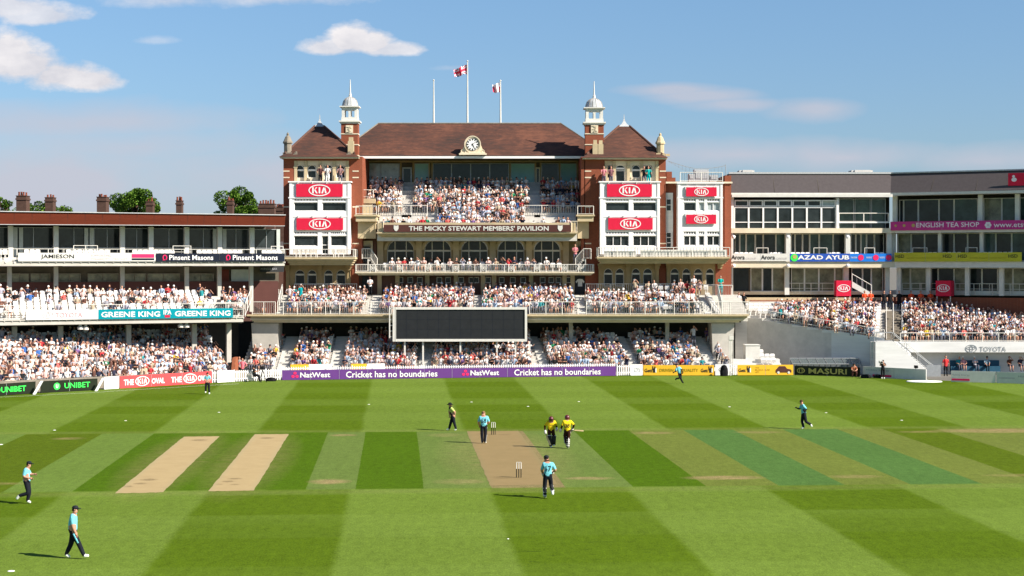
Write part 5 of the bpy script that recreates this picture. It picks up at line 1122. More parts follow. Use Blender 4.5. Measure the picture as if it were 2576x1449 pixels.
B(2138.5,2243,638,658,R1,-2.35,'bright_blue','bright blue board with pink round badges, right stand before the bend',[('nexans',.02,.17,.4,.62,'off_white',0),('nexans',.39,.52,.4,.62,'off_white',0),('nexans',.71,.83,.4,.62,'off_white',0)],'boards along the right stand',badges)
t_=R2.S(2570,-2.2)
B(2250,2570,635,658,R2,-2.2,'yellow_board','long mustard yellow board with small dark lettering on the right stand',[('HSD',.01,.08,.4,.78,'dark_text',.01),('Specialist Access Recruitment Services',.10,.38,.3,.48,'olive_text',-.005),('HSD',.39,.46,.4,.78,'dark_text',.01),('HSD',.51,.58,.4,.78,'dark_text',.01),('Specialist Access Recruitment Services',.60,.88,.3,.48,'olive_text',-.005),('HSD',.90,.97,.4,.78,'dark_text',.01)],'boards along the right stand')
def tea(t,a,b,z0,z1,fr,dd):
    m=MB(fr)
    for p,r in ((.035,.12),(.09,.14),(.15,.17)): disc(m,a+(b-a)*p,z0+(z1-z0)*.55,r,r,dd,n=7)
    m.build('flower',MT['gold'],t); m=MB(fr); cx=a+(b-a)*.625; 
    for i in range(6): disc(m,cx+.18*math.cos(i*1.05),(z0+z1)/2+.18*math.sin(i*1.05),.14,.14,dd,n=8)
    m.build('flower',MT['flag_white'],t)
B(2240,2640,556,581,R2,-2.0,'pink_board','long magenta banner with white lettering and flowers, right stand upper rail',[('ENGLISH TEA SHOP',.17,.57,.32,.85,'flag_white',.01),('www.etsteas.co.uk',.66,1.05,.25,.8,'flag_white',.005)],'boards along the right stand',tea,zf=(zz(581),zz(559)))
B(2536,2660,434,466,R2,-1.75,'red_board','red board with small white figure on the grey roof, right edge','' ,None,lambda t,a,b,z0,z1,fr,dd:(lambda m:(disc(m,a+.55,z0+.55,.25,.2,dd,n=8),disc(m,a+.5,z0+.85,.13,.13,dd,n=8),m.build('emblem',MT['flag_white'],t)))(MB(fr)))
# ---- boundary boards
def seg(px0,px1,h,bm,label,texts=(),grp='boards round the boundary',extra=None,py0=None,lean=0,name='advertising_board',n=None,off=0):
    (xa,ya),(xb,yb)=G(px0,bnd_y(px0)),G(px1,bnd_y(px1)); ang=math.degrees(math.atan2(yb-ya,xb-xa)); Lh=math.dist((xa,ya),(xb,yb))
    fr=Frame(xa,ya,ang); fr.px=None
    t=thing(name,label,'advertising board',((xa+xb)/2,(ya+yb)/2,0),R(ang),grp)
    m=MB(fr); m.box(.02,Lh-.02,off,off+.08,.03,h); m.build('panel',MT[bm],t)
    m=MB(fr); 
    for i in range(max(2,int(Lh/2))+1): s=.15+(Lh-.3)*i/max(2,int(Lh/2)); m.box(s-.03,s+.03,off+.081,off+.5,.0,.05); m.box(s-.02,s+.02,off+.081,off+.12,.03,h-.03)
    m.build('stay',MT['metal_grey'],t)
    nj=int(Lh/2.4)
    if nj>1:
        m=MB(fr)
        for i in range(1,nj): s=Lh*i/nj; m.box(s-.012,s+.012,off-.006,off-.001,.04,h-.01)
        m.build('panel_joint',MT['metal_grey'],t)
    for (s,p0,p1,q0,q1,mt,bold) in texts: text_mb(s,Lh*p0,Lh*p1,.03+(h-.03)*q0,.03+(h-.03)*q1,off-.02,bold=bold,fr=fr).build('lettering',MT[mt],t)
    if extra: extra(t,0,Lh,.03,h,fr,off-.02)
    return t,fr,Lh
def bdisc(mt,p,r):
    def f(t,a,b,z0,z1,fr,dd): m=MB(fr); disc(m,a+(b-a)*p,(z0+z1)/2,r,r,dd); m.build('emblem',MT[mt],t)
    return f
seg(-60,90,.92,'black_board','black board with green capitals cut by the left edge of the photo',[('UNIBET',.41,.83,.25,.72,'green_text',.015)],extra=bdisc('green_text',.35,.24))
seg(102,246,.92,'black_board','black board with green capitals and round green emblem, left boundary',[('UNIBET',.41,.86,.28,.75,'green_text',.015)],extra=multi(bdisc('green_text',.28,.27),lambda t,a,b,z0,z1,fr,dd:text_mb('U',a+(b-a)*.26,a+(b-a)*.30,z0+.3,z0+.6,dd-.02,bold=.03,fr=fr).build('lettering',MT['white_paint'],t)))
for px,l in ((95,'left white slanting prop between the two black boards'),(250,'right white slanting prop at the end of the black boards')):
    x,y=G(px,bnd_y(px)+2); m=MB(); m.hexa([(x-.25,y-.5,.02),(x-.05,y-.5,.02),(x-.05,y-.35,.02),(x-.25,y-.35,.02)],[(x+.18,y+.1,1.0),(x+.38,y+.1,1.0),(x+.38,y+.2,1.0),(x+.18,y+.2,1.0)]); m.top('board_prop',MT['white_paint'],l,'board prop',group='white props at the black boards')
seg(262,300,1.0,'white_paint','small white gate panel with pale grey monogram left of the red board',[('ØS',.25,.75,.3,.72,'pale_text',0)],name='gate_panel')
def ovl(t,a,b,z0,z1,fr,dd):
    m=MB(fr)
    for p in (.235,.755): oval_logo(m,a+(b-a)*p,(z0+z1)/2,(b-a)*.15,(z1-z0)*.82,dd)
    m.build('logo',MT['white_paint'],t)
seg(301.5,533,.98,'coral_board','bright red boundary board with white capitals and two oval logos',[('THE',.04,.145,.22,.70,'white_paint',.03),('OVAL',.335,.475,.22,.70,'white_paint',.03),('THE',.545,.66,.22,.70,'white_paint',.03),('OVAL',.84,.975,.22,.70,'white_paint',.03)],extra=ovl)
def nat(t,a,b,z0,z1,fr,dd):
    m=MB(fr)
    for p in (.038,.54):
        cx,cz=a+(b-a)*p,(z0+z1)/2-.02
        for dx_,dz_ in ((0,.17),(-.17,-.1),(.17,-.1)): m.prism([(cx+dx_+.15*math.cos(R(60*i+30)),cz+dz_+.13*math.sin(R(60*i+30))) for i in range(6)],dd,dd+.02)
    m.build('logo',MT['pink_logo'],t)
seg(709,1550,.86,'purple_board','very long purple board with white slogan along the boundary below the pavilion',[('NatWest',.053,.140,.22,.75,'white_paint',.02),('Cricket has no boundaries',.186,.456,.15,.80,'white_paint',.012),('NatWest',.555,.641,.22,.75,'white_paint',.02),('Cricket has no boundaries',.687,.952,.15,.80,'white_paint',.012)],extra=nat)
def getm(ps):
    def f(t,a,b,z0,z1,fr,dd):
        m=MB(fr)
        for p in ps: cx=a+(b-a)*p; m.box(cx-.10,cx+.10,dd,dd+.02,z0+.25,z0+.62); m.box(cx-.16,cx-.08,dd,dd+.02,z0+.45,z0+.8); m.box(cx+.02,cx+.12,dd,dd+.02,z0+.6,z0+.78)
        m.build('emblem',MT['dark_text'],t); m=MB(fr)
        for p in ps: cx=a+(b-a)*p; m.box(cx+.10,cx+.2,dd,dd+.02,z0+.25,z0+.62)
        m.build('emblem',MT['white_paint'],t)
    return f
seg(1618,1797,.93,'amber_board','amber yellow boundary board with black capitals behind the diving fielder',[('Gett',.02,.13,.3,.66,'dark_text',.02),('DRIVEN BY QUALITY',.23,.775,.28,.66,'olive_text',.01),('Gett',.81,.91,.3,.66,'dark_text',.02)],extra=getm((.155,.945)))
def cab(t,a,b,z0,z1,fr,dd):
    m=MB(fr); x=a+(b-a)*.68; w_=(b-a)*.285; z=z0+.22
    m.prism([(x,z),(x+w_,z),(x+w_,z+.2),(x+w_*.93,z+.28),(x+w_*.72,z+.34),(x+w_*.60,z+.56),(x+w_*.22,z+.56),(x+w_*.1,z+.36),(x+w_*.02,z+.26)],dd,dd+.02); m.build('cab_picture',MT['brown_board'],t)
    m=MB(fr)
    for p in (.18,.83): disc(m,x+w_*p,z,.11,.11,dd-.015)
    m.build('wheel_picture',MT['off_white'],t); getm((.2,))(t,a,b,z0,z1,fr,dd)
seg(1855,1996,.93,'amber_board','amber yellow boundary board with a black taxi picture at its right end',[('Gett',.02,.15,.3,.66,'dark_text',.02),('THE',.32,.39,.66,.8,'olive_text',0),('BLACK CAB',.32,.58,.44,.6,'olive_text',0),('APP',.32,.39,.22,.38,'olive_text',0)],extra=cab)
seg(1998,2164,.85,'black_board','black boundary board with gold capitals below the glass dugout',[('MASURI',.22,.80,.2,.78,'gold',.02)],extra=lambda t,a,b,z0,z1,fr,dd:(lambda m:(ring(m,a+.6,(z0+z1)/2,.35,.25,.07,dd),ring(m,a+.6,(z0+z1)/2,.15,.25,.05,dd),m.build('emblem',MT['gold'],t)))(MB(fr)))
seg(2170,2330,.95,'off_white','pale board with a dull pink panel behind the standing cameraman',[('Hobley Energy',.06,.43,.6,.78,'grey_text',0)],extra=rect('pink_logo',.16,.46,.1,.3))
seg(2392,2505,.95,'off_white','pale board with pinkish panel below the seated substitutes',[('Hobley Energy',.02,.42,.52,.72,'grey_text',0)],extra=rect('pink_logo',.02,.42,.12,.3))
seg(2506,2640,.95,'off_white','pale board with blue-grey lettering at the right edge of the photo',[('Hobley Energy',.42,.9,.52,.72,'grey_text',0)],extra=rect('pale_text',.05,.35,.4,.52))
# behind the purple board: low yellow and white boards and the picket fence
def picket(px0,px1,h=1.05,off=.5,lab='',step=.2):
    (xa,ya),(xb,yb)=G(px0,bnd_y(px0)),G(px1,bnd_y(px1)); ang=math.degrees(math.atan2(yb-ya,xb-xa)); Lh=math.dist((xa,ya),(xb,yb)); fr=Frame(xa,ya,ang)
    t=thing('picket_fence',lab,'fence',((xa+xb)/2,(ya+yb)/2+off,0),R(ang),'white picket fences round the boundary')
    m=MB(fr); 
    for z in (.25,h-.2): m.box(0,Lh,off+.03,off+.07,z,z+.07)
    m.build('rail',MT['white_paint'],t); m=MB(fr)
    for i in range(int(Lh/step)+1): m.prism([(i*step,.05),(i*step+.085,.05),(i*step+.085,h-.08),(i*step+.042,h),(i*step,h-.08)],off,off+.025)
    m.build('pickets',MT['white_paint'],t); m=MB(fr)
    for i in range(int(Lh/2)+1): s=min(Lh-.1,i*2.0); m.box(s,s+.09,off+.075,off+.15,0,h+.03)
    m.build('post',MT['white_paint'],t)
picket(534,668,1.0,.02,'white picket fence between the red board and the purple board'); picket(669,709,1.0,.03,'short white picket fence at the left end of the purple board')
picket(709,1552,1.12,.6,'long white picket fence standing behind the purple board',.2); picket(1552,1586,1.0,.02,'short white picket fence right of the purple board'); picket(1838,1853,1.0,.02,'narrow white picket fence beside the sight mast')
seg(545,590,1.0,'white_paint','white panel with pale monogram on the picket fence, left',[('ØS',.3,.7,.3,.7,'pale_text',0)],name='gate_panel',off=-.08)
seg(1587,1617,1.0,'white_paint','white gate panel with grey monogram left of the amber board',[('ØS',.25,.8,.3,.72,'grey_text',0)],name='gate_panel'); seg(1799,1836,1.0,'white_paint','white gate panel with grey monogram behind the dark equipment',[('ØS',.25,.75,.35,.75,'grey_text',0)],name='gate_panel')
for a,b,c,l in ((732,779,'amber_board','short yellow board peeping over the purple board, far left'),(779,838,'white_paint','white board peeping over the purple board beside the left yellow one'),(885,926,'amber_board','short yellow board peeping over the purple board, second from left'),(926,972,'white_paint','white board peeping over the purple board beside the second yellow one')):
    seg(a,b,1.28,c,l,grp='low boards behind the purple board',off=.9)
# ================================================================ SMALL STRUCTURES AND BACKGROUND
# white sight box, steps and seats beside the pavilion
m=MB(); x0,x1,z0,z1=rx(1876,1912,869,925,156.2); m.box(x0,x1,156.2,157.8,0,z1); m.box(x0-.05,x1+.05,156.15,157.85,z1,z1+.05); m.top('white_kiosk',MT['off_white'],'white box kiosk standing against the grey sloping wall','kiosk')
m=MB(); x=PX(1839,154.3); m.box(x-.07,x+.07,154.2,154.34,0,PZ(847,154)); m.box(x-.2,x-.13,154.2,154.34,0,PZ(852,154)); m.box(x+.13,x+.19,154.2,154.34,0,PZ(855,154))
for i in range(7): m.box(x-.19,x+.19,154.23,154.28,.6+.5*i,.64+.5*i)
m.box(x-.18,x+.22,154.15,154.4,PZ(855,154),PZ(845,154)); m.top('camera_mast',MT['metal_white'],'tall white lattice mast with a box on top right of the lower stand','mast')
t=thing('dugout','glass-roofed players dugout with rows of seats behind the black board','dugout',(PX(2078,154.6),154.6,0))
x0,x1=PX(1992,154.6),PX(2166,154.6)
m=MB(); m.hexa([(x0,154.2,0.95),(x1,154.2,0.95),(x1,155.8,1.38),(x0,155.8,1.38)],[(x0,154.2,0.98),(x1,154.2,0.98),(x1,155.8,1.41),(x0,155.8,1.41)]); m.box(x0,x1,155.8,155.85,.3,1.38); m.build('canopy',MT['clear_glass'],t)
m=MB()
for i in range(9): x=x0+(x1-x0)*i/8; m.tube((x,154.2,1.0),(x,155.8,1.42),.03,n=4); m.tube((x,155.8,0),(x,155.8,1.42),.03,n=4); 
m.tube((x0,154.2,0.97),(x1,154.2,0.97),.035,n=4); m.tube((x0,155.8,1.40),(x1,155.8,1.40),.035,n=4)
for x in (x0,x1): m.tube((x,154.25,0),(x,154.25,0.97),.035,n=4)
m.build('frame',MT['metal_grey'],t)
m=MB(); m.box(x0+.1,x1-.1,154.9,155.5,0,.4)
for i in range(12): x=x0+.3+(x1-x0-.6)*i/11; m.box(x-.2,x+.2,154.95,155.3,.41,.5); m.box(x-.2,x+.2,155.3,155.36,.5,.9)
m.build('bench',MT['metal_grey'],t)
# flat white covers on the grass in front of the gate
m=MB(); x,y=G(2325,961); m.lathe(x,y,[(1.48,.012),(1.5,.04),(1.45,.09)],28,sy=.55*1.2); m.top('pitch_cover',MT['white_disc'],'flat white oval cover lying on the grass by the gate','cover',(x,y,.012))
# empty seating strip on the far right bench
m=MB(); x0,x1=PX(2392,155),PX(2516,155); m.box(x0,x1,154.9,155.3,.25,.75); m.box(x0,x1,155.3,155.4,.75,1.25); m.top('team_bench',MT['blue_board'] if False else mat('bench_blue',(.03,.09,.14),.6),'dark blue padded bench under the grey wall with seated substitutes','bench')
# cameras on tripods
def tripod_cam(px,py,h,label,low=False):
    x,y=G(px,py); t=thing('camera_tripod',label,'camera',(x,y,0)); m=MB()
    for a in (20,140,260): m.tube((x+.35*math.cos(R(a)),y+.35*math.sin(R(a)),.0),(x,y,h*.8),.03,n=4)
    m.build('tripod_legs',MT['suit_black'],t); m=MB(); m.box(x-.12,x+.12,y-.25,y+.2,h*.8,h); m.tube((x,y-.25,h*.9),(x,y-.45,h*.9),.09,.11,8); m.build('camera_body',MT['suit_black'],t)
tripod_cam(2304,953,1.15,'small black camera on a tripod right of the standing cameraman')
tripod_cam(660,962,1.35,'black television camera on its mount at the left picket fence')
for px,py,w_,l in ((1821,946,.7,'dark equipment case at the white gate panel beside the mast'),(2178,951,.9,'dark kit bag on the grass left of the cameraman'),(2207,951,.7,'smaller dark kit bag on the grass at the feet of the cameraman'),(682,959,.9,'flat dark kit pile on the grass right of the television camera')):
    x,y=G(px,py); m=MB(); h=.95 if px==1821 else .32
    m.lathe(x,y-.1,[(w_*.5,0.01),(w_*.55,h*.3),(w_*.5,h*.7),(w_*.3,h)],8,sy=.5,rot=.4); m.box(x-w_*.1,x+w_*.1,y-.35,y+.0,h*.7,h*1.05); m.top('kit_bag',MT['suit_black'],l,'kit bag')
# floodlit speaker boxes etc are left out; houses behind the left stand: roofs hidden, chimneys show
def house(px,w_px,ytop,Y,dep,pots,label,shade='brick_dull'):
    X0,X1=PX(px-w_px/2,Y),PX(px+w_px/2,Y); xm=(X0+X1)/2; zt=PZ(ytop,Y); t=thing('terraced_house',label,'house',(xm,Y,0),0,'terraced houses behind the left stand')
    m=MB(); hw=4.2; m.box(xm-hw,xm+hw,Y-2,Y+6,0,9.5); m.build('wall',MT['brick_dull'],t)
    m=MB(); m.hexa([(xm-hw,Y-2.2,9.5),(xm+hw,Y-2.2,9.5),(xm+hw,Y+6.2,9.5),(xm-hw,Y+6.2,9.5)],[(xm-hw,Y+2,12.6),(xm+hw,Y+2,12.6),(xm+hw,Y+2.1,12.6),(xm-hw,Y+2.1,12.6)]); m.build('roof',MT['grey_roof'],t)
    m=MB(); m.box(X0,X1,Y-dep/2,Y+dep/2,8,zt); m.box(X0-.08,X1+.08,Y-dep/2-.08,Y+dep/2+.08,zt-.45,zt-.25); m.box(X0-.05,X1+.05,Y-dep/2-.05,Y+dep/2+.05,zt,zt+.08); c=m.build('chimney',MT['chimney_brick'],t)
    for i in range(pots): 
        m=MB(); x=X0+(X1-X0)*(i+.5)/pots; y=Y+random.uniform(-.3,.3); h=random.uniform(.2,.5); m.lathe(x,y,[(.13,zt+.08),(.10,zt+.08+h*.8),(.13,zt+.08+h),(.1,zt+.1+h)],8); m.build('chimney_pot',MT['chimney_pot'],c)
for a in [(58,25,494,205,1.6,4,'house whose broad chimney rises at the far left above the brown fascia'),(127,20,498,208,1.4,3,'house with chimney second from the left above the fascia'),(259,23,497,205,1.6,4,'house with tall chimney left of the round middle tree'),(378,17,508,212,1.2,2,'house with plain chimney in front of the right side of the middle tree'),(452,14,506,215,1.2,3,'house with slim lone chimney against the sky'),(580,14,506,210,1.2,3,'house with slim chimney in front of the right tree'),(672,40,514,215,1.5,6,'house with the widest chimney stack beside the pavilion tower'),(702,24,522,219,1.5,5,'house with chimney tucked behind the tower and the wide stack')]: house(*a)
# trees beyond the houses
leafm=[]
def leaf_mat(n,c): m=mat(n,c,.6,.35,.8,spec=.08); return m
LM=[leaf_mat('leaf_dark',(.055,.115,.015)),leaf_mat('leaf_mid',(.10,.185,.022)),leaf_mat('leaf_light',(.15,.24,.03))]
def tree(px,py,Y,rp,hp,label,n=15000,seed=1):
    rnd=random.Random(seed); x=PX(px,Y); zc=PZ(py,Y); r=rp/F*Y; h=hp/F*Y
    t=thing('broadleaf_tree',label,'tree',(x,Y,0),0,'trees behind the left stand'); m=MB(); m.tube((x,Y,0),(x,Y,zc-h*.4),.5,.3,8)
    lobes=[]
    for i in range(22):
        a=rnd.uniform(0,2*math.pi); q=rnd.uniform(.3,.85); zz_=rnd.uniform(-.7,.85); s=math.sqrt(max(0,1-zz_*zz_*.8))
        c=(x+r*q*s*math.cos(a),Y+r*q*s*math.sin(a),zc+h*zz_*.75); lobes.append((c,rnd.uniform(.16,.38)*r)); m.tube((x,Y,zc-h*.6),c,.16,.04,5)
    m.build('trunk',MT['bark'],t,smooth=True); b=MB()
    for i in range(n):
        c,lr=lobes[rnd.randrange(22)]
        while True:
            v=Vector((rnd.uniform(-1,1),rnd.uniform(-1,1),rnd.uniform(-1,1)))
            if .25<v.length<1: break
        v=v.normalized()*(v.length**.45); p=Vector(c)+Vector((v.x*lr,v.y*lr,v.z*lr*.85)); s=rnd.uniform(.09,.20)
        a1=Vector((rnd.uniform(-1,1),rnd.uniform(-1,1),rnd.uniform(-1,1))).normalized(); a2=a1.cross(Vector((rnd.random(),rnd.random(),rnd.random()))).normalized()
        b.face([tuple(p+a1*s),tuple(p+a2*s*.6),tuple(p-a1*s),tuple(p-a2*s*.6)],min(2,max(0,int(rnd.gauss(1.0,.75)+.3))),raw=True)
    b.build('crown',LM,t)
tree(344,522,235,66,56,'round bushy tree in the middle, between two brick chimneys',seed=3); tree(596,524,240,66,60,'broad tree left of the widest chimney stack, near the pavilion',seed=5)
tree(5,528,240,30,44,'tree cut by the left edge of the photo',2600,7); tree(92,535,245,60,34,'low tree behind the two left chimneys',3600,9); tree(150,540,250,32,26,'small tree top right of the second chimney',1600,11)
# ================================================================ PLAYERS AND OTHER STANDING FIGURES
BASE=dict(pel=(0,0,.96),sp=(0,0,1.15),ch=(0,0,1.36),nk=(0,0,1.53),hd=(0,-.01,1.62),ht=(0,-.01,1.76),
 sl=(-.19,0,1.45),el=(-.26,0,1.17),wl=(-.27,-.06,.93),sr=(.19,0,1.45),er=(.26,0,1.17),wr=(.27,-.06,.93),
 hl=(-.10,0,.92),kl=(-.11,-.01,.50),al=(-.11,.03,.10),tl=(-.12,-.15,.045),hr=(.10,0,.92),kr=(.11,-.01,.50),ar=(.11,.03,.10),tr=(.12,-.15,.045))
RAD=dict(pel=.158,sp=.155,ch=.168,nk=.07,hd=.102,ht=.085,sl=.10,el=.062,wl=.04,sr=.10,er=.062,wr=.04,hl=.122,kl=.092,al=.072,tl=.05,hr=.122,kr=.092,ar=.072,tr=.05)
EDG=[('pel','sp','top'),('sp','ch','top'),('ch','nk','neck'),('nk','hd','skin'),('hd','ht','skin'),('ch','sl','top'),('sl','el','sleeve'),('el','wl','arm'),('ch','sr','top'),('sr','er','sleeve'),('er','wr','arm'),('pel','hl','leg'),('hl','kl','leg'),('kl','al','leg'),('al','tl','shoe'),('pel','hr','leg'),('hr','kr','leg'),('kr','ar','leg'),('ar','tr','shoe')]
def figure(label,x,y,z,pose,top,leg,shoe='shoe_white',arm='skin',sc_=1.0,face=(0,-1),hat=None,cat='person',group=None,sub=2,fat=1.0,sleeve=None):
    J=dict(BASE); J.update(pose); J={k:Vector(v)*sc_ for k,v in J.items()}
    names=list(BASE); idx={n:i for i,n in enumerate(names)}
    me=bpy.data.meshes.new('person'); me.from_pydata([tuple(J[n]) for n in names],[(idx[a],idx[b]) for a,b,_ in EDG],[])
    o=bpy.data.objects.new('tmp',me); C.objects.link(o); mod=o.modifiers.new('Skin','SKIN'); mod.use_smooth_shade=True
    for n in names:
        sv=me.skin_vertices[0].data[idx[n]]; r=RAD[n]*sc_*(fat if n in('pel','sp','ch') else 1); sv.radius=(r,r); sv.use_root=(n=='pel')
    s=o.modifiers.new('Sub','SUBSURF'); s.levels=sub
    dg=bpy.context.evaluated_depsgraph_get(); bm=bpy.data.meshes.new_from_object(o.evaluated_get(dg)); bpy.data.objects.remove(o)
    mats=[MT[top],MT[leg],MT[shoe],MT['skin'],MT[arm],MT[sleeve or top],MT['hair_dark']]; bm.materials.clear()
    v=[p.co.copy() for p in bm.vertices]; f=[tuple(p.vertices) for p in bm.polygons]; segs=[(J[a],J[b],c) for a,b,c in EDG]
    mi=[]
    for q in f:
        c=sum((v[i] for i in q),Vector())/len(q); best=None
        for a,b,l in segs:
            d=b-a; t=max(0,min(1,(c-a).dot(d)/d.length_squared)); dist=(c-(a+d*t)).length
            if l=='skin': dist*=1.0
            if best is None or dist<best[0]: best=(dist,l,t)
        l=best[1]; mi.append({'top':0,'leg':1,'shoe':2,'skin':3,'arm':4,'sleeve':5 if best[2]<.8 else 4,'neck':0 if best[2]<.7 else 3}[l])
    mb=MB(); mb.v=[tuple(p) for p in v]; mb.f=list(f); mb.m=mi
    # hands: palm, four unequal curled fingers and a thumb leaving the side
    for s_,e in (('wl','el'),('wr','er')):
        w_=J[s_]; d=(w_-J[e]).normalized(); side=d.cross(Vector((0,1,.2))).normalized(); nrm=d.cross(side).normalized()
        mb.tube(w_-d*.01,w_+d*.085,.034,.04,6,4,raw=True)
        for i,(ln,off) in enumerate(((.07,-.03),(.082,-.01),(.077,.011),(.06,.03))):
            p0=w_+d*.08+side*off; p1=p0+d*ln*.6+nrm*.006; p2=p1+d*ln*.35+nrm*.03; mb.tube(p0,p1,.0105,.0095,5,4,raw=True); mb.tube(p1,p2,.0095,.007,5,4,raw=True)
        p0=w_+d*.03+side*-.035; p1=p0-side*.03+d*.035; mb.tube(p0,p1,.012,.0105,5,4,raw=True); mb.tube(p1,p1+d*.03,.0105,.008,5,4,raw=True)
    # face: nose, ears, eyes, mouth
    F_=Vector((face[0],face[1],0)).normalized(); S_=Vector((-F_.y,F_.x,0)); H_=(J['hd']+J['ht'])/2
    mb.tube(H_+F_*.085+Vector((0,0,.0)),H_+F_*.118-Vector((0,0,.035)),.010,.016,5,3,raw=True)
    for k in (-1,1):
        mb.tube(H_+S_*k*.088-Vector((0,0,.03)),H_+S_*k*.10+Vector((0,0,.015)),.016,.014,5,3,raw=True); mb.tube(H_+F_*.088+S_*k*.034+Vector((0,0,.012)),H_+F_*.100+S_*k*.034+Vector((0,0,.012)),.011,n=5,m=6,raw=True)
    mb.tube(H_+F_*.088-S_*.025-Vector((0,0,.065)),H_+F_*.088+S_*.025-Vector((0,0,.065)),.006,n=4,m=6,raw=True)
    t=thing('person',label,cat,(x,y,z),0,group)
    def put(b_,name,mm,smooth=True):
        me_=b_.mesh(name,mm,None,smooth); oo=bpy.data.objects.new(name,me_); C.objects.link(oo); oo.parent=t; WM[oo]=WM[t]; return oo
    put(mb,'body',mats)
    def dome(m_,r,z0,z1,squash=1.0,name='hair',mat_='hair_dark',back=.0):
        c=H_-F_*back; m_.lathe(c.x,c.y,[(r*1.0,H_.z+z0),(r*1.06,H_.z+z0+(z1-z0)*.3),(r*.95,H_.z+z0+(z1-z0)*.6),(r*.65,H_.z+z0+(z1-z0)*.88),(r*.2,H_.z+z1)],12)
    if hat:
        kind,mm=hat; b_=MB()
        if kind=='hair': dome(b_,.094*sc_,.0,.118,back=.012)
        if kind=='cap': dome(b_,.105*sc_,.02,.13); b_.hexa([tuple(H_+S_*.075+F_*.07+Vector((0,0,.03))),tuple(H_+S_*.05+F_*.19+Vector((0,0,.015))),tuple(H_-S_*.05+F_*.19+Vector((0,0,.015))),tuple(H_-S_*.075+F_*.07+Vector((0,0,.03)))],[tuple(H_+S_*.075+F_*.07+Vector((0,0,.045))),tuple(H_+S_*.05+F_*.19+Vector((0,0,.03))),tuple(H_-S_*.05+F_*.19+Vector((0,0,.03))),tuple(H_-S_*.075+F_*.07+Vector((0,0,.045)))])
        if kind=='brim': dome(b_,.108*sc_,.02,.135); b_.lathe(H_.x,H_.y,[(.10,H_.z+.03),(.205,H_.z+.0),(.205,H_.z+.012),(.10,H_.z+.05)],14)
        if kind=='helmet':
            dome(b_,.13*sc_,-.06,.155,back=.01); b_.hexa([tuple(H_+S_*.10+F_*.08+Vector((0,0,.04))),tuple(H_+S_*.07+F_*.2+Vector((0,0,.02))),tuple(H_-S_*.07+F_*.2+Vector((0,0,.02))),tuple(H_-S_*.10+F_*.08+Vector((0,0,.04)))],[tuple(H_+S_*.10+F_*.08+Vector((0,0,.06))),tuple(H_+S_*.07+F_*.2+Vector((0,0,.035))),tuple(H_-S_*.07+F_*.2+Vector((0,0,.035))),tuple(H_-S_*.10+F_*.08+Vector((0,0,.06)))])
        put(b_,{'hair':'hair','cap':'cap','brim':'hat','helmet':'helmet'}[kind],MT[mm])
        if kind in('cap',): b_=MB(); dome(b_,.092*sc_,-.045,.03,back=.02); put(b_,'hair',MT['hair_dark'])
        if kind=='helmet':
            b_=MB()
            for k in range(4):
                for i in range(6):
                    a0,a1=R(-60+20*i),R(-40+20*i); zz_=H_.z-.02-.028*k
                    p=[H_+(F_*math.cos(a)+S_*math.sin(a))*.145 for a in (a0,a1)]; b_.tube((p[0].x,p[0].y,zz_),(p[1].x,p[1].y,zz_),.006,n=4,raw=True)
            put(b_,'face_grille',MT['suit_black'])
    return t,J,put
def on_back(t,put,J,txt,name=None,w_=.27,h=.22,zc=1.28,ty=.03,mt='trouser_navy',ydir=-1,xc=0,small=None,rad=.20):
    m=MB(); x=J['ch'].x+xc; z=zc
    text_mb(txt,x-w_/2,x+w_/2,z-h/2,z+h/2,J['ch'].y+ydir*rad,mb=m,bold=.025)
    if small: text_mb(small,x-.13,x+.13,z+h/2+.04,z+h/2+.075,J['ch'].y+ydir*(rad-.01),mb=m)
    put(m,'shirt_number',MT[mt],False)
def trim(put,J,mt='trouser_navy',col=None):
    m=MB(); 
    for a,b in (('hl','kl'),('kl','al'),('hr','kr'),('kr','ar')):
        s=-1 if a[1]=='l' else 1; A,B_=J[a],J[b]; o=Vector((s*.085,-.02,0)); o2=Vector((s*.066,-.02,0)); m.tube(A+o,B_+o2,.012,n=4,raw=True)
    put(m,'side_stripe',MT['off_white'],False)
BL='shirt_blue'; NV='trouser_navy'
# 1 nearest fielder, walking right
def foot(px,py): return G(px,py)
x,y=foot(187,1406)
t,J,put=figure('tallest-looking fielder in pale blue shirt walking right, bottom left corner',x,y,0,dict(pel=(-.05,0,.95),sp=(-.06,0,1.14),ch=(-.06,0,1.36),nk=(.0,0,1.53),hd=(.03,0,1.61),ht=(.03,0,1.74),
 sl=(-.03,-.17,1.44),el=(.0,-.20,1.13),wl=(.09,-.19,.90),sr=(-.05,.17,1.44),er=(-.12,.2,1.16),wr=(-.02,.2,.92),
 hl=(-.04,-.08,.92),kl=(.17,-.09,.54),al=(.36,-.09,.11),tl=(.52,-.09,.13),hr=(-.05,.09,.92),kr=(-.13,.09,.50),ar=(-.31,.09,.12),tr=(-.16,.09,.05)),BL,NV,sc_=1.0,face=(1,0),hat=('cap','cap_dark'),fat=1.08)
m=MB(); m.tube((.02,-.19,.88),(.17,-.18,.56),.035,.03,6,raw=True); put(m,'thigh_panel',MT['shirt_blue'])
x,y=foot(68,1268)
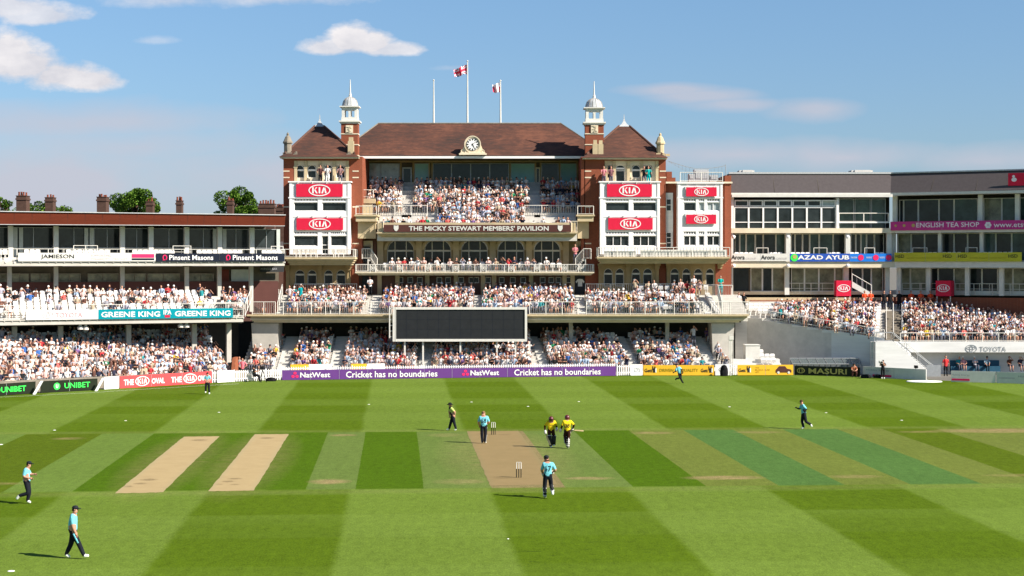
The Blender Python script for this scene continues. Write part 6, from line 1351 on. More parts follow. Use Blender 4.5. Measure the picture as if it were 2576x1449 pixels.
t,J,put=figure('capped fielder in pale blue shirt jogging right at the left edge',x,y,0,dict(pel=(.0,0,.90),sp=(-.03,0,1.10),ch=(-.04,0,1.33),nk=(.03,0,1.50),hd=(.08,0,1.58),ht=(.09,0,1.72),
 sl=(-.01,-.17,1.41),el=(-.09,-.21,1.16),wl=(.17,-.20,1.10),sr=(-.03,.17,1.41),er=(.1,.2,1.20),wr=(.26,.14,1.22),
 hl=(.01,-.08,.87),kl=(.08,-.09,.46),al=(-.30,-.09,.36),tl=(-.42,-.09,.20),hr=(.0,.09,.87),kr=(.07,.09,.47),ar=(-.01,.09,.11),tr=(.14,.09,.05)),BL,NV,face=(1,0),hat=('cap','cap_dark'))
# 3 wicketkeeper, back to the camera
x,y=foot(1378,1254)
t,J,put=figure('wicketkeeper in pale blue number 17 shirt running away, nearest the pitch',x,y,0,dict(pel=(0,0,.97),ch=(.02,0,1.37),nk=(-.02,.02,1.54),hd=(-.06,.03,1.63),ht=(-.06,.03,1.78),
 sl=(-.17,0,1.46),el=(-.26,.06,1.18),wl=(-.20,.26,1.04),sr=(.21,0,1.44),er=(.33,-.06,1.20),wr=(.22,.18,1.10),
 kl=(-.13,.05,.52),al=(-.12,-.02,.10),tl=(-.11,.14,.045),kr=(.14,.12,.55),ar=(.19,-.22,.36),tr=(.21,-.28,.18)),BL,NV,face=(0,1),hat=('cap','cap_dark'))
on_back(t,put,J,'17',h=.24,w_=.24,rad=.21); trim(put,J)
m=MB(); m.tube(J['kl']+Vector((0,.06,.05)),J['al']+Vector((0,.07,.02)),.085,.075,8,raw=True); m.tube(J['kr']+Vector((0,.05,.03)),J['ar']+Vector((0,.02,.05)),.085,.075,8,raw=True); put(m,'pad',MT['pad_black'])
m=MB(); 
for a,b in (('kl','al'),('kr','ar')):
    for q in (.2,.6,.9): p=J[a].lerp(J[b],q); m.tube(p+Vector((-.085,-.055,0)),p+Vector((.085,-.055,0)),.016,n=4,raw=True)
put(m,'pad_strap',MT['off_white']); 
for a,b in (('wl','el'),('wr','er')): m=MB(); m.tube(J[a],J[a]+(J[a]-J[b]).normalized()*.19,.07,.085,8,raw=True); put(m,'keeping_glove',MT['off_white'])
# 4 bowler
x,y=foot(1217,1116)
t,J,put=figure('bare-headed bowler in pale blue number 58 shirt standing at the far end of the pitch',x,y,0,dict(hd=(-.02,.03,1.61),ht=(-.02,.04,1.75),sl=(-.20,0,1.44),el=(-.30,.02,1.17),wl=(-.24,.16,.97),sr=(.20,0,1.44),er=(.29,.03,1.18),wr=(.19,.22,1.05),
 kl=(-.10,0,.5),al=(-.07,0,.1),tl=(-.12,.15,.045),kr=(.09,0,.5),ar=(.06,-.03,.1),tr=(.12,.12,.045)),BL,NV,face=(0,1),hat=('hair','hair_fair'),fat=1.22)
on_back(t,put,J,'58',w_=.28,h=.25,rad=.235); trim(put,J)
# 5 umpire
x,y=foot(1137,1084)
figure('umpire in black with lime shoulders and wide hat walking left, left of the pitch',x,y,0,dict(pel=(.06,0,.92),sp=(.05,0,1.10),ch=(.02,0,1.30),nk=(-.05,0,1.44),hd=(-.11,0,1.49),ht=(-.12,0,1.62),
 sl=(-.06,-.19,1.38),el=(.17,-.22,1.14),wl=(.16,-.10,.93),sr=(-.12,.18,1.38),er=(-.17,.22,1.12),wr=(-.14,.22,.90),
 hl=(.06,-.09,.89),kl=(.13,-.09,.50),al=(.25,-.09,.11),tl=(.13,-.09,.05),hr=(.06,.09,.89),kr=(-.07,.09,.5),ar=(-.18,.09,.10),tr=(-.34,.09,.07)),'umpire_black','trouser_navy',face=(-1,-.3),hat=('brim','umpire_black'),fat=1.18,sleeve='umpire_lime')
# 6 batter facing the camera
YS_='shirt_yellow'; BR='trouser_brown'
x,y=foot(1387,1126)
t,J,put=figure('batter in yellow shirt and maroon helmet facing the camera, left of the pair',x,y,0,dict(pel=(-.02,0,.93),ch=(-.02,-.1,1.30),sp=(-.02,-.03,1.12),nk=(0,-.17,1.43),hd=(-.02,-.22,1.49),ht=(-.02,-.24,1.62),
 sl=(-.21,-.08,1.37),el=(-.36,-.05,1.15),wl=(-.33,-.12,.90),sr=(.18,-.08,1.38),er=(.28,-.02,1.15),wr=(.28,-.16,1.04),hl=(-.12,0,.9),hr=(.09,0,.9),
 kl=(-.11,-.1,.52),al=(-.03,.02,.10),tl=(.0,-.14,.045),kr=(.14,-.03,.50),ar=(.14,.06,.16),tr=(.14,-.1,.13)),YS_,BR,arm='trouser_brown',face=(0,-1),hat=('helmet','helmet_maroon'),fat=1.1)
def pads(J,put,mt,front=-1):
    m=MB()
    for a,b in (('kl','al'),('kr','ar')): m=MB(); m.tube(J[a]+Vector((0,front*.05,.14)),J[b]+Vector((0,front*.05,.0)),.12,.095,8,raw=True); put(m,'pad',MT[mt])
    m=MB()
    for a,b in (('kl','al'),('kr','ar')): m.tube(J[a]+Vector((-.12,front*.05,.15)),J[a]+Vector((.12,front*.05,.15)),.022,n=5,raw=True)
    put(m,'pad_edge',MT['off_white'])
def gloves(J,put):
    m=MB()
    for w_,e in (('wl','el'),('wr','er')): m=MB(); d=(J[w_]-J[e]).normalized(); m.tube(J[w_]-d*.05,J[w_]+d*.15,.06,.075,8,raw=True); put(m,'glove',MT['off_white'])
pads(J,put,'pad_black'); gloves(J,put); on_back(t,put,J,'WORX'[:0] or 'GLOS',w_=.2,h=.05,zc=1.24,rad=.23)
def bat(x,y,p,d,label,edge):
    d=Vector(d).normalized(); s=Vector(edge).normalized(); n=d.cross(s).normalized(); p=Vector((x,y,0))+Vector(p)
    t_=thing('cricket_bat',label,'cricket bat',tuple(p)); WM[t_]=Matrix.Translation(p)
    m=MB(); m.tube(p-d*.12,p+d*.17,.017,n=6,raw=True); m.build('handle',MT['suit_black'],t_)
    m=MB(); a=p+d*.17; b=p+d*.72; w_=s*.054; k=n*.02; q=[a-w_*.5-k,a+w_*.5-k,a+w_*.5+k,a-w_*.5+k]; r=[a+d*.06-w_-k,a+d*.06+w_-k,a+d*.06+w_+k,a+d*.06-w_+k]; u=[b-w_-k*1.3,b+w_-k*1.3,b+w_+k*1.3,b-w_+k*1.3]
    m.hexa([tuple(v) for v in q],[tuple(v) for v in r]); m.hexa([tuple(v) for v in r],[tuple(v) for v in u]); m.build('blade',MT['bat_wood'],t_)
bat(x,y,J['wl']+Vector((0,-.03,-.08)),(.30,-.05,-.75),'bat hanging from the right hand of the batter facing the camera',(1,0,.3))
# 7 batter seen from behind
x,y=foot(1427,1129)
t,J,put=figure('batter in yellow number 38 shirt seen from behind, right of the pair',x,y,0,dict(pel=(0,0,.96),ch=(0,.05,1.36),nk=(0,.09,1.52),hd=(.0,.12,1.59),ht=(0,.12,1.73),
 sl=(-.20,.04,1.44),el=(-.29,.0,1.20),wl=(-.34,.08,1.04),sr=(.20,.04,1.44),er=(.37,.0,1.26),wr=(.28,.18,1.03),
 kl=(-.09,.18,.60),al=(-.07,.05,.30),tl=(-.07,.2,.22),kr=(.05,.02,.50),ar=(.03,-.02,.10),tr=(.05,.15,.045)),YS_,BR,arm='trouser_brown',face=(0,1),hat=('helmet','helmet_maroon'))
pads(J,put,'pad_black',1); gloves(J,put); on_back(t,put,J,'38',w_=.26,h=.22,zc=1.25,rad=.21); trim(put,J)
m=MB()
for q in (.05,.3,.55,.85): p=J['kr'].lerp(J['ar'],q); m.tube(p+Vector((-.08,-.06,.02*math.sin(q*9))),p+Vector((.09,-.06,0)),.026,n=5,raw=True)
m.tube(J['kr']+Vector((.03,-.07,.1)),J['ar']+Vector((.01,-.05,0)),.03,n=5,raw=True); put(m,'pad_strap',MT['off_white'])
bat(x,y,J['wr']+Vector((-.12,-.06,-.03)),(.9,-.05,-.06),'bat held level, sticking out right of the batter seen from behind',(0,1,0))
# 8 right fielder
x,y=foot(2021,1080)
t,J,put=figure('bare-headed fielder in pale blue shirt running left, right half of the outfield',x,y,0,dict(pel=(.03,0,.90),sp=(.02,0,1.10),ch=(-.02,0,1.33),nk=(-.07,0,1.50),hd=(-.12,0,1.58),ht=(-.13,0,1.73),
 sl=(-.04,-.18,1.42),el=(.17,-.2,1.20),wl=(.02,-.3,1.16),sr=(-.08,.18,1.42),er=(-.2,.2,1.20),wr=(-.38,.1,1.27),
 hl=(.05,-.09,.87),kl=(.14,-.1,.45),al=(.43,-.08,.30),tl=(.50,-.08,.14),hr=(.0,.09,.87),kr=(-.07,.09,.48),ar=(.02,.06,.10),tr=(-.12,.04,.05)),BL,NV,face=(-1,-.2),hat=('hair','hair_brown'),arm='trouser_navy')
trim(put,J)
# 9 fielder at full stretch by the amber board
x,y=foot(1712,965)
figure('fielder in pale blue shirt sprinting before the amber board',x,y,0,dict(pel=(-.05,0,.84),sp=(-.13,0,1.02),ch=(-.20,0,1.22),nk=(-.27,0,1.38),hd=(-.31,0,1.46),ht=(-.34,0,1.60),
 sl=(-.33,.0,1.28),el=(-.42,-.1,1.02),wl=(-.55,-.15,.95),sr=(-.08,.0,1.30),er=(.10,-.05,1.16),wr=(.14,-.15,.94),
 hl=(-.13,0,.82),kl=(-.06,-.1,.46),al=(-.36,.0,.42),tl=(-.42,-.02,.28),hr=(.02,0,.82),kr=(.0,.02,.46),ar=(.16,.06,.12),tr=(.26,-.02,.05)),BL,NV,shoe='trouser_navy',face=(-.3,-1),hat=('cap','cap_dark'),arm='trouser_navy')
# 10 far-left fielder
x,y=foot(522,992)
figure('distant fielder in pale blue shirt walking before the bright red board',x,y,0,dict(hd=(.01,-.03,1.58),wl=(-.05,-.2,1.05),el=(-.27,-.05,1.18),er=(.27,-.05,1.18),wr=(.05,-.2,1.05),kl=(-.14,-.02,.52),al=(-.16,.05,.20),tl=(-.16,-.1,.14),kr=(.12,-.02,.5),ar=(.15,.0,.1),tr=(.16,-.16,.045)),BL,NV,face=(0,-1),hat=('cap','cap_dark'),sc_=.93)
# 11 cameraman and others by the right boundary
x,y=foot(2221,953)
t,J,put=figure('cameraman in dark clothes standing before the pale boards with a shoulder camera',x,y,0,dict(wl=(-.22,-.22,1.50),el=(-.3,-.1,1.25),wr=(.02,-.28,1.45),er=(.26,-.12,1.22),ht=(.03,-.02,1.74)),'suit_black','suit_black',face=(-.2,-1),hat=('hair','hair_dark'),sc_=.90,sub=1)
tt=thing('video_camera','black and white shoulder camera held by the standing cameraman','camera',(x-.2,y-.2,1.38)); m=MB(); m.box(x-.34,x-.06,y-.35,y+.1,1.34,1.56); m.build('camera_body',MT['off_white'],tt); m=MB(); m.tube((x-.2,y-.35,1.45),(x-.2,y-.55,1.45),.06,.09,8); m.build('lens',MT['suit_black'],tt)
x,y=foot(2148,949)
figure('person crouching in brown clothes before the black and gold board',x,y,0,dict(pel=(0,.1,.42),sp=(0,.05,.60),ch=(0,-.05,.80),nk=(0,-.1,.95),hd=(0,-.12,1.02),ht=(0,-.12,1.15),sl=(-.18,-.05,.88),el=(-.24,-.2,.66),wl=(-.1,-.35,.6),sr=(.18,-.05,.88),er=(.24,-.2,.66),wr=(.1,-.35,.6),hl=(-.1,.1,.40),kl=(-.18,-.3,.5),al=(-.16,-.1,.1),tl=(-.17,-.28,.045),hr=(.1,.1,.4),kr=(.18,-.3,.5),ar=(.16,-.1,.1),tr=(.17,-.28,.045)),'timber','brown_board',shoe='suit_black',face=(0,-1),hat=('hair','hair_dark'),sub=1)
x=PX(640,145.6); 
figure('camera operator in black sitting on the grass against the left picket fence',x,145.6,0,dict(pel=(0,0,.55),sp=(-.02,0,.72),ch=(-.05,0,.92),nk=(-.06,0,1.06),hd=(-.07,-.02,1.13),ht=(-.07,-.02,1.27),sl=(-.05,-.17,1.0),el=(.1,-.2,.85),wl=(.3,-.15,.9),sr=(-.05,.17,1.0),er=(.12,.2,.85),wr=(.3,.1,.9),hl=(0,-.1,.52),kl=(.35,-.12,.55),al=(.42,-.1,.1),tl=(.55,-.1,.045),hr=(0,.1,.52),kr=(.36,.12,.55),ar=(.46,.1,.1),tr=(.6,.1,.045)),'suit_black','suit_black',shoe='suit_black',face=(1,-.3),hat=('cap','cap_dark'),sub=1)
# stumps with bails
for px,py,l in ((1305,1202,'three stumps with bails at the near end of the pitch'),(1241,1094,'three stumps with bails at the far end of the pitch, right of the bowler')):
    x,y=G(px,py); t=thing('wicket',l,'wicket',(x,y,0),0,'wickets on the main pitch')
    for dx in (-.105,0,.105):
        m=MB(); m.tube((x+dx,y,0),(x+dx,y,.42),.021,n=8); m.tube((x+dx,y,.421),(x+dx,y,.711),.021,.019,8,m=1); m.build('stump',[MT['umpire_black'],MT['off_white']],t)
    m=MB(); m.tube((x-.115,y,.722),(x-.005,y,.722),.011,n=6); m.tube((x+.005,y,.722),(x+.115,y,.722),.011,n=6); m.build('bail',MT['off_white'],t)
# ================================================================ CROWD
def obj_color_mat(name,attr):
    m=bpy.data.materials.new(name); m.use_nodes=True; T=m.node_tree; b=T.nodes['Principled BSDF']; b.inputs['Roughness'].default_value=.8; b.inputs['Specular IOR Level'].default_value=.15
    if attr: n=T.nodes.new('ShaderNodeAttribute'); n.attribute_name='shirt'; s=n.outputs['Color']
    else: n=T.nodes.new('ShaderNodeObjectInfo'); s=n.outputs['Color']
    nz=T.nodes.new('ShaderNodeTexNoise'); nz.inputs['Scale'].default_value=7; tc=T.nodes.new('ShaderNodeTexCoord'); T.links.new(tc.outputs['Object'],nz.inputs['Vector'])
    x=T.nodes.new('ShaderNodeMix'); x.data_type='RGBA'; x.blend_type='MULTIPLY'; x.inputs[0].default_value=.35; T.links.new(s,x.inputs[6]); T.links.new(nz.outputs[0],x.inputs[7]); T.links.new(x.outputs[2],b.inputs['Base Color']); return m
CLO=obj_color_mat('clothing',False); CLM=obj_color_mat('clothing_mass',True)
def loft(mb,rings,n,m):
    i0=len(mb.v)
    for (x,y,z,rx_,ry_) in rings:
        for k in range(n): t=2*math.pi*k/n; mb.v.append((x+rx_*math.cos(t),y+ry_*math.sin(t),z))
    for j in range(len(rings)-1):
        for k in range(n):
            mb.f.append((i0+j*n+k,i0+j*n+(k+1)%n,i0+(j+1)*n+(k+1)%n,i0+(j+1)*n+k)); mb.m.append(m[j])
    e=i0+(len(rings)-1)*n; mb.f.append(tuple(e+k for k in range(n))); mb.m.append(m[-1])
# material slots: 0 shirt 1 skin 2 legs 3 headwear
def sitter(arms,lean,tilt,hatk,bare):
    mb=MB(); lx=lean[0]; ly=lean[1]; hx,hy=lx+tilt*.05,ly-.03
    loft(mb,[(0,0,.46,.17,.13),(lx*.3,ly*.3,.62,.165,.12),(lx*.6,ly*.6,.82,.185,.12),(lx,ly,.99,.20,.115),(lx,ly,1.06,.13,.085),(hx,hy+.01,1.09,.055,.055),(hx,hy,1.14,.055,.065),(hx,hy-.01,1.19,.078,.09),(hx,hy,1.27,.082,.095),(hx,hy,1.34,.05,.06)],7,[0,0,0,0,1,1,1,1,1])
    for s in (-1,1):
        sh=Vector((lx+s*.185,ly,1.0)); a=arms[0 if s<0 else 1]
        el,ha={'lap':((s*.26,ly-.10,.76),(s*.08,ly-.33,.66)),'cross':((s*.25,ly-.10,.80),(-s*.06,ly-.22,.84)),'knee':((s*.24,ly-.12,.78),(s*.13,-.42,.60)),'eye':((s*.27,ly-.16,.98),(s*.07,ly-.14,1.24)),'chin':((s*.16,-.30,.72),(s*.04,ly-.13,1.08)),'out':((s*.36,ly-.05,.86),(s*.44,ly-.18,.98))}[a]
        mb.tube(sh,el,.062,.05,5,0,raw=True); mb.tube(el,ha,.042,.03,5,1 if bare!=3 else 0,raw=True); h2=Vector(ha)+(Vector(ha)-Vector(el)).normalized()*.09; mb.tube(ha,h2,.038,.025,5,1,raw=True)
        kx=s*(.10+.05*(lean[0]*s>0)); mb.tube((s*.09,.0,.50),(kx,-.42,.53),.095,.07,6,2,raw=True); mb.tube((kx,-.42,.52),(kx,-.40,.10),.06,.045,5,1 if bare==1 else 2,raw=True); mb.tube((kx,-.36,.06),(kx,-.56,.045),.045,.035,5,2,raw=True)
    if hatk: loft(mb,[(hx,hy+.005,1.245,.092,.105),(hx,hy+.005,1.30,.094,.107),(hx,hy,1.355,.07,.08),(hx,hy,1.375,.02,.03)],7,[3,3,3,3])
    else: loft(mb,[(hx,hy+.025,1.19,.088,.085),(hx,hy+.02,1.28,.09,.095),(hx,hy+.01,1.35,.06,.07),(hx,hy,1.365,.02,.02)],7,[3,3,3,3])
    if hatk==2: loft(mb,[(hx,hy-.005,1.235,.15,.165),(hx,hy-.005,1.262,.10,.11)],9,[3,3])
    if hatk==1: mb.face([(hx-.06,hy-.09,1.255),(hx-.045,hy-.19,1.24),(hx+.045,hy-.19,1.24),(hx+.06,hy-.09,1.255)],3,raw=True)
    return mb
def stander(arms,twist=0):
    mb=MB(); ly=0
    loft(mb,[(0,0,.86,.16,.12),(0,0,1.05,.155,.115),(0,0,1.25,.18,.12),(0,0,1.44,.20,.115),(0,0,1.50,.12,.085),(0,-.0,1.53,.055,.055),(0,-.02,1.58,.055,.065),(0,-.03,1.64,.078,.09),(0,-.02,1.71,.082,.095),(0,-.02,1.78,.05,.06)],7,[0,0,0,0,1,1,1,1,1])
    for s in (-1,1):
        a=arms[0 if s<0 else 1]; el,ha={'down':((s*.26,0,1.16),(s*.27,-.06,.92)),'hip':((s*.38,.03,1.16),(s*.2,-.06,1.02)),'front':((s*.25,-.08,1.18),(s*.06,-.26,1.08)),'rail':((s*.27,-.15,1.2),(s*.25,-.42,1.08)),'eye':((s*.3,-.14,1.36),(s*.07,-.14,1.66))}[a]
        mb.tube((s*.185,0,1.45),el,.062,.05,5,0,raw=True); mb.tube(el,ha,.042,.03,5,1,raw=True); h2=Vector(ha)+(Vector(ha)-Vector(el)).normalized()*.09; mb.tube(ha,h2,.038,.025,5,1,raw=True)
        mb.tube((s*.09,0,.90),(s*.11,-.01,.5),.10,.075,6,2,raw=True); mb.tube((s*.11,-.01,.5),(s*.12,.02,.08),.07,.05,5,2,raw=True); mb.tube((s*.12,.04,.05),(s*.13,-.17,.04),.05,.035,5,2,raw=True)
    loft(mb,[(0,0,1.63,.088,.085),(0,-.0,1.72,.09,.095),(0,-.01,1.79,.06,.07),(0,-.01,1.81,.02,.02)],7,[3,3,3,3]); return mb
VAR=[]
poses=[(('lap','lap'),(0,0)),(('cross','cross'),(.01,.03)),(('knee','knee'),(0,-.14)),(('lap','eye'),(.02,0)),(('chin','lap'),(.0,-.16)),(('knee','lap'),(-.05,-.06)),(('lap','out'),(.04,.02)),(('eye','eye'),(0,-.02)),(('cross','lap'),(-.04,.04))]
HEAD={0:[('hair_dark','dark-haired'),('hair_brown','brown-haired'),('hair_fair','fair-haired'),('lead','grey-haired')],1:[('hat_white','white-capped'),('cap_dark','dark-capped')],2:[('hat_white','white-hatted'),('cream_light','straw-hatted')]}
LEGS=['trouser_navy','trouser_mid','cream_light','trouser_mid']
vi=0
for pi,(ar_,ln) in enumerate(poses):
    for hk in (0,0,1,2) if pi%2 else (0,1,0,1):
        mb=sitter(ar_,ln,random.choice((-1,0,1)),hk,random.choice((0,1,1,3))); hm,hn=random.choice(HEAD[hk]); sk=random.choice(['skin_far','skin_far','skin_far','skin'])
        VAR.append((mb,[sk,random.choice(LEGS),hm],hn))
SV={}
def vmesh(key,mb,ms,clo):
    k=(key,clo is CLM)
    if k not in SV: SV[k]=mb.mesh('person',[clo,MT[ms[0]],MT[ms[1]],MT[ms[2]]],None,True)
    return SV[k]
PAL=[((.80,.76,.73),30,'white'),((.70,.50,.46),13,'pale pink'),((.42,.53,.68),8,'pale blue'),((.30,.29,.32),8,'grey'),((.03,.032,.06),7,'navy'),((.02,.02,.022),9,'black'),((.50,.04,.05),4,'red'),((.52,.42,.30),7,'beige'),((.19,.10,.26),1.6,'purple'),((.03,.25,.12),1.5,'green'),((.03,.30,.33),1.3,'teal'),((.75,.50,.05),1.2,'yellow'),((.13,.06,.045),8,'brown'),((.05,.14,.40),2,'bright blue'),((.80,.16,.14),1.5,'coral'),((.55,.52,.60),6,'lilac grey')]
PW=[p[1] for p in PAL]
people=[]; seats=[]   # (world xyz, yaw, block, row, number, occupied)
BLK=[]
def block(name,fr,rows,x0f,x1f,dens,pitch=.46,seat=True,px=None):
    for k,(d,z) in enumerate(rows):
        a,b=x0f(d,k),x1f(d,k); n=int((b-a)/pitch)
        for i in range(n):
            s=a+pitch*(i+.5); X,Y,Z=fr.w(s,d,z); pxx=CX+F*X/Y
            dn=dens(pxx,k) if callable(dens) else dens
            run_=math.sin(i*.35+k*1.7+0)  # clumps of company and gaps
            occ=random.random()<dn*(1.0 if dn>.9 else 1+.35*run_)
            if occ: people.append((X+random.uniform(-.05,.05),Y-.02*random.random(),Z,fr.a+random.uniform(-.35,.35),name,k,i))
            if seat: seats.append((X,Y+.14,Z,fr.a,name,k,i,occ))
cst=lambda px,Y0: (lambda d,k: PX(px,Y0))
low=[(154.3+.75*k,.35+.29*k) for k in range(9)]
for nm,a,b,dn in (('the small left block of the centre lower stand',624,690,.75),('the lower block under the left tower',731,824,.9),('the lower block left of the screen legs',862,1049,.93),('the lower block under the screen',1088,1342,.93),('the lower block right of the screen',1374,1572,.92),('the lower block behind the amber board',1603,1770,.8),('the narrow lower block by the mast',1806,1828,.9)):
    block(nm,P,low,(lambda a:(lambda d,k:PX(a,154)+SK(a+20,d)))(a),(lambda a,b:(lambda d,k:PX(b,154)+SK(a+20,d)))(a,b),(lambda dn:(lambda px,k: dn if k<5 else dn*.72))(dn))
up=[(YA+1.1+.75*k,5.34+.23*k) for k in range(7)]
for nm,a,b,dn,kk in (('the first-floor terrace below the left tower',722,924,.93,6),('the first-floor terrace, centre left',958,1189,.98,7),('the first-floor terrace, centre right',1214,1450,.97,7),('the first-floor terrace below the right tower',1477,1765,.62,6),('the first-floor terrace at its left end',642,686,.5,3)):
    block(nm,P,up[:kk],cst(a,157),cst(b,157),dn if a!=1477 else (lambda px,k: .9 if (px<1600 and k<5) else (.35 if k>2 else .75)))
hi=[(161.95+.8*k,12.9+.45*k) for k in range(11)]
block('the pavilion upper deck, left wing',P,hi[4:10],cst(922,165),cst(1008,165),.95); block('the pavilion upper deck, middle',P,hi[4:10],cst(1038,165),cst(1342,165),lambda px,k:.93 if k!=3 else .7); block('the pavilion upper deck, right wing',P,hi[4:10],cst(1362,165),cst(1466,165),.9)
block('the pavilion upper deck, front middle',P,hi[:4],cst(1098,163),cst(1330,163),.85); block('the pavilion upper deck, front left',P,hi[:1],cst(958,162),cst(1090,162),.75); block('the pavilion upper deck, front right',P,hi[:1],cst(1336,162),cst(1446,162),.5)
zb9=PZ(684.5,160.6)
block('the arcade balcony',P,[(161.6,zb9),(163.0,zb9)],cst(962,162),cst(1430,162),lambda px,k:.6 if k==0 else .45,pitch=.6)
block('the balcony under the right tower arcade',P,[(161.3,7.05)],cst(1590,161),cst(1790,161),.6,pitch=.6)
block('the left lower stand',BF,[(.0+.8*k,.32+.3*k) for k in range(11)],lambda d,k:-29,lambda d,k:BF.S(574-5*k,d),lambda px,k:.95 if k<8 else .6,pitch=.46)
block('the left upper terrace',LF,[(.75+.8*k,5.46+.26*k) for k in range(6)],lambda d,k:LF.S(-60,d),lambda d,k:LF.S(540,d),lambda px,k: .20 if px<330 and k<3 else (.36 if k<4 else .55),pitch=.56)
block('the left upper terrace, right end',LF,[(.75+.8*k,5.46+.26*k) for k in range(5)],lambda d,k:LF.S(556,d),lambda d,k:LF.S(622,d),.85)
def rdens(px,k): return .0 if (px<1945 and k>2) or px<1915 or (2205<px<2229) else (.55 if px<1965 or 2266<px<2284 else .975)
rrows=[(155.0+.8*k,tz(154.6+.8*k)) for k in range(11)]
block('the right terrace, pavilion side',P,rrows,lambda d,k:dx_at(d)+.3,lambda d,k:PX(2227,d),rdens,pitch=.48)
block('the right terrace beyond the exit stair',P,rrows,lambda d,k:PX(2270,d),lambda d,k:min(51,PX(2243,YR1)+(YR1-d-1.6)/math.tan(R(30))),rdens,pitch=.48)
zr=zz(657)
for (fr,dd,z,rs_) in ((R1,-1.75,zr,((1848,1902),(1933,1975),(1990,2046),(2080,2128),(2138,2172),(2202,2230))),(R2,-1.5,zr,((2258,2296),(2334,2360),(2370,2428),(2460,2560))),(R2,-1.5,zz(581),((2262,2320),(2346,2460),(2475,2590))),(LF,5.25,zt if False else LF.Z(658,400,4.5)+.16,((-10,21),(59,115),(165,283),(332,447),(494,548),(558,613),(658,712))),):
    for i,(a,b) in enumerate(rs_): block('the %s balcony ledge'%('left stand' if fr is LF else 'right stand'),fr,[(dd,z)],lambda d,k,a=a:fr.S(a,d),lambda d,k,b=b:fr.S(b,d),0.0)
block('the ledge of the left tower bay',P,[(160.9,PZ(647,159.9))],cst(737,160.6),cst(806,160.6),0); block('the ledge of the left tower bay',P,[(160.9,PZ(647,159.9))],cst(832,160.6),cst(880,160.6),0)
block('the small seat bank beside the white kiosk',P,[(154.9+.7*k,.62+.34*k) for k in range(3)],cst(1914,155),lambda d,k:PX(1972 if k<2 else 1948,153),0)
m=MB(); 
for k in range(3): m.box(PX(1850,153),PX(1975,153),154.6+.7*k,155.3+.7*k if k<2 else 157.2,0,.62+.34*k)
m.top('seat_plinth',MT['off_white'],'stepped white plinth carrying the small seat bank beside the kiosk','plinth')
# merged crowd mass and the nearest ones as individuals
def ordw(n):
    w_=['first','second','third','fourth','fifth','sixth','seventh','eighth','ninth','tenth','eleventh','twelfth']
    if n<12: return w_[n]
    n+=1; return '%d%s'%(n,'th' if 10<n%100<20 else {1:'st',2:'nd',3:'rd'}.get(n%10,'th'))
specials=[]  # (x,y,z,yaw,variant mesh,mats,colour,label)
def sp(x,y,z,yaw,kind,ms,col,label): specials.append((x,y,z,yaw,kind,ms,col,label))
BK=(.012,.012,.014); OR=(.95,.10,.03)
dn_=stander(('down','down')); fr_=stander(('front','front')); hp_=stander(('hip','hip')); rl_=stander(('rail','rail')); ey_=stander(('down','eye'))
NVm=['skin_far','suit_black','hair_dark']; LG=['skin_far','trouser_mid','hair_brown']
zw=tz(163.8)+.0
for px,l in ((2224,'left of three people in dark suits above the exit stair'),(2239,'middle of three people in dark suits above the exit stair'),(2262,'right of three people in dark suits, white shirt showing, above the exit stair')): sp(PX(px,163.9),163.9,tz(163.4),0,dn_,NVm,BK,l)
for px,l in ((2175,'steward in orange vest, leftmost, below the first red cabin'),(2190,'steward in orange vest, second from left, beside the sloping white flank'),(2292,'steward in orange vest just right of the suited people'),(2313,'steward in orange vest, second right of the suited people'),(2337,'steward in orange vest left of the darker red cabin')): sp(PX(px,163.9),163.9 if px<2300 else 163.4,tz(163.4),.1,fr_,NVm,OR,l)
sp(PX(2388,162),162.3,tz(161),0,dn_,LG,(.66,.3,.3),'person in pink top standing right of the darker red cabin')
sp(PX(2379,152.9),152.9,0,0,dn_,NVm,(.8,.05,.05),'steward in bright red top standing between the outer stair and the bench')
sp(PX(584,148),148,0,.2,dn_,LG,(.12,.10,.07),'man in dull khaki standing by the timber gate'); sp(PX(610,149),149,0,0,hp_,['skin_far','umpire_black','hair_dark'],(.75,.2,.25),'woman in pink top standing in the dark gap left of the pavilion')
sp(PX(600,151),151.5,.0,0,dn_,NVm,(.3,.3,.3),'man in grey in the shadow of the left stand gap')
sp(PX(721,157),159,6.1,0,hp_,LG,(.72,.6,.6),'man in pale shirt with hands on hips at the terrace stair head'); sp(PX(755,159),159.6,6.2,.5,ey_,['skin_far','teal_clothes','hat_white'],(.0,.30,.33),'person in teal standing with raised arm below the left tower')
sp(PX(650,157),159,7.2,0,dn_,LG,(.2,.28,.38),'man in grey-blue jacket beneath the small bar sign')
sp(PX(931,161),161,6.9,0,fr_,['skin_far','suit_black','hair_dark'],(.8,.78,.78),'doorman in white shirt at the dark left doorway')
ztw=PZ(457,162.5)
for px,l,ms,c in ((806,'left of three spectators on the left tower loggia, in dark clothes',NVm,(.1,.04,.04)),(824,'middle spectator in white at the left tower loggia door',['skin_far','hat_white','hair_dark'],(.8,.76,.74)),(856,'right spectator leaning on the left tower loggia rail',LG,(.35,.2,.2))): sp(PX(px,162.5),162.5,ztw-.25,0,rl_,ms,c,l)
for px,l,c in ((1519,'spectator in pink top, leftmost on the right tower loggia',(.7,.25,.28)),(1537,'spectator in checked dark top on the right tower loggia',(.28,.12,.14)),(1620,'spectator in dark top on the right tower loggia, right part',BK),(1631,'spectator in teal clothes on the right tower loggia',(.0,.42,.38))): sp(PX(px,162.5),162.5,ztw-.35,0,rl_,LG if c!=(.0,.42,.38) else ['skin_far','teal_clothes','hair_dark'],c,l)
sp(PX(1448,161),162.2,zb9+.8,0,fr_,LG,(.7,.25,.28),'woman in pink at the head of the right arcade stair')
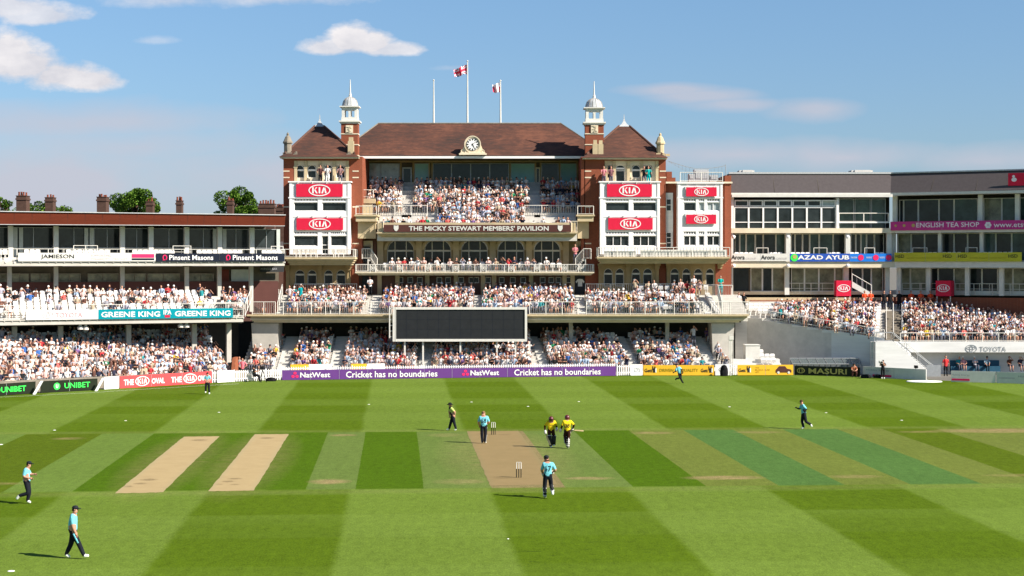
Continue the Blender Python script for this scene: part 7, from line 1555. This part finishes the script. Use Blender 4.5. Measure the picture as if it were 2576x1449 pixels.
sp(PX(1862,161),162,5.4,0,dn_,['skin_far','suit_black','hair_dark'],(.7,.66,.66),'man in white shirt at the junction of pavilion and right stand'); sp(PX(1876,161),162.4,5.4,0,dn_,NVm,BK,'man in black beside the man in white shirt near the right stand')
sp(PX(1748,160),160.9,7.0,0,fr_,LG,(.75,.7,.7),'man in white shirt standing at the right tower arcade')
sp(PX(1811,160),159.5,7.0,0,fr_,['skin_far','teal_clothes','hair_dark'],(.0,.42,.36),'person in sea green behind the right stair railings')
sp(PX(1745,157.4),157.4,2.5,0,ey_,LG,(.6,.58,.58),'man in pale top climbing the dark aisle at the back of the lower stand')
ti=0
for px,l,c in ((2412,'seated substitute in teal, left end of the blue bench',(.02,.25,.28)),(2424,'seated substitute in pinkish top on the blue bench, second from left',(.6,.3,.32)),(2453,'seated substitute in pale top in the middle of the blue bench',(.55,.5,.52)),(2480,'seated substitute in pale blue near the right end of the blue bench',(.30,.42,.5)),(2540,'large seated person in brown right of the blue bench',(.12,.05,.03)),(2567,'seated person in dark clothes at the right edge by the wall',(.04,.04,.06))):
    specials.append((PX(px,154.9),154.95,.28,random.uniform(-.2,.2),VAR[ti][0],VAR[ti][1],c,l)); ti+=3
for (x,y,z,yaw,mb,ms,col,l) in specials:
    key='s%d'%id(mb)+'_'.join(ms); me=vmesh(key,mb,ms,CLO); o=bpy.data.objects.new('person',me); C.objects.link(o); o.location=(x,y,z); o.rotation_euler=(0,0,yaw); o.color=tuple(col)+(1,); tag(o,l,'person')
NIND=300-len(specials)-13
def vis(p):  # rank by how large it shows: nearest first
    return math.hypot(p[0],p[1])
inframe=lambda p:-30<CX+F*p[0]/p[1]<2600
people.sort(key=vis)
front=[p for p in people if inframe(p)]
chosen=set(id(p) for p in front[:NIND])
mass=MB(); mcol=[]; mslots=['skin_far','skin','trouser_navy','trouser_mid','cream_light','hair_dark','hair_brown','hair_fair','lead','hat_white','cap_dark']; smap={n:i+1 for i,n in enumerate(mslots)}
for p in people:
    X,Y,Z,yaw,nm,k,i=p; vi=random.randrange(len(VAR)); mb,ms,hn=VAR[vi]; col,_,cn=random.choices(PAL,PW)[0]; j=random.uniform(.85,1.12); col=tuple(min(.85,c*j) for c in col); s=random.uniform(.92,1.06)
    if id(p) in chosen:
        o=bpy.data.objects.new('person',vmesh('v%d'%vi,mb,ms,CLO)); C.objects.link(o); o.location=(X,Y,Z); o.rotation_euler=(0,0,yaw); o.scale=(s,s,s); o.color=col+(1,)
        tag(o,'%s spectator in %s, %s row, %s seat from left, %s'%(hn,cn,ordw(k),ordw(i),nm.replace('the ','')),'person','spectators seated in the stands')
    else:
        b=len(mass.v); c_,s_=math.cos(yaw)*s,math.sin(yaw)*s
        mass.v+=[(X+c_*v[0]-s_*v[1],Y+s_*v[0]+c_*v[1],Z+v[2]*s) for v in mb.v]; mass.f+=[tuple(b+q for q in f_) for f_ in mb.f]
        mp=[0,smap[ms[0]],smap[ms[1]],smap.get(ms[2],1)]; mass.m+=[mp[q] for q in mb.m]; mcol+=[col]*len(mb.v)
me=mass.mesh('crowd',[CLM]+[MT[n] for n in mslots],None,True); at=me.color_attributes.new('shirt','FLOAT_COLOR','POINT'); at.data.foreach_set('color',[q for c in mcol for q in (c[0],c[1],c[2],1)])
o=bpy.data.objects.new('crowd',me); C.objects.link(o); tag(o,'packed mass of spectators in light and dark clothes filling the stands','crowd',None,'stuff')
def seat_mb(lo=False):
    mb=MB(); 
    mb.hexa([(-.215,.04,.42),(.215,.04,.42),(.215,.075,.42),(-.215,.075,.42)],[(-.20,.09,.80),(.20,.09,.80),(.20,.125,.80),(-.20,.125,.80)])
    mb.hexa([(-.20,.09,.80),(.20,.09,.80),(.20,.125,.80),(-.20,.125,.80)],[(-.15,.10,.85),(.15,.10,.85),(.15,.125,.85),(-.15,.125,.85)])
    mb.hexa([(-.205,-.04,.42),(.205,-.04,.42),(.205,.03,.42),(-.205,.03,.42)],[(-.19,-.12,.70),(.19,-.12,.70),(.19,-.06,.72),(-.19,-.06,.72)])
    mb.box(-.03,.03,.02,.07,.0,.42); return mb
SM=seat_mb(); sme=SM.mesh('stadium_seat',MT['seat_plastic'])
seats.sort(key=vis); emp=[q for q in seats if not q[7] and inframe(q)]; ch=set(id(q) for q in emp[:298]); ms_=MB()
for q in seats:
    X,Y,Z,a,nm,k,i,occ=q
    if id(q) in ch:
        o=bpy.data.objects.new('stadium_seat',sme); C.objects.link(o); o.location=(X,Y,Z); o.rotation_euler=(0,0,a); tag(o,'empty white seat, %s row, %s seat from left, %s'%(ordw(k),ordw(i),nm.replace('the ','')),'seat','white tip-up seats in the stands')
    else:
        b=len(ms_.v); c_,s_=math.cos(a),math.sin(a); ms_.v+=[(X+c_*v[0]-s_*v[1],Y+s_*v[0]+c_*v[1],Z+v[2]) for v in SM.v]; ms_.f+=[tuple(b+j for j in f_) for f_ in SM.f]; ms_.m+=SM.m
o=bpy.data.objects.new('seating',ms_.mesh('seating',MT['seat_plastic'])); C.objects.link(o); tag(o,'rows of identical white tip-up seats farther back in the stands','seats',None,'stuff')
print('people',len(people),'seats',len(seats))
